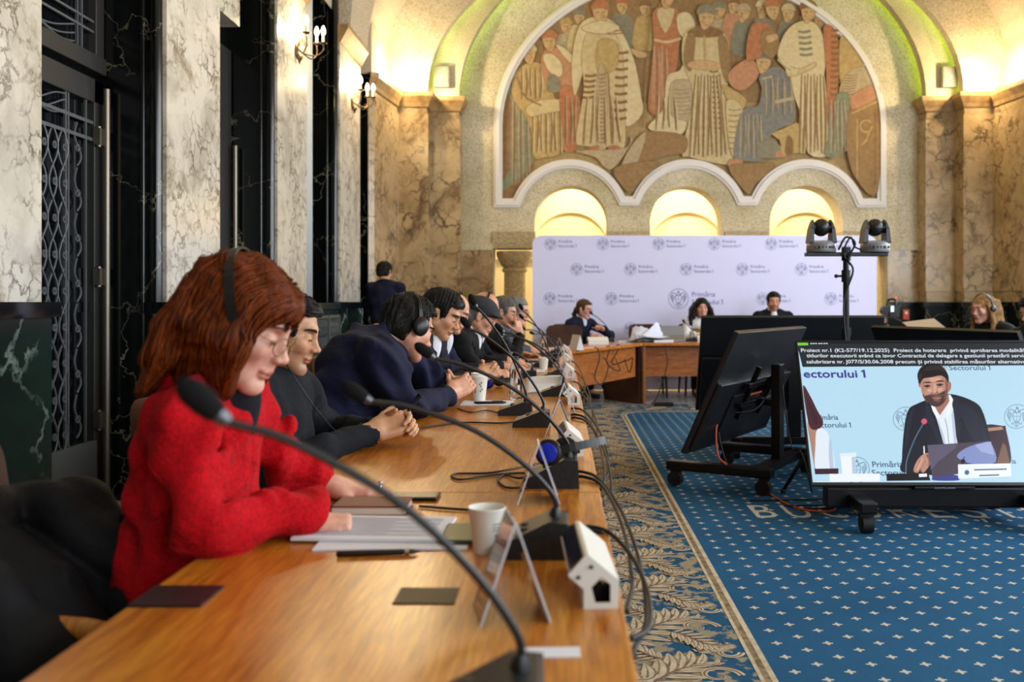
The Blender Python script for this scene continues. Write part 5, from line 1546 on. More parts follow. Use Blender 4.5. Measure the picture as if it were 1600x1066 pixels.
def face_hair(H, parent, mat, thick=1.0, lash=True):
    P_ = smooth_path([H.on(y, z, .0006) for y, z in ((-.020, -.0705), (-.011, -.0690), (0, -.0700), (.011, -.0690), (.020, -.0705))], 4)
    b = MB(); b.tube(P_, [H.k*(.0004+.0010*math.sin(PI*(.05+.9*i/(len(P_)-1)))) for i in range(len(P_))], 5); b.build('lip_line', 'lip_dark', parent, smooth=True, world=True)
    for sy in (1, -1):
        pts = [H.on(sy*y, z, .0008) for y, z in ((.014, .0215), (.022, .0250), (.032, .0275), (.042, .0265), (.051, .0215))]
        b = MB(); b.tube(smooth_path(pts, 4), [H.k*thick*r for r in (lambda n: [.0012+.0026*math.sin(PI*(.22+.72*i/(n-1))) for i in range(n)])(len(smooth_path(pts, 4)))], 6); b.build('eyebrow', mat, parent, smooth=True, world=True)
        if lash:
            pts = [H.on(sy*y, z, .0030) for y, z in ((.019, -.0035), (.025, -.0062), (.032, -.0072), (.039, -.0060), (.045, -.0030))]
            P_ = smooth_path(pts, 4); b = MB(); b.tube(P_, [H.k*.0013]*len(P_), 5); b.build('eyelash', 'lash_dark', parent, smooth=True, world=True)
M('lash_dark', '#1a1210', .6); M('lip_dark', '#6a3a36', .5)
def finger(v, base, d, nrm, L, r, curl, k=.004):
    """three phalanges bending towards -nrm"""
    d = d/np.linalg.norm(d); p = np.array(base, float); segs = (.45, .30, .25); rr = (r, r*.94, r*.86, r*.74)
    a = 0
    for i in range(3):
        a += curl[i]; dd = d*math.cos(a)-nrm*math.sin(a)
        q = p+dd*L*segs[i]; v.cone(p, q, rr[i], rr[i+1], k); p = q
    return p
def hand(wrist, fwd, back, side, curl=(.25, .35, .25), thumb=(.55, .75, -.25), k=1.0, h=.0035, spread=.06, curls=None, tcurl=.25, arm=None):
    """fwd: wrist to knuckles; back: normal of the back of the hand; side=+1 when the thumb lies along back x fwd"""
    f = np.array(fwd, float); f /= np.linalg.norm(f); n = np.array(back, float); n -= f*(n@f); n /= np.linalg.norm(n); t = np.cross(n, f)*side
    w = np.array(wrist, float); P = lambda x, y, z: w+(f*x+t*y+n*z)*k
    v = Vol(w-.20*k, w+.20*k, h)
    R = np.stack([f, t, n], 1)
    v.box(P(.052, -.001, 0), np.array((.050, .039, .0135))*k, R, .013*k, .006)
    v.cone(P(-.055 if arm is None else -.02, 0, 0), P(.015, 0, 0), .027*k, .026*k, .02)
    v.cone(P(.012, .020, -.006), P(.045, .030, -.008), .018*k, .015*k, .012*k)
    v.cone(P(.015, -.028, -.004), P(.075, -.032, -.003), .014*k, .012*k, .01*k)
    if arm is not None: v.cone(P(-.0, 0, 0), arm, .026*k, .030*k, .015)
    lens = (.074, .083, .077, .061); ys = (.030, .0095, -.0110, -.0300); rs = (.0092, .0095, .0090, .0080)
    tips = []
    for i in range(4):
        c = curls[i] if curls else curl
        d = f+t*(spread*(1.5-i)*.6)
        v.ell(P(.098, ys[i], .003), .0105*k, None, .006)
        tips.append(finger(v, P(.096, ys[i], .0), d, n, lens[i]*k, rs[i]*k, c))
    b0 = P(.022, .030, -.006); d = f*thumb[0]+t*thumb[1]+n*thumb[2]; d /= np.linalg.norm(d)
    p1 = b0+d*.042*k; v.cone(b0, p1, .0145*k, .0115*k, .012*k)
    d2 = d*math.cos(tcurl)+(f*.9-t*.3)*math.sin(tcurl); d2 /= np.linalg.norm(d2); p2 = p1+d2*.030*k; v.cone(p1, p2, .0110*k, .0098*k, .004); p3 = p2+d2*.024*k; v.cone(p2, p3, .0098*k, .0080*k, .004)
    return v

def body_core(J, h=.018, sl=.8):
    """slim torso and limbs inside the clothes that make the body one figure"""
    pts = np.array([J[k] for k in J]); v = Vol(pts.min(0)-.2, pts.max(0)+.2, h)
    v.cone(J['hip'], J['waist'], .105, .095, .05); v.cone(J['waist'], J['chest'], .095, .105, .05); v.cone(J['chest'], J['neck'], .08, .036, .04)
    v.cone(J['sr'], J['sl'], .045, .045, .05)
    for a in 'rl':
        v.cone(J['s'+a], J['e'+a], .034, .025, .03); v.cone(J['e'+a], J['w'+a], .025, .022, .03)
        v.cone(J['h'+a], J['k'+a], .062, .046, .04); v.cone(J['k'+a], J['f'+a], .046, .032, .03)
        v.cone(J['f'+a], J['t'+a], .032, .026, .02)
    return v
def wrinkle(amp, seed, scale=1.0, dirs=None):
    rs = np.random.RandomState(seed); W_ = [(rs.normal(size=3)*np.array((1, 1, 1.5)), rs.uniform(0, 6.28), rs.uniform(14, 34)*scale) for _ in range(5)]
    def fn(X, Y, Z):
        d = 0
        for n, ph, f in W_:
            n = n/np.linalg.norm(n)
            u = X*n[0]+Y*n[1]+Z*n[2]
            d = d+np.sin(u*f*2+ph+2.2*np.sin(X*7+ph)+2.0*np.sin(Y*8-ph)+1.6*np.sin(Z*6+ph*2))
        return -amp*1.25*np.sign(d)*np.abs(d/3.2)**1.3
    return fn
def top_garment(J, o, h=.010, seed=1):
    """jacket, sweater or coat over the torso and sleeves"""
    g = dict(chest=.128, width=.185, belly=.135, bw=.165, sh=.066, arm=.062, elb=.054, cuff=.042, hem=0, collar=.0, wr=.006, trap=.058, open=None, hips=.15, neckr=.075)
    g.update(o)
    pts = np.array([J[k] for k in ('hip', 'waist', 'chest', 'neck', 'sr', 'sl', 'er', 'el', 'wr', 'wl')])
    v = Vol(pts.min(0)-.24, pts.max(0)+.22, h)
    hip, wa, ch, nk = (np.array(J[k], float) for k in ('hip', 'waist', 'chest', 'neck'))
    side = np.array(J['sl'], float)-np.array(J['sr'], float); side /= np.linalg.norm(side)
    def frame(a, c):
        up = c-a; up /= np.linalg.norm(up); s_ = side-up*(side@up); s_ /= np.linalg.norm(s_); return np.stack([np.cross(s_, up), s_, up], 1)
    R1, R2, R3 = frame(hip, wa), frame(wa, ch), frame(ch, nk)
    v.ell(hip+R1[:, 2]*.02, (g['hips'], g['bw']+.01, .16), R1, .0); v.ell(wa+R1[:, 0]*.012, (g['belly'], g['bw'], .18), R1, .07)
    v.ell(ch, (g['chest'], g['width'], .20), R2, .07); v.ell(ch+R3[:, 2]*.07, (g['chest']*.82, g['width']*.98, .13), R3, .05)
    v.cone(J['sr'], J['sl'], g['sh'], g['sh'], .05)
    v.cone(nk, (np.array(J['sr'])*.62+nk*.38), g['trap'], g['sh']*.88, .035); v.cone(nk, (np.array(J['sl'])*.62+nk*.38), g['trap'], g['sh']*.88, .035)
    for a in 'rl':
        s_, e, w_ = (np.array(J[q+a], float) for q in 'sew')
        v.cone(s_, e, g['arm']+.006, g['elb'], .03); v.cone(e, w_, g['elb'], g['cuff'], .012)
    rsf = np.random.RandomState(seed+40)
    for a in 'rl':                 # creases gathered inside the elbow and along the sleeve
        s_, e, w_ = (np.array(J[q+a], float) for q in 'sew')
        u1 = (s_-e)/np.linalg.norm(s_-e); u2 = (w_-e)/np.linalg.norm(w_-e); bis = u1+u2; bis /= max(np.linalg.norm(bis), 1e-3); n_ = np.cross(u1, u2); n_ /= max(np.linalg.norm(n_), 1e-3)
        for q in range(7):
            u = u1 if q % 2 else u2; tt_ = .035+.030*q*.8; rr = g['elb']+.002
            c = e+u*tt_
            pr = bis-u*(bis@u); pr /= np.linalg.norm(pr); sk = rsf.uniform(-.045, .045)
            pts_ = [c+(n_*math.sin(th)+pr*math.cos(th))*rr+u*sk*math.sin(th) for th in np.linspace(-1.5, 1.5, 7)]
            v.chain(pts_, [g.get('cr', 1.0)*q_ for q_ in (.003, .0055, .0075, .008, .0075, .0055, .003)], g.get('crease', .012), 'cut')
    v.ripple(wrinkle(g['wr'], seed))
    for a in 'rl':                 # cloth always covers the arm inside
        s_, e, w_ = (np.array(J[q+a], float) for q in 'sew')
        v.cone(s_, e, .046, .040, .012); v.cone(e, w_, .040, .036, .012)
    v.cone(J['sr'], J['sl'], .058, .058, .012)
    if g['collar']:
        hd = np.array(J['head'], float); ax = hd-nk; ax /= np.linalg.norm(ax)
        F_ = np.cross(side, ax)
        for i in range(18):
            a0, a1 = 2*PI*i/18, 2*PI*(i+1)/18
            q = lambda a: nk+ax*(g['collar']*(.6-.5*math.cos(a)))+(side*math.sin(a)*g['neckr']+F_*math.cos(a)*g['neckr']*.95)
            v.cone(q(a0), q(a1), .013, .013, .012)
    hd = np.array(J['head'], float); ax = hd-nk; ax /= np.linalg.norm(ax)
    v.cone(nk+ax*.02, nk+ax*.16, g['neckr']-.012, g['neckr']-.005, .008, 'cut')
    if g['open'] is not None:      # V opening at the front
        F_ = R2[:, 0]; wd, dep = g['open']
        top = nk+F_*.07
        bot = ch+F_*(g['chest']-.01)-R2[:, 2]*dep
        for s2 in np.linspace(-1, 1, 5): v.cone(top+side*s2*wd+F_*.06, bot+F_*.03, .018, .008, .008, 'cut')
    for a in 'rl':
        e, w_ = np.array(J['e'+a], float), np.array(J['w'+a], float); dr = w_-e; dr /= np.linalg.norm(dr)
        # clean cuff: remove what lies beyond the wrist
        v.cone(w_+dr*g.get('cuffx', .050), w_+dr*(g.get('cuffx', .05)+.07), .055, .06, .0, 'cut')
    return v
def trousers(J, h=.016, r=1.0):
    pts = np.array([J[k] for k in ('hip', 'hr', 'hl', 'kr', 'kl', 'fr', 'fl')]); v = Vol(pts.min(0)-.22, pts.max(0)+.2, h)
    v.ell(J['hip'], (.15*r, .19*r, .14), None, .0)
    for a in 'rl':
        v.cone(J['h'+a], J['k'+a], .092*r, .070*r, .05); v.cone(J['k'+a], np.array(J['f'+a])*.9+np.array(J['k'+a])*.1, .070*r, .056*r, .03)
    v.ripple(wrinkle(.007, 9)); return v
def shoes(J, parent, mat='shoe_black'):
    for a in 'rl':
        f, t = np.array(J['f'+a], float), np.array(J['t'+a], float)
        v = Vol(np.minimum(f, t)-.12, np.maximum(f, t)+.12, .012)
        v.cone(f+v3(0, 0, -.045), t+v3(0, 0, -.03), .042, .040, .02); v.cone(f+v3(0, 0, .02), f, .046, .046, .03)
        fl_ = min(f[2], t[2])-.075
        v.halfspace((0, 0, max(.004, fl_)), (0, 0, -1))
        vol_object('shoe', [v], mat, parent)
M('shoe_black', '#0e0d0d', .4)
def joints(hip, yaw=0.0, lean=.1, spine=.50, shw=.185, **kw):
    """seated figure facing +X turned by yaw; returns a dict of places"""
    hip = np.array(hip, float); R = rot(yaw); F, L = R[:, 0], R[:, 1]; U = v3(0, 0, 1)
    up = U*math.cos(lean)+F*math.sin(lean)
    J = dict(hip=hip, waist=hip+up*spine*.30, chest=hip+up*spine*.68+F*.01, neck=hip+up*spine*1.08)
    J['sr'] = hip+up*spine*.96-L*shw; J['sl'] = hip+up*spine*.96+L*shw
    for a, s_ in (('r', -1), ('l', 1)):
        J['h'+a] = hip+L*s_*.10-U*.01; J['k'+a] = hip+L*s_*.14+F*.43-U*.01
        J['f'+a] = np.append((J['k'+a]+F*.02)[:2], .09); J['t'+a] = J['f'+a]+F*.15-U*.02
    J.update({k: np.array(q, float) for k, q in kw.items()})
    return J
def glasses(H, parent, mat, lens=None):
    b = MB(); P = lambda x, y, z: Vector(H.P(x, y, z))
    for sy in (1, -1):
        ring = [P(.106-.010*(sy*.033+.024*math.cos(a))**2/.0033, sy*.034+.0235*math.cos(a), -.006+.018*math.sin(a)) for a in np.linspace(0, 2*PI, 25)]
        b.tube(ring,   .0012*H.k, 6)
        b.tube([P(.096, sy*.058, .002), P(.05, sy*.078, .006), P(.0, sy*.086, .004), P(-.02, sy*.086, -.012)],   .0012*H.k, 6)
    b.tube([P(.1045, .011, -.002), P(.1085, 0, .002), P(.1045, -.011, -.002)], .0016*H.k, 6)
    return b.build('glasses', mat, parent, smooth=True, world=True)
M('headset_black', '#0c0c0d', .35); M('foam_black', '#121213', .85); M('glasses_dark', '#1a1614', .3); M('glasses_gold', '#8a6a35', .3, .8)
M('cup_blue', '#1a2db8', .3, 0, .5, None, 1)
def headset(H, label, tilt=.0, r=.098, rw=.009, cup=.030, rz=.115, group='black headsets worn by people', sides=(1, -1), cable=None, rc=None, Hc=None):
    rc = rc or r
    """headband over the crown with an ear cup each side, worn on head H"""
    t = thing('headset', label, 'headphones', tuple(H.P(0, 0, .12)), 0, group)
    P = lambda x, y, z: Vector(H.P(x, y, z))
    b = MB(); n = 26; wd = rw; vs = []
    for i in range(n+1):
        a = -.12+(PI+.24)*i/n; y, z = (r-.006)*math.cos(a), .015+rz*math.sin(a)
        for dx, rr in ((-wd, 0), (wd, 0), (wd, .004), (-wd, .004)):
            x = -.004+tilt*math.sin(a)+dx
            vs.append(P(x, y+rr*math.cos(a), z+rr*math.sin(a)))
    b.add(vs, [(i*4+j, i*4+(j+1) % 4, (i+1)*4+(j+1) % 4, (i+1)*4+j) for i in range(n) for j in range(4)]+[(3, 2, 1, 0), (n*4, n*4+1, n*4+2, n*4+3)])
    b.build('headband', 'headset_black', t, world=True, recalc=True)
    R = Matrix(H.R.tolist())
    if Hc is not None: H = Hc; P = lambda x, y, z: Vector(Hc.P(x, y, z)); R = Matrix(Hc.R.tolist())
    for sy in sides:
        b = MB(); b.ell(P(.002, sy*(rc+.002), -.004), (cup*.95*H.k, .016*H.k, cup*1.15*H.k), 20, 12, R); c = b.build('ear_cup', 'headset_black', t, smooth=True, world=True)
        b = MB(); b.ell(P(.002, sy*(rc-.008), -.004), (cup*.9*H.k, .012*H.k, cup*1.05*H.k), 20, 10, R); b.build('cushion', 'foam_black', c, smooth=True, world=True)
    if cable:
        b = MB(); b.tube(smooth_path([P(.002, sides[-1]*.098, -.04)]+[Vector(p) for p in cable], 6), .0022, 6); b.build('cable', 'cable_black', t, smooth=True, world=True)
    return t
def person(label, J, H, skin, hair=None, hairm=None, top=None, topm=None, pants=None, shirt=None, paint=None, hands=(), group=None, h_top=.010, seed=1, neck_r=.056, hair_name='hair', top_name='jacket', brows=None, lash=True, bt=1.0):
    t = thing('person', label, 'person', (J['hip'][0], J['hip'][1], 0), 0, group)
    J['head'] = H.c
    vols = [H.build(J['neck'], neck_r), body_core(J)]+list(hands)
    vol_object('body', vols, skin, t, paint)
    face_hair(H, t, brows or hairm or 'hair_dark', bt, lash)
    if hair is not None: vol_object(hair_name, hair if isinstance(hair, list) else [hair], hairm, t)
    if top is not None: vol_object(top_name, [top_garment(J, top, h_top, seed)], topm, t)
    if shirt:
        nk = np.array(J['neck'], float); ch = np.array(J['chest'], float); ax = H.c-nk; ax /= np.linalg.norm(ax)
        side = np.array(J['sl'], float)-np.array(J['sr'], float); side /= np.linalg.norm(side); F_ = np.cross(side, ax)
        v = Vol(np.minimum(nk, ch)-.2, np.maximum(nk, ch)+.2, .008)
        v.ell(ch+(nk-ch)*.42+F_*.018, ((top or {}).get('chest', .128)-.034, .062, .17), np.stack([F_, side, ax], 1), .0)
        for i in range(18):
            a0, a1 = 2*PI*i/18, 2*PI*(i+1)/18; nr = neck_r+.009
            q = lambda a: nk+ax*(.036-.026*math.cos(a))+side*math.sin(a)*nr+F_*math.cos(a)*nr
            v.cone(q(a0), q(a1), .011, .011, .01)
        v.cone(nk+ax*.03, nk+ax*.2, neck_r-.002, neck_r, .0, 'cut')
        vol_object('shirt', [v], shirt, t)
    if pants: vol_object('trousers', [trousers(J)], pants, t); shoes(J, t)
    return t
# ================================================================== THE PEOPLE
skin_mat('skin_pale', '#dca994'); skin_mat('skin_olive', '#c99873'); skin_mat('skin_warm', '#cf9a7c'); skin_mat('skin_rosy', '#d6a083')
hair_mat('hair_auburn', '#2a0c03', '#7c3504', (120, 120, 9), .5, .14); hair_mat('hair_black', '#080706', '#171411', spec=.25); hair_mat('hair_dark', '#0c0806', '#1d130d', spec=.2); hair_mat('hair_brown', '#2e1d11', '#5a3a20')
hair_mat('hair_grey', '#6b6661', '#a19c95'); hair_mat('hair_blonde', '#6e4d28', '#b78d55', (90, 90, 10)); hair_mat('hair_short_grey', '#4c4743', '#7d7771')
cloth_mat('wool_red', '#8a0009', '#c60012', .95, 150, .9); cloth_mat('knit_black', '#0d0f14', '#171a21', .9, 260, .45); cloth_mat('suit_navy', '#0e1228', '#171c38', .85, 300, .5)
cloth_mat('suit_dark', '#0b0c12', '#141621', .85, 300, .5); cloth_mat('coat_black', '#070708', '#111113', .8, 200, .55); cloth_mat('suit_grey', '#3f454e', '#525962', .85, 260, .4)
cloth_mat('trouser_dark', '#0b0c11', '#14161d', .9, 240, .4); cloth_mat('shirt_white', '#cfd2da', '#e6e8ee', .8, 200, .25); cloth_mat('vest_mustard', '#7a5a1c', '#9a7526', .9, 200, .4); cloth_mat('cap_grey', '#2a2b2d', '#3c3d40', .9, 240, .4)

# ---- woman in red
H = Head((-.670, 2.0, 1.158), rot(-.04, .42), 1.08, .0034, dict(nose=.78, jaw=1.0))
J = joints((-.80, 2.03, .56), 0, .10, .46, waist=(-.785, 2.03, .69), chest=(-.770, 2.03, .85), neck=(-.755, 2.01, 1.03), sr=(-.742, 1.868, .965), sl=(-.725, 2.175, .97),
           er=(-.672, 1.815, .775), wr=(-.535, 1.985, .770), el=(-.650, 2.32, .785), wl=(-.600, 2.335, .768))
v = Vol(H.c-v3(.32, .26, .30), H.c+v3(.22, .26, .22), .0058)
v.ell(H.P(-.016, 0, .043), np.array((.108, .092, .090))*1.08, H.R, 0); v.ell(H.P(-.035, 0, -.02), np.array((.088, .090, .09))*1.08, H.R, .03)
v.ell(H.P(.052, -.005, .058), np.array((.050, .070, .042))*1.08, H.R, .02)
for sy in (-1, 1):
    for i in range(8):
        t = i/7
        x1 = -.632-.165*t
        v.chain([H.P(.050-.085*t, sy*(.070-.012*t), .055), H.P(.028-.080*t, sy*(.098-.010*t), -.02), (x1+.02, 2.0+sy*(.112-.05*t), 1.10), (x1-.010, 2.0+sy*(.104-.06*t), 1.035-.014*math.sin(t*9)+.012*t)],
                [.024, .026, .024, .009], .014)
for i in range(5):
    y = (i-2)*.032
    v.chain([H.P(-.070, y, .05), H.P(-.090, y*1.3, -.05), (-.795, 2.0+y*1.5, 1.10), (-.832, 2.0+y*1.6, 1.025)], [.026, .028, .026, .010], .018)
v.box(H.P(.150, 0, -.165), np.array((.110, .070, .20))*1.08, H.R, .03, .012, 'cut'); v.box(H.P(.172, 0, -.10), np.array((.110, .30, .125))*1.08, H.R, .03, .012, 'cut')
v.ell(H.P(.03, 0, -.035), np.array((.074, .064, .094))*1.08, H.R, .004, 'cut')
v.ripple(lambda X, Y, Z: .0024*np.sin(190*Y+9*np.sin(14*Z)+60*X)+.0028*np.sin(95*X+12*np.sin(9*Z)+40*Y))
rs = np.random.RandomState(8); S = []
while len(S) < 1500:
    d = rs.normal(size=3); d /= np.linalg.norm(d)
    S.append(H.P(-.016+.15*d[0], .13*d[1], .03+.15*d[2]) if rs.rand() < .6 else v3(-.72+.16*rs.uniform(-1, 1), 2.0+.17*np.sign(d[1]), rs.uniform(1.04, 1.2)))
Rl = H.R
def lady_flow(X):
    L = (X-H.c) @ Rl
    up = np.clip((L[:, 2]-.02)/.08, 0, 1)[:, None]
    loc = np.stack([-.35+0*L[:, 0], 1.0*np.sign(L[:, 1]+.01), -.3+0*L[:, 0]], 1) @ Rl.T
    return up*loc+(1-up)*np.array((-.22, 0, -1.0))
hv = [v, strands(v, np.array(S), lady_flow, 15, .0105, .0021, .12, rs, (.0, .005))]
hands = [hand((-.525, 1.985, .748), (.9, .20, -.12), (-.1, -.25, 1), 1, (1.1, 1.4, .8), k=.82, arm=(-.57, 1.97, .77)),
         hand((-.560, 2.345, .750), (.95, .06, -.12), (0, -.15, 1), -1, (.10, .20, .12), (.75, .6, -.1), .93, spread=.09, arm=(-.64, 2.33, .77))]
lady = person('red-haired woman in a fuzzy red jacket and glasses looking down at her papers', J, H, 'skin_pale', hv, 'hair_auburn',
       dict(chest=.118, width=.160, belly=.125, bw=.155, hips=.145, sh=.054, arm=.057, elb=.058, cuffx=.095, cuff=.050, collar=.050, wr=.011, trap=.055, open=(.003, .22), crease=.016, cr=1.4), 'wool_red', 'trouser_dark', 'knit_black', H.paint(0, (.80, .50, .50), (.50, .30, .22)), hands, h_top=.0085, seed=6, bt=.55, brows='hair_brown')
glasses(H, lady, 'glasses_gold')
H2 = Head(H.c+v3(.038, 0, -.022), rot(0, -.20), 1.10, .005)
headset(H2, 'black headset whose band crosses the red-haired woman\'s hair', 0, .120, .0085, .022, .147, rc=.084, Hc=H)
b = MB(); b.lathe([(.0095, -.003), (.0115, 0), (.0095, .003)], (0, 0, 0), 18, axis='X'); R_ = Matrix.Rotation(0, 3, 'Z')
b2 = MB()
b2.add([Vector(p)+Vector((-.446, 2.366, .742)) for p in b.v], b.f); b2.ell((-.446, 2.362, .755), (.006, .006, .005)); o = b2.build('ring', M('silver', '#c8c8cc', .15, 1), lady, smooth=True, world=True)

# ---- man with the phone
H = Head((-.861, 3.0, 1.108), rot(.05, .26), 1.0, .0036, dict(nose=.95, jaw=1.04))
J = joints((-.97, 3.02, .56), 0, 0, .45, waist=(-.935, 3.02, .67), chest=(-.925, 3.02, .82), neck=(-.925, 3.01, .985), sr=(-.93, 2.825, .935), sl=(-.915, 3.205, .94),
           er=(-.80, 2.86, .725), wr=(-.640, 3.115, .768), el=(-.80, 3.33, .75), wl=(-.640, 3.225, .775))
hands = [hand((-.612, 3.135, .782), (.80, .30, .22), (-.05, -.85, .50), 1, (.9, .8, .5), (.62, .65, -.45), 1.0, curls=[(.45, .9, .6), (.7, .95, .6), (.85, 1.0, .6), (.95, 1.0, .6)], arm=(-.68, 3.08, .765)),
         hand((-.600, 3.232, .786), (.85, -.25, .20), (.1, .80, .55), -1, (.8, .8, .5), (.70, .60, -.4), 1.0, arm=(-.68, 3.235, .775))]
m2 = person('man in a black sweater and headset looking at a phone in his hands', J, H, 'skin_olive', H.cap(.007, .072, -.005, -.075, None, .006, .004), 'hair_black',
       dict(chest=.125, width=.175, belly=.150, bw=.17, collar=.045, wr=.010, neckr=.07), 'knit_black', 'trouser_dark', None, H.paint(.55, (.86, .64, .60), (.06, .05, .05), (.45, .42, .42), 1.35), hands, seed=11, top_name='sweater')
headset(H, 'black headset worn by the man with the phone', -.02, .098, .008, .030, cable=[(-.80, 2.88, .97), (-.74, 2.93, .86), (-.70, 3.05, .78), (-.66, 3.16, .80)])
ph = thing('phone', 'black phone held up in the hands of the man in the black sweater', 'phone', (-.520, 3.215, .835))
b = MB(); Rm = Matrix(rot(.25, -.85).tolist()); b.obox((0, 0, 0), (.145, .072, .008), Rm); c_ = b.build('body', M('phone_black', '#0c0c0e', .25), ph, bevel=.003)
b = MB(); b.obox(Rm @ Vector((0, 0, .0044)), (.138, .066, .0006), Rm); b.build('screen', M('phone_glass', '#15181c', .08), ph)

# ---- man in the navy blazer, leaning forward
H = Head((-.660, 4.12, 1.092), rot(.62, .40, -.10), 1.10, .004, dict(fat=.006))
J = joints((-.985, 3.99, .56), 0, 0, .45, waist=(-.955, 3.99, .72), chest=(-.875, 4.00, .90), neck=(-.765, 4.06, 1.040), sr=(-.735, 3.815, .985), sl=(-.715, 4.275, 1.0),
           er=(-.615, 3.90, .780), wr=(-.515, 4.33, .778), el=(-.56, 4.55, .775), wl=(-.520, 4.56, .780))
hands = [hand((-.505, 4.365, .790), (.62, .52, .30), (.35, -.85, .35), 1, (.8, .9, .5), (.35, .6, -.5), 1.05, curls=[(.75, .95, .5), (.8, 1.0, .5), (.85, 1.0, .5), (.9, 1.0, .5)], arm=(-.52, 4.30, .78)),
         hand((-.500, 4.545, .795), (.62, -.55, .34), (.4, .85, .30), -1, (.7, .85, .5), (.4, .6, -.5), 1.05, arm=(-.525, 4.60, .785))]
m3 = person('man in a navy blazer and headset leaning over clasped hands, head turned away', J, H, 'skin_rosy', H.cap(.010, .075, .0, -.072, None, .010, .008, .003, wild=.20, n=1000), 'hair_black',
       dict(chest=.150, width=.205, belly=.165, bw=.20, hips=.17, sh=.078, arm=.074, elb=.064, cuff=.047, collar=.055, wr=.018, trap=.066, neckr=.078), 'suit_navy', 'trouser_dark', None, H.paint(.35, (.8, .55, .55), (.1, .08, .07), (.55, .5, .48)), hands, seed=5, neck_r=.062, top_name='blazer')
headset(H, 'black headset with a round ear cup on the man in the navy blazer', -.03, .100, .008, .034)

# ---- young man in the dark suit
H = Head((-.642, 5.1, 1.140), rot(-.10, .45), 1.05, .004, dict(fat=.008, nose=1.05))
J = joints((-.93, 5.10, .56), 0, 0, .45, waist=(-.895, 5.10, .70), chest=(-.815, 5.10, .85), neck=(-.745, 5.10, 1.015), sr=(-.765, 4.91, .955), sl=(-.745, 5.29, .96),
           er=(-.655, 4.95, .765), wr=(-.475, 5.23, .785), el=(-.63, 5.45, .77), wl=(-.470, 5.43, .790))
hands = [hand((-.450, 5.26, .80), (.72, .45, .22), (.25, -.85, .45), 1, (.75, .9, .5), (.5, .6, -.5), 1.05, .004, arm=(-.50, 5.20, .785)),
         hand((-.448, 5.41, .805), (.72, -.45, .25), (.3, .8, .45), -1, (.7, .85, .5), (.5, .6, -.5), 1.05, .004, arm=(-.50, 5.46, .79))]
m4 = person('young black-haired man in a dark suit looking down over clasped hands', J, H, 'skin_olive', H.cap(.009, .064, -.002, -.070, None, .010, .010, back_flow=.1), 'hair_black',
       dict(chest=.135, width=.185, belly=.145, bw=.175, collar=.03, wr=.010, open=(.012, .12)), 'suit_dark', 'trouser_dark', 'shirt_white', H.paint(.15, (.78, .52, .5), (.06, .05, .05), (.6, .55, .52), 1.4), hands, seed=6)

# ---- the others of the row, farther along
def rower(label, hx, hd, hz, skin, cap, capm, top, topm, beard=0, yaw=0, pitch=.35, k=1.0, shirt='shirt_white', seed=3, armx=-.46, hands=True, name='jacket', face=None, hr=None, wide=.185, brow=(.2, .18, .16), chin=False):
    H = Head((hx, hd, hz), rot(yaw, pitch), k, .005, face)
    nx, nz = hx-.105, hz-.125
    J = joints((nx-.18, hd, .56), 0, 0, .45, waist=(nx-.145, hd, .70), chest=(nx-.07, hd, .85), neck=(nx, hd, nz), sr=(nx-.02, hd-wide, nz-.055), sl=(nx, hd+wide, nz-.05),
               er=(nx+.09, hd-wide+.02, .77), wr=(armx, hd-.07, .770), el=(nx+.10, hd+wide, .77), wl=(armx, hd+.09, .770))
    hs = []
    if chin:
        J['er'] = v3(hx+.10, hd-.20, .775); J['wr'] = v3(hx+.135, hd-.085, hz-.190)
        hs = [hand(J['wr']+v3(-.004, .012, .02), (-.25, .25, 1), (.75, -.6, 0), 1, (1.0, 1.1, .6), k=1.0, h=.0045, arm=J['wr']-v3(-.0, .02, .06)), hand((armx+.025, hd+.08, .765), (.9, -.25, -.05), (0, .4, .9), -1, (.35, .5, .4), k=1.0, h=.0045, arm=(armx-.05, hd+.1, .77))]
    elif hands:
        hs = [hand((armx+.025, hd-.06, .765), (.9, .25, -.05), (0, -.4, .9), 1, (.35, .5, .4), k=1.0, h=.0045, arm=(armx-.05, hd-.08, .77)), hand((armx+.025, hd+.08, .765), (.9, -.25, -.05), (0, .4, .9), -1, (.35, .5, .4), k=1.0, h=.0045, arm=(armx-.05, hd+.1, .77))]
    cp = cap(H) if cap else None
    t = person(label, J, H, skin, cp, capm, top, topm, 'trouser_dark', shirt, H.paint(beard, brow=brow), hs, h_top=.012, seed=seed, top_name=name)
    return H, J, t
def fringe_ring(H):            # hair left round a bald crown
    v = H.cap(.005, .02, -.005, -.075, .006, n=10)[0]
    v.ell(H.P(.0, 0, .10), np.array((.14, .12, .085)), H.R, .01, 'cut'); return v
SUIT = dict(chest=.135, width=.185, belly=.145, bw=.175, collar=.03, wr=.009, open=(.012, .12))
H, J, t = rower('bald man in a dark suit and headset, mostly hidden behind the young man', -.668, 5.90, 1.140, 'skin_rosy', fringe_ring, 'hair_short_grey', SUIT, 'suit_navy', pitch=.42, seed=8)
headset(H, 'black headset on the bald man behind the young man in the dark suit', .0, .094, .008, .028)
H, J, t = rower('man in a grey flat cap and black coat bending over the table', -.545, 6.45, 1.105, 'skin_rosy', fringe_ring, 'hair_short_grey', dict(SUIT, collar=.05, chest=.15, width=.20, open=None, sh=.08, arm=.075), 'coat_black', pitch=.40, k=1.05, seed=9, name='coat', armx=-.40)
v = Vol(H.c-.2, H.c+.22, .006); v.ell(H.P(-.010, 0, .052), np.array((.114, .096, .080)), H.R, 0); v.ell(H.P(.085, 0, .040), np.array((.060, .078, .014)), H.R, .02); v.box(H.P(0, 0, -.055), (.2, .2, .075), H.R, .01, .004, 'cut'); vol_object('flat_cap', [v], 'cap_grey', t)
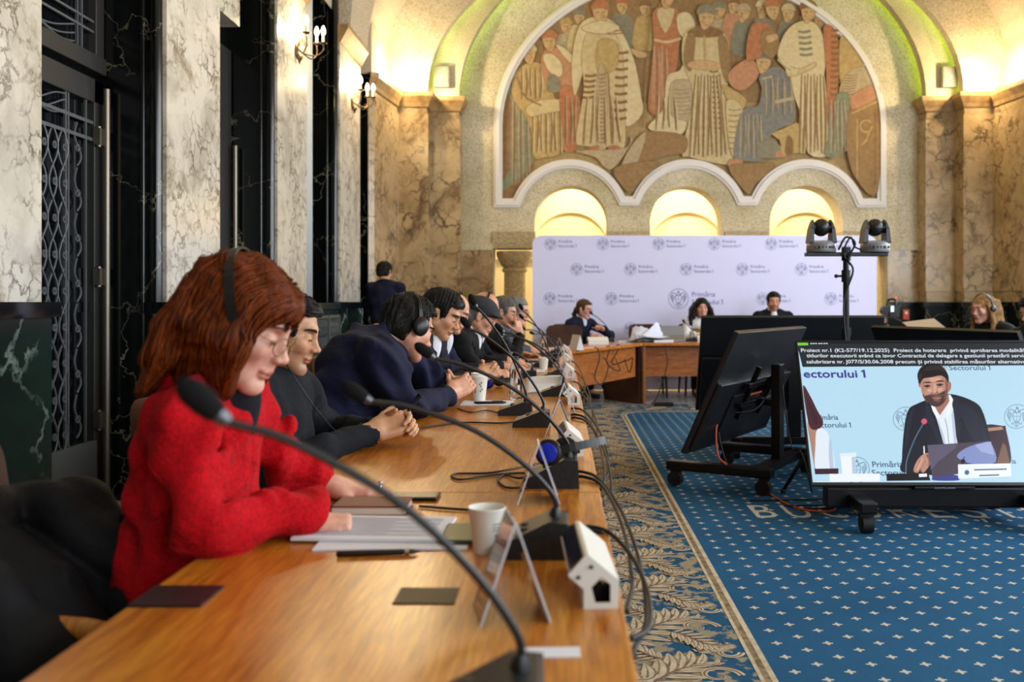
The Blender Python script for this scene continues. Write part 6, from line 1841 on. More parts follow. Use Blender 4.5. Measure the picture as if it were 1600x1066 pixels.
H, J, t = rower('bald man in a headset whose crown shows above the flat cap', -.560, 7.05, 1.150, 'skin_rosy', fringe_ring, 'hair_short_grey', SUIT, 'suit_dark', pitch=.30, seed=10, armx=-.42)
headset(H, 'black headset on the bald man behind the flat cap', .0, .094, .008, .028)
H, J, t = rower('grey-haired man in glasses and dark jacket resting his chin on his hand', -.470, 7.80, 1.120, 'skin_rosy', lambda H: H.cap(.010, .066, 0, -.07), 'hair_short_grey', SUIT, 'coat_black', .1, -.15, .25, seed=12, armx=-.33, chin=True)
glasses(H, t, 'glasses_dark')
H, J, t = rower('man in a grey suit at the far end of the left row', -.400, 8.62, 1.120, 'skin_rosy', lambda H: H.cap(.010, .07, 0, -.07), 'hair_grey', SUIT, 'suit_grey', 0, -.2, .2, seed=13, armx=-.30)
glasses(H, t, 'glasses_dark')

# ---- standing man by the left wall
H = Head((-2.14, 11.6, 1.565), rot(1.15, .12), 1.0, .0075)
J = dict(hip=v3(-2.12, 11.55, .93), waist=v3(-2.12, 11.55, 1.05), chest=v3(-2.12, 11.56, 1.24), neck=v3(-2.12, 11.565, 1.43), sr=v3(-1.945, 11.52, 1.37), sl=v3(-2.295, 11.60, 1.37),
         er=v3(-1.90, 11.55, 1.08), el=v3(-2.33, 11.66, 1.08), wr=v3(-1.97, 11.76, .98), wl=v3(-2.20, 11.84, .98), hr=v3(-2.03, 11.54, .90), hl=v3(-2.21, 11.57, .90),
         kr=v3(-2.02, 11.57, .48), kl=v3(-2.22, 11.59, .48), fr=v3(-2.01, 11.54, .09), fl=v3(-2.23, 11.56, .09), tr=v3(-1.98, 11.68, .07), tl=v3(-2.24, 11.70, .07))
hs = [hand(J['wr'], (-.3, .8, -.2), (.8, .2, .4), 1, (.4, .5, .4), k=1, h=.006), hand(J['wl'], (.5, .7, -.2), (-.8, .3, .4), -1, (.4, .5, .4), k=1, h=.006)]
person('dark-haired man in a navy sweater standing with his back turned near the left wall', J, H, 'skin_olive', H.cap(.011, .06, -.01, -.065), 'hair_black', dict(SUIT, open=None, collar=.02), 'suit_navy', 'trouser_dark', None, H.paint(.3), hs, h_top=.012, seed=14, top_name='sweater')

# ---- people at the head table
def front(label, hx, hd, hz, yaw, skin, hairfn, hairm, topd, topm, shirt=None, beard=0, pitch=.05, k=1.0, name='jacket', wide=.185, ar=None, al=None, hand_k=None, seed=20, pts=None, lips=(.80, .52, .52), brow=(.14, .1, .09), lean=.05):
    R = rot(yaw); F, L = R[:, 0], R[:, 1]; U = v3(0, 0, 1)
    byaw = pts.get('byaw', yaw) if pts else yaw
    Rb = rot(byaw); Fb, Lb = Rb[:, 0], Rb[:, 1]
    H = Head((hx, hd, hz), rot(yaw, pitch), k, .0052)
    nk = H.c-F*.02-U*.130-Fb*lean
    J = joints((0, 0, 0), byaw, 0, .45)
    hip = np.append((nk-Fb*.10)[:2], .56)
    J = joints(hip, byaw, 0, .45, waist=hip*.7+nk*.3-U*.02, chest=hip*.36+nk*.64+Fb*.01, neck=nk, sr=nk-U*.06-Lb*wide, sl=nk-U*.06+Lb*wide)
    J['er'] = J['sr']+Fb*.12-U*.22-Lb*.04; J['el'] = J['sl']+Fb*.12-U*.22+Lb*.04
    J['wr'] = J['er']+Fb*.16+Lb*.12; J['wl'] = J['el']+Fb*.16-Lb*.12
    for q in 'rl':
        J['w'+q][2] = .775; J['e'+q][2] = max(.755, J['e'+q][2])
    if pts: J.update({a: np.array(c, float) for a, c in pts.items() if a != 'byaw'})
    hs = []
    for q, s_ in (('r', 1), ('l', -1)):
        d = J['w'+q]-J['e'+q]; d = d/np.linalg.norm(d)
        hs.append(hand(J['w'+q]+d*.02, d, v3(0, 0, 1)-Lb*s_*.3, s_, (.5, .6, .4) if J['w'+q][2] < .8 else (.9, 1.1, .6), k=.95, h=.005, arm=J['w'+q]-d*.05))
    t = person(label, J, H, skin, hairfn(H) if hairfn else None, hairm, topd, topm, 'trouser_dark', shirt, H.paint(beard, lips, brow), hs, h_top=.012, seed=seed, top_name=name, neck_r=.050, lash=False, bt=.7)
    H.open_eyes(t)
    return H, J, t
def tied(H):
    v = H.cap(.009, .072, -.012, -.075, .0065, 0, .004, n=10)[0]; v.ell(H.P(-.115, 0, -.03), (.030, .032, .040), H.R, .02); v.chain([H.P(-.12, 0, -.05), H.P(-.135, 0, -.10), H.P(-.12, 0, -.15)], [.028, .026, .012], .015); return v
WSUIT = dict(chest=.115, width=.160, belly=.115, bw=.14, sh=.066, arm=.055, elb=.048, cuff=.040, collar=.03, wr=.008, open=(.012, .15), hips=.14, trap=.048)
H, J, t = front('woman with tied-back brown hair and glasses in a navy blazer, holding a microphone', .285, 12.25, 1.110, -.55, 'skin_pale', tied, 'hair_brown', WSUIT, 'suit_navy', 'shirt_white', 0, .22, 1.0, 'blazer', .165,
      pts=dict(byaw=-.9, wr=(.36, 11.95, .775), wl=(.510, 11.93, .860), el=(.62, 12.10, .775)), seed=21)
glasses(H, t, 'glasses_dark')
def curly(H):
    v = Vol(H.c-.30, H.c+v3(.24, .24, .17), .0075)
    v.ell(H.P(-.015, 0, .045), (.108, .090, .088), H.R, 0)
    rs = np.random.RandomState(2)
    for sy in (-1, 1):
        for i in range(16):
            t = i/15; x = .030-.13*t; y = sy*(.085+.02*rs.rand())
            p = [H.P(x, sy*.07, .05), H.P(x-.005, y+sy*.015, -.03)]
            for q in range(4): p.append(H.P(x-.005+.012*rs.randn(), y+sy*(.020+.010*q)+.010*rs.randn(), -.08-.045*q))
            v.chain(p, [.022, .026, .024, .022, .018, .012], .012)
    v.ell(H.P(.105, 0, -.035), (.075, .064, .098), H.R, .008, 'cut'); v.box(H.P(.16, 0, -.20), (.11, .05, .16), H.R, .03, .010, 'cut'); v.ell(H.P(.03, 0, -.03), (.072, .062, .092), H.R, .004, 'cut')
    return v.ripple(lambda X, Y, Z: .0035*np.sin(150*Z+30*np.sin(30*X)+60*Y))
H, J, t = front('woman with long dark curly hair in a mustard vest facing the room', 1.79, 12.30, 1.125, -1.50, 'skin_pale', curly, 'hair_dark', dict(WSUIT, open=None, collar=.02, sh=.05, arm=.052), 'shirt_white', None, 0, .05, 1.02, 'blouse', .165, seed=22)
v = Vol(J['hip']-.3, J['neck']+.3, .012)
Rb = rot(-1.5); v.ell(J['chest'], (.126, .150, .22), Rb, 0); v.ell(J['waist'], (.128, .152, .18), Rb, .05); v.cone(J['neck']+Rb[:, 0]*.07+v3(0, 0, .06), J['chest']+Rb[:, 0]*.15-v3(0, 0, .05), .055, .02, .01, 'cut'); v.cone(J['neck'], J['neck']+v3(0, 0, .2), .07, .07, .01, 'cut'); vol_object('vest', [v], 'vest_mustard', t)
H, J, t = front('bearded man in a dark suit and open white collar at the head table', 2.735, 12.40, 1.205, -1.62, 'skin_warm', lambda H: H.cap(.011, .068, -.01, -.07, .0065, .006, .006), 'hair_black', dict(SUIT, open=(.016, .20)), 'suit_dark', 'shirt_white', .85, .08, 1.0, seed=23)
def long_strands(H, v, r, wild, n=700):
    rs = np.random.RandomState(31); S = np.array([H.P(-.02+.13*a[0], .12*a[1], .0+.16*a[2]-.05) for a in rs.normal(size=(n, 3))*.62])
    c, R_ = H.c, H.R
    def fl(X):
        L = (X-c) @ R_; up = np.clip((L[:, 2]-.03)/.07, 0, 1)[:, None]
        return up*(np.stack([-.5+0*L[:, 0], np.sign(L[:, 1]+.004), -.3+0*L[:, 0]], 1) @ R_.T)+(1-up)*np.array((0, 0, -1.0))
    return strands(v, S, fl, 14, .011, r, wild, rs, (.0, .005))
def wavy(H):
    v = Vol(H.c-.32, H.c+v3(.24, .24, .17), .0068)
    v.ell(H.P(-.015, 0, .040), (.103, .083, .084), H.R, 0)
    for sy in (-1, 1):
        for i in range(9):
            t = i/8; x = .020-.12*t
            v.chain([H.P(x, sy*.068, .05), H.P(x-.01, sy*(.096-.02*t), -.03), H.P(x-.02, sy*(.100-.03*t), -.11), H.P(x+.0, sy*(.105-.04*t), -.17), H.P(x-.01, sy*(.09-.04*t), -.22)], [.018, .021, .022, .020, .009], .012)
    v.ell(H.P(.105, 0, -.035), (.075, .064, .098), H.R, .008, 'cut'); v.box(H.P(.16, 0, -.20), (.11, .05, .16), H.R, .03, .010, 'cut'); v.ell(H.P(.03, 0, -.03), (.072, .062, .092), H.R, .004, 'cut')
    v.ripple(lambda X, Y, Z: .003*np.sin(120*X+90*Y+14*np.sin(30*Z)))
    return [v, long_strands(H, v, .0016, .30)]
H, J, t = front('woman with wavy blonde hair and headset in black, seated on the right side', 3.73, 8.50, 1.140, PI+.45, 'skin_pale', wavy, 'hair_blonde', WSUIT, 'coat_black', None, 0, .12, 1.04, seed=24)
headset(H, 'black headset over the blonde woman\'s wavy hair', .0, .104, .008, .032)
H, J, t = front('dark-haired person in glasses cut off by the right edge of the picture', 3.70, 7.55, 1.125, PI+.35, 'skin_olive', lambda H: H.cap(.009, .066, -.02, -.08, .0065, .008, .006), 'hair_black', SUIT, 'coat_black', None, 0, .30, 1.0, seed=25)
glasses(H, t, 'glasses_dark')
# ---- chairs under them
CH = [((-.985, 1.95, 0), 0, 'brown chair of the red-haired woman'), ((-.93, 3.02, 0), 0, 'wooden-armed chair of the man with the phone'),
      ((-1.04, 3.99, 0), 0, 'chair under the man in the navy blazer'), ((-.99, 5.10, 0), 0, 'chair under the young man in the dark suit'), ((-1.0, 5.90, 0), 0, 'chair under the bald man in the dark suit'),
      ((-.87, 6.45, 0), 0, 'chair under the man in the flat cap'), ((-.89, 7.05, 0), 0, 'chair under the bald man behind the flat cap'), ((-.80, 7.80, 0), 0, 'chair under the grey-haired man with glasses'), ((-.73, 8.62, 0), 0, 'chair under the man in the grey suit'),
      ((.25, 12.47, 0), -.9, 'chair under the woman with the microphone'), ((1.10, 12.28, 0), -1.57, 'empty brown leather chair behind the papers at the head table'), ((1.78, 12.48, 0), -1.5, 'chair under the curly-haired woman'), ((2.73, 12.60, 0), -1.62, 'chair under the bearded man'),
      ((3.90, 8.58, 0), PI+.45, 'chair under the blonde woman'), ((3.88, 7.62, 0), PI+.35, 'chair under the person at the right edge'), ((.05, 11.60, 0), -1.50, 'empty brown leather chair at the corner desk in front of the woman with the microphone')]
c0 = None
for loc, rz, lab in CH:
    if c0 is None: c0 = make_chair(lab, loc, rz)
    else: place_copy(c0, loc, rz, lab)
# ================================================================== THINGS ON THE TABLES
M('mic_black', '#0d0d0e', .42); M('mic_base', '#17181a', .38, 0, .5, None, 1, (90, '#222326', .4, .6)); M('mic_top', '#2b2a28', .42); M('mic_ring', '#5d6064', .35, .7); M('foam_grey', '#161617', .95, 0, .2, None, 1, None, (300, .8, .004))
M('white_plastic', '#d9d6cd', .4); M('display_black', '#131110', .15); M('acrylic', '#f4f1ea', .06, 0, .9, trans=.94, ior=1.4); M('edge_glint', '#c9ccd2', .12, 0, .8); M('paper_white', '#d9dae0', .8); M('paper_cream', '#d4c8b4', .8)
M('card_brown', '#3b2c20', .5); M('card_dark', '#1d1016', .45); M('cup_white', '#dedace', .55); M('cup_inside', '#e8e4da', .5); M('leaf_green', '#4d6a3a', .6); M('ink_grey', '#6e7078', .8); M('pink_print', '#c96a7a', .6)
def tri(b, *p, mi=0): b.add(p, [tuple(range(len(p)))], mi)
NM = [0]
def microphone(px, py, d, tip, dt, label, z0=TT, mid=None, ring_lit=None):
    """conference microphone: (px,py) is where the stalk leaves the base; tip is the picture place of the capsule's end at distance dt"""
    e = W(px, py, d); e.z = min(max(e.z, z0+.045), z0+.075)
    tp = W(tip[0], tip[1], dt)
    t = thing('microphone', label, 'microphone', (e.x, e.y, z0), 0, 'gooseneck table microphones')
    side = -1 if tp.x < e.x else 1
    b = MB(); x = e.x; h = e.z-z0
    pr = [(x-side*.028, z0), (x-side*.024, z0+h*.95), (x+side*.012, z0+h), (x+side*.115, z0+.022), (x+side*.118, z0)]
    b.prism(pr, lambda u, v: (u, d+.058, v), lambda u, v: (u, d-.058, v)); b.build('base', 'mic_base', t, world=True, bevel=.006, recalc=True)
    b = MB(); q0, q1 = Vector((x+side*.008, d, z0+h+.0012)), Vector((x+side*.108, d, z0+.0252))
    vs = [q0+Vector((0, -.05, 0)), q1+Vector((0, -.05, 0)), q1+Vector((0, .05, 0)), q0+Vector((0, .05, 0))]
    b.add(vs, [(0, 1, 2, 3) if side > 0 else (3, 2, 1, 0)]); 
    m_ = (q0+q1)/2; b.cyl(m_+Vector((0, -.02, -.002)), m_+Vector((0, -.02, .004)), .009, seg=14); b.cyl(m_+Vector((0, .02, -.002)), m_+Vector((0, .02, .004)), .009, seg=14)
    b.build('control_panel', 'mic_top', t, world=True)
    dirv = tp-e; L = dirv.length
    up = Vector((0, 0, 1))
    pts = [e, e+up*.035+dirv*.01, e+dirv*.16+up*L*.13, e+dirv*.40+up*L*.14, e+dirv*.70+up*L*.075, tp-dirv.normalized()*.055] if mid is None else [e]+mid+[tp-dirv.normalized()*.055]
    b = MB(); b.tube(smooth_path(pts, 8), .0050, 10); b.lathe([(.012, -.012), (.012, .004), (.007, .016), (0, .016)], e, 14)
    g = b.build('gooseneck', 'mic_black', t, smooth=SM, world=True)
    ax = (tp-pts[-1]).normalized(); o = pts[-1]
    b = MB(); b.tube([o, o+ax*.012], [.0075, .0095], 14); b.build('ring', 'mic_ring', g, smooth=SM, world=True)
    b = MB(); b.tube([o+ax*.010, o+ax*.014, o+ax*.028, o+ax*.045, o+ax*.056, o+ax*.062], [.008, .0115, .0140, .0142, .0105, .004], 16); b.build('windscreen', 'foam_grey', g, smooth=True, world=True)
    return t
microphone(813, 1000, 1.06, (287, 602), .93, 'nearest gooseneck microphone, its foam tip crossing the red jacket')
microphone(868, 806, 1.84, (540, 603), 1.75, 'gooseneck microphone behind the small white paper cup')
m3_ = microphone(888, 702, 2.52, (652, 540), 2.42, 'gooseneck microphone with blue headphones resting on its base')
microphone(822, 627, 4.10, (735, 462), 4.02, 'gooseneck microphone beside the clear water bottle')
microphone(849, 641, 3.72, (722, 498), 3.62, 'gooseneck microphone right of the water bottle, with the long straight stalk')
microphone(881, 600, 4.92, (775, 508), 4.85, 'gooseneck microphone next to the bent white sheet')
microphone(873, 577, 5.85, (776, 517), 5.75, 'gooseneck microphone behind the bent white sheet')
microphone(832, 578, 6.10, (790, 545), 6.0, 'low gooseneck microphone in front of the man in the flat cap')
microphone(858, 556, 7.1, (812, 476), 7.0, 'tallest far gooseneck microphone, against the column')
microphone(868, 552, 7.7, (812, 492), 7.6, 'second far gooseneck microphone against the column')
microphone(872, 545, 8.5, (814, 511), 8.4, 'third far gooseneck microphone, with a short stalk')
microphone(880, 542, 9.1, (828, 519), 9.0, 'farthest gooseneck microphone at the end of the left row')
microphone(956, 531, 11.62, (922, 487), 11.75, 'gooseneck microphone held by the woman in the navy blazer')
microphone(1085, 528, 11.7, (1067, 500), 11.85, 'gooseneck microphone in front of the curly-haired woman')

# ---- house-shaped electronic name plates
def nameplate(x, y, rz, label, L=.24, k=1.0):
    t = thing('electronic_nameplate', label, 'name plate', (x, y, TT), rz, 'white electronic name plates')
    out = [(-.020, 0), (.034, 0), (.036, .044), (.033, .047), (-.012, .084), (-.0175, .083), (-.044, .054), (-.043, .051), (-.020, .031)]
    hole = [(-.002, .010), (.022, .010), (.022, .038), (.008, .050), (-.008, .034)]
    b = MB()
    for yy, fl_ in ((0, True), (L, False)):
        b.flat([out, hole], lambda u, v: (u, yy, v), 0, not fl_)
    for loop, inn in ((out, False), (hole, True)):
        n = len(loop)
        for i in range(n):
            p, q = loop[i], loop[(i+1) % n]
            b.add([(p[0], 0, p[1]), (q[0], 0, q[1]), (q[0], L, q[1]), (p[0], L, p[1])], [(0, 1, 2, 3)], 1 if inn else 0)
    b.build('housing', ['white_plastic', 'display_black'], t, recalc=True)
    b = MB(); p, q = Vector((-.0180, .0825)), Vector((-.0425, .0570)); n_ = Vector((-.0012, .0012))
    p, q = p+(q-p)*.08+n_, p+(q-p)*.95+n_
    b.add([(p.x, .008, p.y), (q.x, .008, q.y), (q.x, L-.008, q.y), (p.x, L-.008, p.y)], [(0, 1, 2, 3)]); b.build('display', 'display_black', t)
    for u, v in ((-.008, .066), (-.028, .050)):
        b = MB(); b.cyl((u, -.003, v), (u, .002, v), .003, seg=10); b.build('screw', 'mic_black', t, smooth=SM)
    return t
NPL = [(.086, 1.50, .05, 'nearest white house-shaped electronic name plate, beside the bent cables'), (.066, 2.98, .04, 'white electronic name plate behind the blue headphones'),
       (.080, 4.47, .03, 'white electronic name plate right of the bent white sheet'), (.075, 6.05, 0, 'fourth white electronic name plate along the table edge'),
       (.070, 7.35, .02, 'fifth white electronic name plate along the table edge'), (.065, 8.75, 0, 'farthest white electronic name plate on the left row')]
n0 = None
for x, y, rz, lab in NPL:
    x -= .032
    if n0 is None: n0 = nameplate(x, y, rz, lab)
    else: place_copy(n0, (x, y, TT), rz, lab)
place_copy(n0, (.29, 10.86, TT), -1.30, 'white electronic name plate in front of the woman with the microphone')
c_ = place_copy(n0, (1.60, 11.34, TT), -PI/2, 'white electronic name plate in front of the curly-haired woman')

# ---- clear acrylic name card holders
def tent(px, py, label, w_=.10, h=.145, L=.10, rz=0.0, paper=True, group='clear folded name card holders'):
    d = .48*FPX/(py-VY); x = XP(px, d)
    t = thing('card_holder', label, 'card holder', (x, d, TT), rz, group)
    b = MB(); ap = h
    for s in (-1, 1):
        p0, p1 = Vector((s*w_/2, 0, 0)), Vector((s*.002, 0, ap)); dd = (p1-p0).normalized(); n_ = Vector((dd.z, 0, -dd.x))*s*.0022
        vs = [p0, p1, p1+Vector((0, L, 0)), p0+Vector((0, L, 0)), p0-n_, p1-n_, p1-n_+Vector((0, L, 0)), p0-n_+Vector((0, L, 0))]
        b.add(vs, [(0, 1, 2, 3), (7, 6, 5, 4), (0, 4, 5, 1), (1, 5, 6, 2), (2, 6, 7, 3), (3, 7, 4, 0)])
    sh = b.build('sheet', 'acrylic', t, recalc=True)
    b = MB()
    for yy in (0, L):
        for s in (-1, 1): b.bar((s*w_/2, yy, .001), (s*.001, yy, ap), .0026, .0022, (0, 1, 0))
    b.bar((0, 0, ap), (0, L, ap), .003, .003); b.build('glint_strip', 'edge_glint', sh)  # pale strips put the bright glint of the clear edges into colour
    if paper:
        b = MB(); s = 1; p0, p1 = Vector((s*w_/2-.004, .004, .004)), Vector((s*.004, .004, ap*.93))
        b.add([p0, p1, p1+Vector((0, L-.008, 0)), p0+Vector((0, L-.008, 0))], [(0, 1, 2, 3)]); b.build('name_card', 'paper_white', t)
    return t
tent(806, 978, 'large clear folded card holder on the table, closest to the camera', .105, .150, .10, .20)
tent(842, 790, 'clear folded card holder behind the second microphone', .10, .140, .11, .05)
tent(873, 684, 'clear folded card holder before the second white name plate', .10, .125, .09, -.05)
tent(882, 650, 'clear folded card holder right of the bottle microphones', .10, .13, .10, .02)
tent(885, 612, 'clear folded card holder next to the third white name plate', .10, .14, .12, .03)
tent(876, 575, 'far clear folded card holder left of the fourth name plate', .10, .13, .12, .0)
tent(874, 552, 'farthest clear folded card holder, seen as a thin V', .10, .14, .12, .0)
# standing white cards on the corner desk
t = thing('card_holder', 'upright white name card at the corner desk', 'card holder', (.145, 9.66, TT), .35, 'clear folded name card holders')
b = MB(); b.prism([(-.04, 0), (.04, 0), (.0, .15)], lambda u, v: (u, -.11, v), lambda u, v: (u, .11, v)); b.build('name_card', 'paper_white', t, recalc=True)

# ---- cups, bottle, papers, phones, pens
def lath(name, prof, mat, parent, c=(0, 0, 0)):
    b = MB(); b.lathe(prof, c, 36); return b.build(name, mat, parent, smooth=.9)
d = 720/(862-472); x = XP(761, d)
t = thing('paper_cup', 'small white paper cup with a green leaf print, in front of the papers', 'cup', (x, d, TT))
cup = lath('wall', [(0, .003), (.0245, .002), (.0245, 0), (.0255, 0), (.0355, .082), (.0368, .084), (.0366, .0865), (.0352, .0865), (.034, .082), (.0240, .006), (0, .006)], 'cup_white', t)
b = MB()
for a0, s in ((-.95, 1), (-.72, -1)):
    fnc = lambda u, v: (Vector((math.cos(u)*(.0257+.0122*v/.1+.0006), math.sin(u)*(.0257+.0122*v/.1+.0006), v)))
    b.flat([[(a0, .012), (a0+.18*s, .022), (a0+.26*s, .042), (a0+.06*s, .032)]], fnc)
b.build('leaf_print', 'leaf_green', cup)
b = MB(); fnc = lambda u, v: (Vector((math.cos(u)*(.0257+.0122*v/.1+.0006), math.sin(u)*(.0257+.0122*v/.1+.0006), v)))
for k in range(3): b.stroke([(-1.15+.0, .058-.006*k), (-.9, .058-.006*k), (-.62+.1*k, .058-.006*k)], .002, fnc)
b.build('print_lines', 'ink_grey', cup)
d = 4.62; x = XP(749, d)
t = thing('coffee_cup', 'lidded white coffee cup beside the clasped hands of the man in navy', 'cup', (x, d, TT+.004))
cup = lath('wall', [(0, 0), (.028, 0), (.041, .115), (.043, .118), (0, .118)], 'cup_white', t)
lath('lid', [(.044, .114), (.045, .121), (.041, .124), (.040, .134), (.034, .135), (.033, .131), (0, .131)], M('lid_white', '#e4e1da', .35), t)
b = MB(); fnc = lambda u, v: Vector((math.cos(u)*(.0285+.0113*v/.1+.0006), math.sin(u)*(.0285+.0113*v/.1+.0006), v))
for k, (u, v) in enumerate(((-1.35, .05), (-1.28, .072), (-1.12, .058), (-1.2, .09), (-1.42, .082))): b.flat([[(u+.09*math.cos(a), v+.006*math.sin(a)) for a in np.linspace(0, 2*PI, 9)[:-1]]], fnc)
b.build('print', 'ink_grey', cup)
b = MB()
for k, (u, v) in enumerate(((-2.2, .06), (-2.05, .072), (-2.1, .048))): b.flat([[(u+.12*math.cos(a), v+.011*math.sin(a)) for a in np.linspace(0, 2*PI, 9)[:-1]]], fnc)
b.build('pink_print', 'pink_print', cup)
t = thing('paper', 'white sheet under the lidded coffee cup and pen', 'paper', (XP(757, 4.5), 4.50, TT))
b = MB(); b.box((-.11, -.06, .0005), (.13, .15, .0035)); b.build('sheet', 'paper_white', t)
t = thing('pen', 'thick black pen lying on the white sheet beside the coffee cup', 'pen', (XP(765, 4.46), 4.475, TT+.0105))
b = MB(); b.tube([(-.075, 0, 0), (-.06, 0, 0), (.06, .015, 0), (.075, .018, 0)], [.003, .0062, .0062, .004], 12); b.build('barrel', 'mic_black', t, smooth=True)
b = MB(); b.bar((.01, .010, .0075), (.06, .016, .0075), .003, .002); b.build('clip', 'mic_ring', t)
d = 4.70; x = XP(806, d)
t = thing('water_bottle', 'clear plastic water bottle standing on the table beside the microphones', 'bottle', (x, d, TT))
M('bottle_plastic', '#eef4f6', .04, 0, .5, trans=1, ior=1.22); M('water', '#f4fafc', .02, 0, .5, trans=1, ior=1.33)
prof = [(0, .004), (.026, .002), (.031, .008)]+[(.0315-.0018*(i % 2), .02+.0115*i) for i in range(9)]+[(.031, .128), (.031, .15), (.026, .168), (.015, .186), (.0125, .192), (.0125, .205), (0, .205)]
lath('shell', prof, 'bottle_plastic', t); lath('screw_cap', [(.0145, .194), (.0148, .212), (.012, .214), (0, .214)], M('cap_dark', '#2a3038', .4), t)
b = MB()
for a0, z0_, z1_ in ((-1.9, .03, .055), (-1.25, .035, .075), (-1.6, .085, .11)): b.add([Vector((math.cos(a0+q*.09)*.0326, math.sin(a0+q*.09)*.0326, z)) for z in (z0_, z1_) for q in range(5)], [(q, q+1, q+6, q+5) for q in range(4)])
b.build('label_print', M('bottle_label', '#c3cad0', .4), t, smooth=True)
d = 8.05
t = thing('water_bottle', 'far clear water bottle standing at the end of the left row', 'bottle', (XP(849, d), d, TT))
lath('shell', prof, 'bottle_plastic', t); lath('screw_cap', [(.0145, .194), (.0148, .212), (.012, .214), (0, .214)], 'cap_dark', t)
d = 6.5
t = thing('paper_cup', 'far small cream cup on the table before the man in the flat cap', 'cup', (XP(848, d), d+.3, TT))
lath('wall', [(0, .003), (.0245, .002), (.0245, 0), (.0255, 0), (.0355, .082), (.0368, .084), (.0366, .0865), (.0352, .0865), (.034, .082), (.0240, .006), (0, .006)], 'cup_white', t)
# stack of papers in front of the woman in red
M('ink_line', '#8d90a0', .8)
def sheet(name, label, c, sx, sy, rz, z, mat='paper_white', lines=0, th=.003, cat='paper', group=None, parent=None):
    t = thing(name, label, cat, (c[0], c[1], z), rz, group)
    b = MB(); b.box((-sx/2, -sy/2, .0003), (sx/2, sy/2, th))
    for i in range(lines):
        yv = sy*.40-i*sy*.8/max(lines, 1)
        b.add([(-sx*.42, yv, th+.0003), (sx*(.42 if i % 5 else .1), yv, th+.0003), (sx*(.42 if i % 5 else .1), yv+.0022, th+.0003), (-sx*.42, yv+.0022, th+.0003)], [(0, 1, 2, 3)], 1)
    b.build('sheet', [mat, 'ink_line'], t); return t
sheet('paper', 'lower white sheet of the pile in front of the woman in red', (-.335, 1.945), .297, .19, .03, TT, lines=0, th=.004, group='papers of the woman in red')
sheet('paper', 'printed white sheet on top of the pile before the woman in red', (-.385, 2.005), .30, .205, -.05, TT+.0045, lines=24, th=.006, group='papers of the woman in red')
t = thing('notebook', 'dark red notebook beneath the hand with the ring', 'notebook', (-.435, 2.205, TT))
b = MB(); b.box((-.085, -.055, 0), (.085, .055, .003)); b.box((-.085, -.055, .019), (.085, .055, .022)); b.box((-.085, -.055, 0), (-.081, .055, .022)); b.build('cover', M('cover_red', '#5a0f18', .5), t)
b = MB(); b.box((-.081, -.053, .003), (.082, .053, .019)); b.build('pages', 'paper_cream', t)
t = thing('phone', 'black phone lying behind the red notebook', 'phone', (-.385, 2.345, TT))
b = MB(); b.box((-.085, -.038, .0005), (.085, .038, .010)); b.build('body', 'phone_black', t, bevel=.004)
t = thing('phone', 'dark green phone lying left of the small paper cup', 'phone', (XP(722, 1.95), 1.955, TT))
b = MB(); b.box((-.038, -.075, .0045), (.038, .075, .013)); b.build('body', M('phone_green', '#3b4529', .35), t, bevel=.005)
t = thing('pen', 'dark pen lying on the wood in front of the white papers', 'pen', (XP(590, 1.82), 1.815, TT+.006)); t.rotation_euler = (0, 0, .12)
b = MB(); b.tube([(-.075, 0, 0), (-.06, 0, 0), (.06, 0, 0), (.08, 0, 0)], [.0055, .006, .0055, .002], 12); b.build('barrel', M('pen_dark', '#1c1612', .3), t, smooth=True)
b = MB(); b.tube([(.052, 0, 0), (.060, 0, 0)], .0063, 12); b.build('band', 'silver', t, smooth=SM)
sheet('card', 'brown card lying in the middle of the table', (XP(667, 1.565), 1.565), .098, .085, .0, TT, 'card_brown', th=.002, cat='card')
sheet('card', 'dark purple card at the left table edge near the red jacket', (-.625, 1.56), .115, .105, 0, TT, 'card_dark', th=.004, cat='card')
sheet('card', 'small white business card beside the nearest microphone', (XP(858, 1.31), 1.312), .085, .038, .04, TT, 'paper_white', th=.0015, cat='card')
sheet('card', 'narrow cream card leaning on the second microphone base', (XP(890, 1.96), 1.93), .055, .02, .5, TT+.0, 'paper_cream', th=.0015, cat='card')
# folded white papers farther along
t = thing('paper', 'large white sheet bent up at its far end on the table', 'paper', (XP(850, 5.15), 5.15, TT))
b = MB(); n = 10; rows = []
for i in range(n+1):
    v_ = -.12+.24*i/n; z = .003+.062*max(0, (v_+.10)/.22)**1.3
    rows.append([(u, v_, z+.010*math.sin(PI*(u+.10)/.20)+(.012*(u/.1) if u > 0 else 0)) for u in np.linspace(-.10, .10, 9)])
vs = [p for r in rows for p in r]
b.add(vs, [(r*9+c, r*9+c+1, (r+1)*9+c+1, (r+1)*9+c) for r in range(n) for c in range(8)])
o = b.build('sheet', 'paper_white', t, smooth=True); s_ = o.modifiers.new('s', 'SOLIDIFY'); s_.thickness = .003
for k, (px, d, lab) in enumerate(((828, 6.7, 'white papers in front of the grey-haired man'), (846, 7.4, 'white papers beside the far cream cup'), (822, 8.3, 'white papers before the man in the grey suit'))):
    sheet('paper', lab, (XP(px, d), d), .21, .297, .1*k, TT, lines=8, group='papers along the far left row')
for px, d, lab in ((832, 7.62, 'dark phone near the hands of the grey-haired man'), (842, 8.5, 'dark tablet before the man in the grey suit')):
    t = thing('phone', lab, 'phone', (XP(px, d), d, TT+.004)); b = MB(); b.box((-.075, -.04, 0), (.075, .04, .009)); b.build('body', 'phone_black', t, bevel=.003)

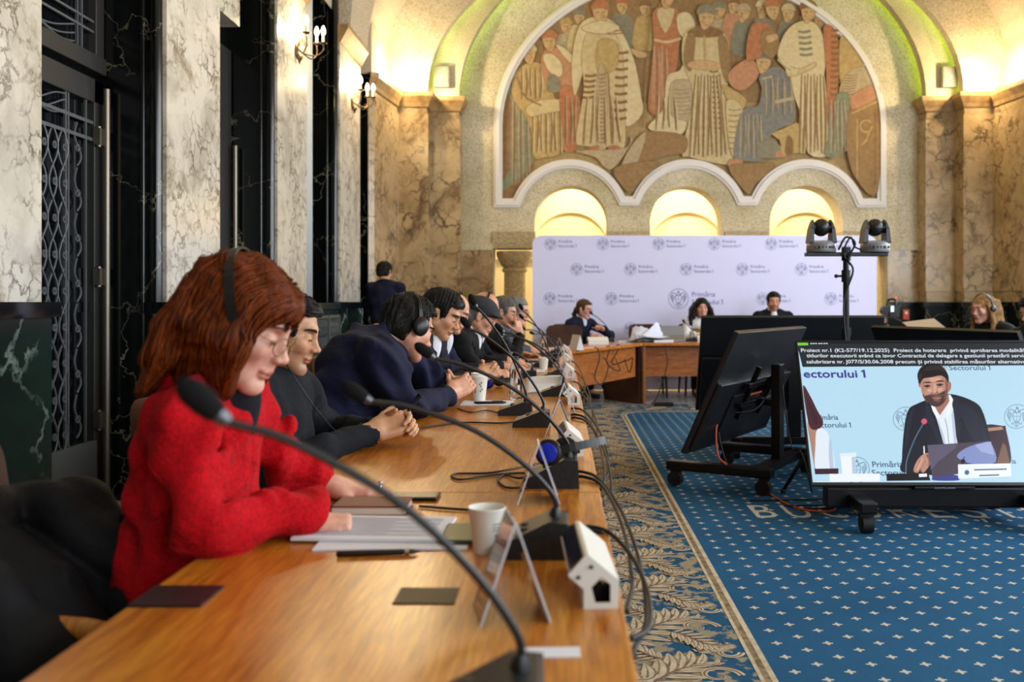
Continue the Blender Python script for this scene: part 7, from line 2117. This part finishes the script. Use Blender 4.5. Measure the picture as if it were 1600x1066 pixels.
# ---- headphones lying on the table
M('band_steel', '#3c4a5a', .3, .6)
def open_headphones(c, R, label):
    t = thing('headphones', label, 'headphones', tuple(c), 0, 'blue-capped headphones on the table')
    c = Vector(c); P = lambda x, y, z: c+R @ Vector((x, y, z))
    for s in (-1, 1):
        b = MB(); b.tube([P(s*.074, 0, 0), P(s*.080, 0, 0), P(s*.092, 0, 0), P(s*.096, 0, 0)], [.026, .034, .034, .028], 24); e = b.build('ear_cup', 'headset_black', t, smooth=SM, world=True)
        b = MB(); b.tube([P(s*.0955, 0, 0), P(s*.099, 0, 0), P(s*.1, 0, 0)], [.025, .023, .012], 24); b.build('blue_cap', 'cup_blue', e, smooth=SM, world=True)
        b = MB(); b.tube([P(s*.060, 0, 0), P(s*.066, 0, 0), P(s*.074, 0, 0)], [.022, .031, .029], 24); b.build('cushion', 'foam_black', e, smooth=SM, world=True)
    b = MB(); n = 24; vs = []
    for i in range(n+1):
        a = PI*i/n; x, z = .088*math.cos(a), .006+.125*math.sin(a)
        for wd, rr in ((-.010, 0), (.010, 0), (.010, .003), (-.010, .003)): vs.append(P(x+rr*math.cos(a), wd, z+rr*math.sin(a)))
    b.add(vs, [(i*4+j, i*4+(j+1) % 4, (i+1)*4+(j+1) % 4, (i+1)*4+j) for i in range(n) for j in range(4)]+[(3, 2, 1, 0), (n*4, n*4+1, n*4+2, n*4+3)])
    b.build('headband', 'headset_black', t, world=True, recalc=True)
    return t
# resting on the third microphone: caps towards the camera, band pointing right
open_headphones((-.012, 2.50, TT+.092), Matrix(((-.25, .22, .94), (-.96, -.10, -.23), (.10, -.97, .25))), 'black headphones with blue caps lying on a microphone base')
open_headphones((XP(770, 5.3), 5.36, TT+.036), Matrix(((-.30, .10, .95), (-.95, .05, -.30), (0, -1, .10))), 'black headphones with blue caps near the young man\'s clasped hands')

# ---- cables on and over the table edge
def tcable(pts, label, r=.0032, group='thin black cables on the table'):
    b = MB(); b.tube(smooth_path(pts, 7), r, 8); o = b.build('cable', 'cable_black', None, smooth=True); return tag(o, label, 'cable', group)
Zt = TT+.0045
on = lambda px, py, dz=0: Vector(((px-VX)*(.48)/(py-VY), .48*FPX/(py-VY), Zt+dz))
tcable([on(862, 748), on(820, 742), on(770, 745), on(722, 752), on(706, 748), on(715, 743), on(760, 742), on(800, 738, .004), on(850, 725)], 'thin black cable looped on the wood below the blue headphones')
tcable([on(850, 735), on(815, 752, .004), on(790, 745), on(778, 752), on(790, 764), on(815, 765), on(835, 762)], 'thin black cable curling behind the second card holder')
tcable([on(635, 678), on(650, 672), on(690, 666), on(730, 662), on(780, 663), on(812, 660)], 'thin black cable running from the phone to the microphones')
tcable([on(715, 640), on(735, 646), on(760, 643), on(785, 647), on(800, 640)], 'thin black wavy cable in front of the coffee cup', .0028)
tcable([on(655, 794), on(690, 797), on(730, 800), on(770, 802), on(800, 808)], 'thin black cable behind the small paper cup')
def edge_cable(py, py2, out, low, label, r=.0045):
    a, c = on(893, py), on(905, py2); low *= .34
    k = (a.y-c.y)
    tcable([a, Vector((.06, a.y-.02*k, Zt+.004)), Vector((.100, a.y-.08*k, Zt-.002)), Vector((.100+out*.8, a.y-.25*k, TT-low*.45)), Vector((.100+out*1.15, a.y-.5*k, TT-low*.95)), Vector((.100+out*.9, c.y+.22*k, TT-low*1.1)), Vector((.112, c.y+.06*k, TT-low*.9)), Vector((.106, c.y-.01, TT-low*.6))], label, r, 'cables hanging over the table edge')
edge_cable(740, 980, .055, .20, 'black cable arching over the table edge beside the nearest white name plate')
edge_cable(748, 930, .035, .12, 'black cable hanging close to the wood behind the nearest white name plate')
edge_cable(828, 960, .05, .16, 'black cable from the second microphone falling over the table edge')
edge_cable(655, 760, .05, .22, 'black cable looping over the edge beside the second white name plate')
edge_cable(650, 745, .035, .16, 'black cable hanging near the blue headphones')
edge_cable(640, 720, .06, .25, 'black cable bulging widest over the table edge')
edge_cable(612, 668, .05, .22, 'black cable over the edge beside the third white name plate')
edge_cable(598, 640, .05, .24, 'black cable over the edge under the far card holder')
edge_cable(580, 618, .06, .26, 'black cable over the edge beside the fourth white name plate')
edge_cable(565, 596, .05, .26, 'black cable over the edge beside the fifth white name plate')
tcable([on(835, 826), on(870, 826), on(905, 829), Vector((.085, 1.98, Zt))], 'black cable from the second microphone to the nearest white name plate', .004)
tcable([Vector((.0, .98, Zt)), Vector((.05, 1.02, Zt+.004)), Vector((.10, 1.0, Zt)), Vector((.16, .95, TT-.08)), Vector((.18, .9, TT-.3))], 'black cable in the lower right, leaving the nearest microphone', .005)
for k, (x, y) in enumerate(((.36, 10.05), (.50, 10.35), (.62, 10.6))):
    tcable([(x-.02, y+.04, TT+.003), (x+.015, y-.02, TT-.01), (x+.03-.05*k, y-.04, TT-.12-.04*k), (x-.02+.06*k, y-.06, TT-.30+.07*k), (x+.06+.05*k, y-.03, TT-.38+.12*k), (x+.13, y+.08, TT-.20-.05*k), (x+.08, y+.10, TT-.10-.03*k)], ['cable dangling at the near end of the slanted panel', 'cable dangling in the middle of the slanted panel', 'cable dangling at the far end of the slanted panel'][k], .006, 'cables on the corner desk panel')
tcable([(1.2, 11.18, TT-.02), (1.22, 11.17, .45), (1.1, 11.1, .10), (1.05, 11.1, .012), (1.3, 11.0, .012), (1.45, 11.05, .012)], 'cable hanging from the head table down to the floor', .006)
t = thing('power_strip', 'small black power strip on the floor before the head table', 'power strip', (1.16, 10.95, .0102)); b = MB(); b.box((-.11, -.03, 0), (.11, .03, .045)); b.build('body', 'mic_black', t, bevel=.006)

# ---- things on the head table
for k, (x, y, sx, lab) in enumerate(((.78, 11.55, .21, 'white papers left of the pile on the head table'), (1.0, 11.62, .297, 'white papers at the corner of the head table'), (1.18, 11.5, .25, 'loose white papers under the open file on the head table'))):
    sheet('paper', lab, (x, y), sx, .21, .15*k, TT, lines=10, th=.012+.008*k, group='papers on the head table')
t = thing('paper', 'crumpled blue-white printouts lying open on the head table', 'paper', (1.02, 11.45, TT))
b = MB()
for k in range(6):
    q = Matrix.Rotation(.30*k-.8, 3, 'Z'); vs = []
    for u in np.linspace(-.14, .14, 7):
        for v_ in np.linspace(-.09, .10, 6):
            p = q @ Vector((u, v_, 0)); vs.append((p.x+.05*k-.14, p.y, .012+.010*k+(.10+.08*((k*7) % 4)/3)*max(0, v_/.10)**1.5*(1-.5*abs(u-.05*(k-3))/.14)+.010*math.sin(14*u+k)))
    b.add(vs, [(i*6+j, (i+1)*6+j, (i+1)*6+j+1, i*6+j+1) for i in range(6) for j in range(5)])
b.build('sheets', M('paper_blue', '#d8def0', .8), t, smooth=True)
t = thing('tablet', 'grey tablet computer propped on the head table near the curly-haired woman', 'tablet', (1.34, 11.55, TT), .1)
b = MB(); R_ = Matrix.Rotation(-.35, 3, 'X'); b.obox(R_ @ Vector((0, 0, .10))+Vector((0, .0, .002)), (.29, .012, .20), R_); b.build('back', M('tablet_grey', '#7d7f80', .4, .3), t, bevel=.004)
b = MB(); b.obox((0, .0, .045), (.27, .004, .085), Matrix.Rotation(.3, 3, 'X')); b.build('stand', M('stand_tan', '#8b8378', .6), t)
t = thing('cup', 'tall white cup beside the curly-haired woman, behind the screens', 'cup', (1.60, 11.75, TT)); lath('wall', [(0, 0), (.028, 0), (.040, .115), (.042, .12), (0, .12)], 'cup_white', t)
for x, lab in ((.62, 'dark box-shaped microphone unit beside the stalk on the corner desk'),):
    pass
# ---- beige seat pads seen behind the right-hand screens
t = thing('folder', 'open beige folder lying behind the dark screen edge on the right', 'folder', (3.30, 8.75, .985), .1)
b = MB(); b.obox((0, 0, .0), (.30, .24, .012), Matrix.Rotation(.35, 3, 'X') @ Matrix.Rotation(-.12, 3, 'Y')); b.build('cover', M('folder_beige', '#a58e74', .7), t)
t2 = thing('lectern_table', 'small dark side table holding the beige folder on the right', 'table', (3.30, 8.75, 0))
b = MB(); b.box((-.28, -.20, .90), (.28, .20, .925)); b.build('tabletop', 'dark_wood', t2, bevel=.004)
for sx in (-.24, .24):
    for sy in (-.16, .16):
        b = MB(); b.box((sx-.02, sy-.02, 0), (sx+.02, sy+.02, .90)); b.build('leg', 'dark_wood', t2)

# ---- dark padded coat hung over the chair of the woman in red
v = Vol((-1.50, 1.25, .25), (-.66, 2.35, 1.02), .010)
v.chain([(-1.18, 1.7, 0.74), (-1.15, 1.92, 0.77), (-1.14, 2.14, 0.73)], [.050, .055, .045], .03)
v.chain([(-1.12, 1.74, 0.73), (-1.02, 1.68, 0.66), (-0.93, 1.66, 0.58), (-0.84, 1.7, 0.5)], [.055, .07, .075, .07], .04)
v.chain([(-1.1, 1.88, 0.74), (-0.99, 1.82, 0.64), (-0.9, 1.8, 0.54), (-0.83, 1.8, 0.46)], [.05, .07, .07, .06], .04)
v.chain([(-1, 1.66, 0.6), (-0.97, 1.6, 0.46), (-0.96, 1.58, 0.4), (-0.97, 1.57, 0.3)], [.07, .075, .07, .055], .04); v.chain([(-0.9, 1.7, 0.52), (-0.86, 1.62, 0.4), (-0.86, 1.6, 0.34)], [.065, .065, .055], .04)
v.chain([(-1.12, 1.98, 0.72), (-1.02, 1.96, 0.65), (-0.96, 1.93, 0.54), (-0.94, 1.92, 0.4), (-0.94, 1.9, 0.3)], [.05, .065, .07, .07, .06], .04)
v.chain([(-1.08, 1.98, 0.71), (-0.985, 1.97, 0.65), (-0.945, 1.95, 0.54), (-0.935, 1.95, 0.4)], [.055, .06, .06, .06], .04)
v.chain([(-1.22, 1.74, 0.72), (-1.28, 1.7, 0.54), (-1.28, 1.68, 0.4)], [.05, .06, .06], .04); v.chain([(-1.21, 1.98, 0.74), (-1.27, 1.98, 0.54), (-1.27, 1.98, 0.4)], [.05, .06, .06], .05)
v.chain([(-1.12, 2.02, .77), (-1.02, 2.0, .765), (-.955, 1.97, .70), (-.935, 1.95, .55)], [.06, .065, .065, .06], .04)
v.ripple(lambda X, Y, Z: .020*np.abs(np.sin(24*Z+3*np.sin(7*X)+3*np.sin(6*Y)))**.5*-1+.016+.004*np.sin(40*X+30*Y))
o = vol_object('coat', [v], M('coat_padded', '#08090c', .72, 0, .25, None, 1, (8, '#0f1116', .4, .6), (24, .5, .012)), None); tag(o, 'dark padded coat heaped on the chair behind the woman in red', 'coat')
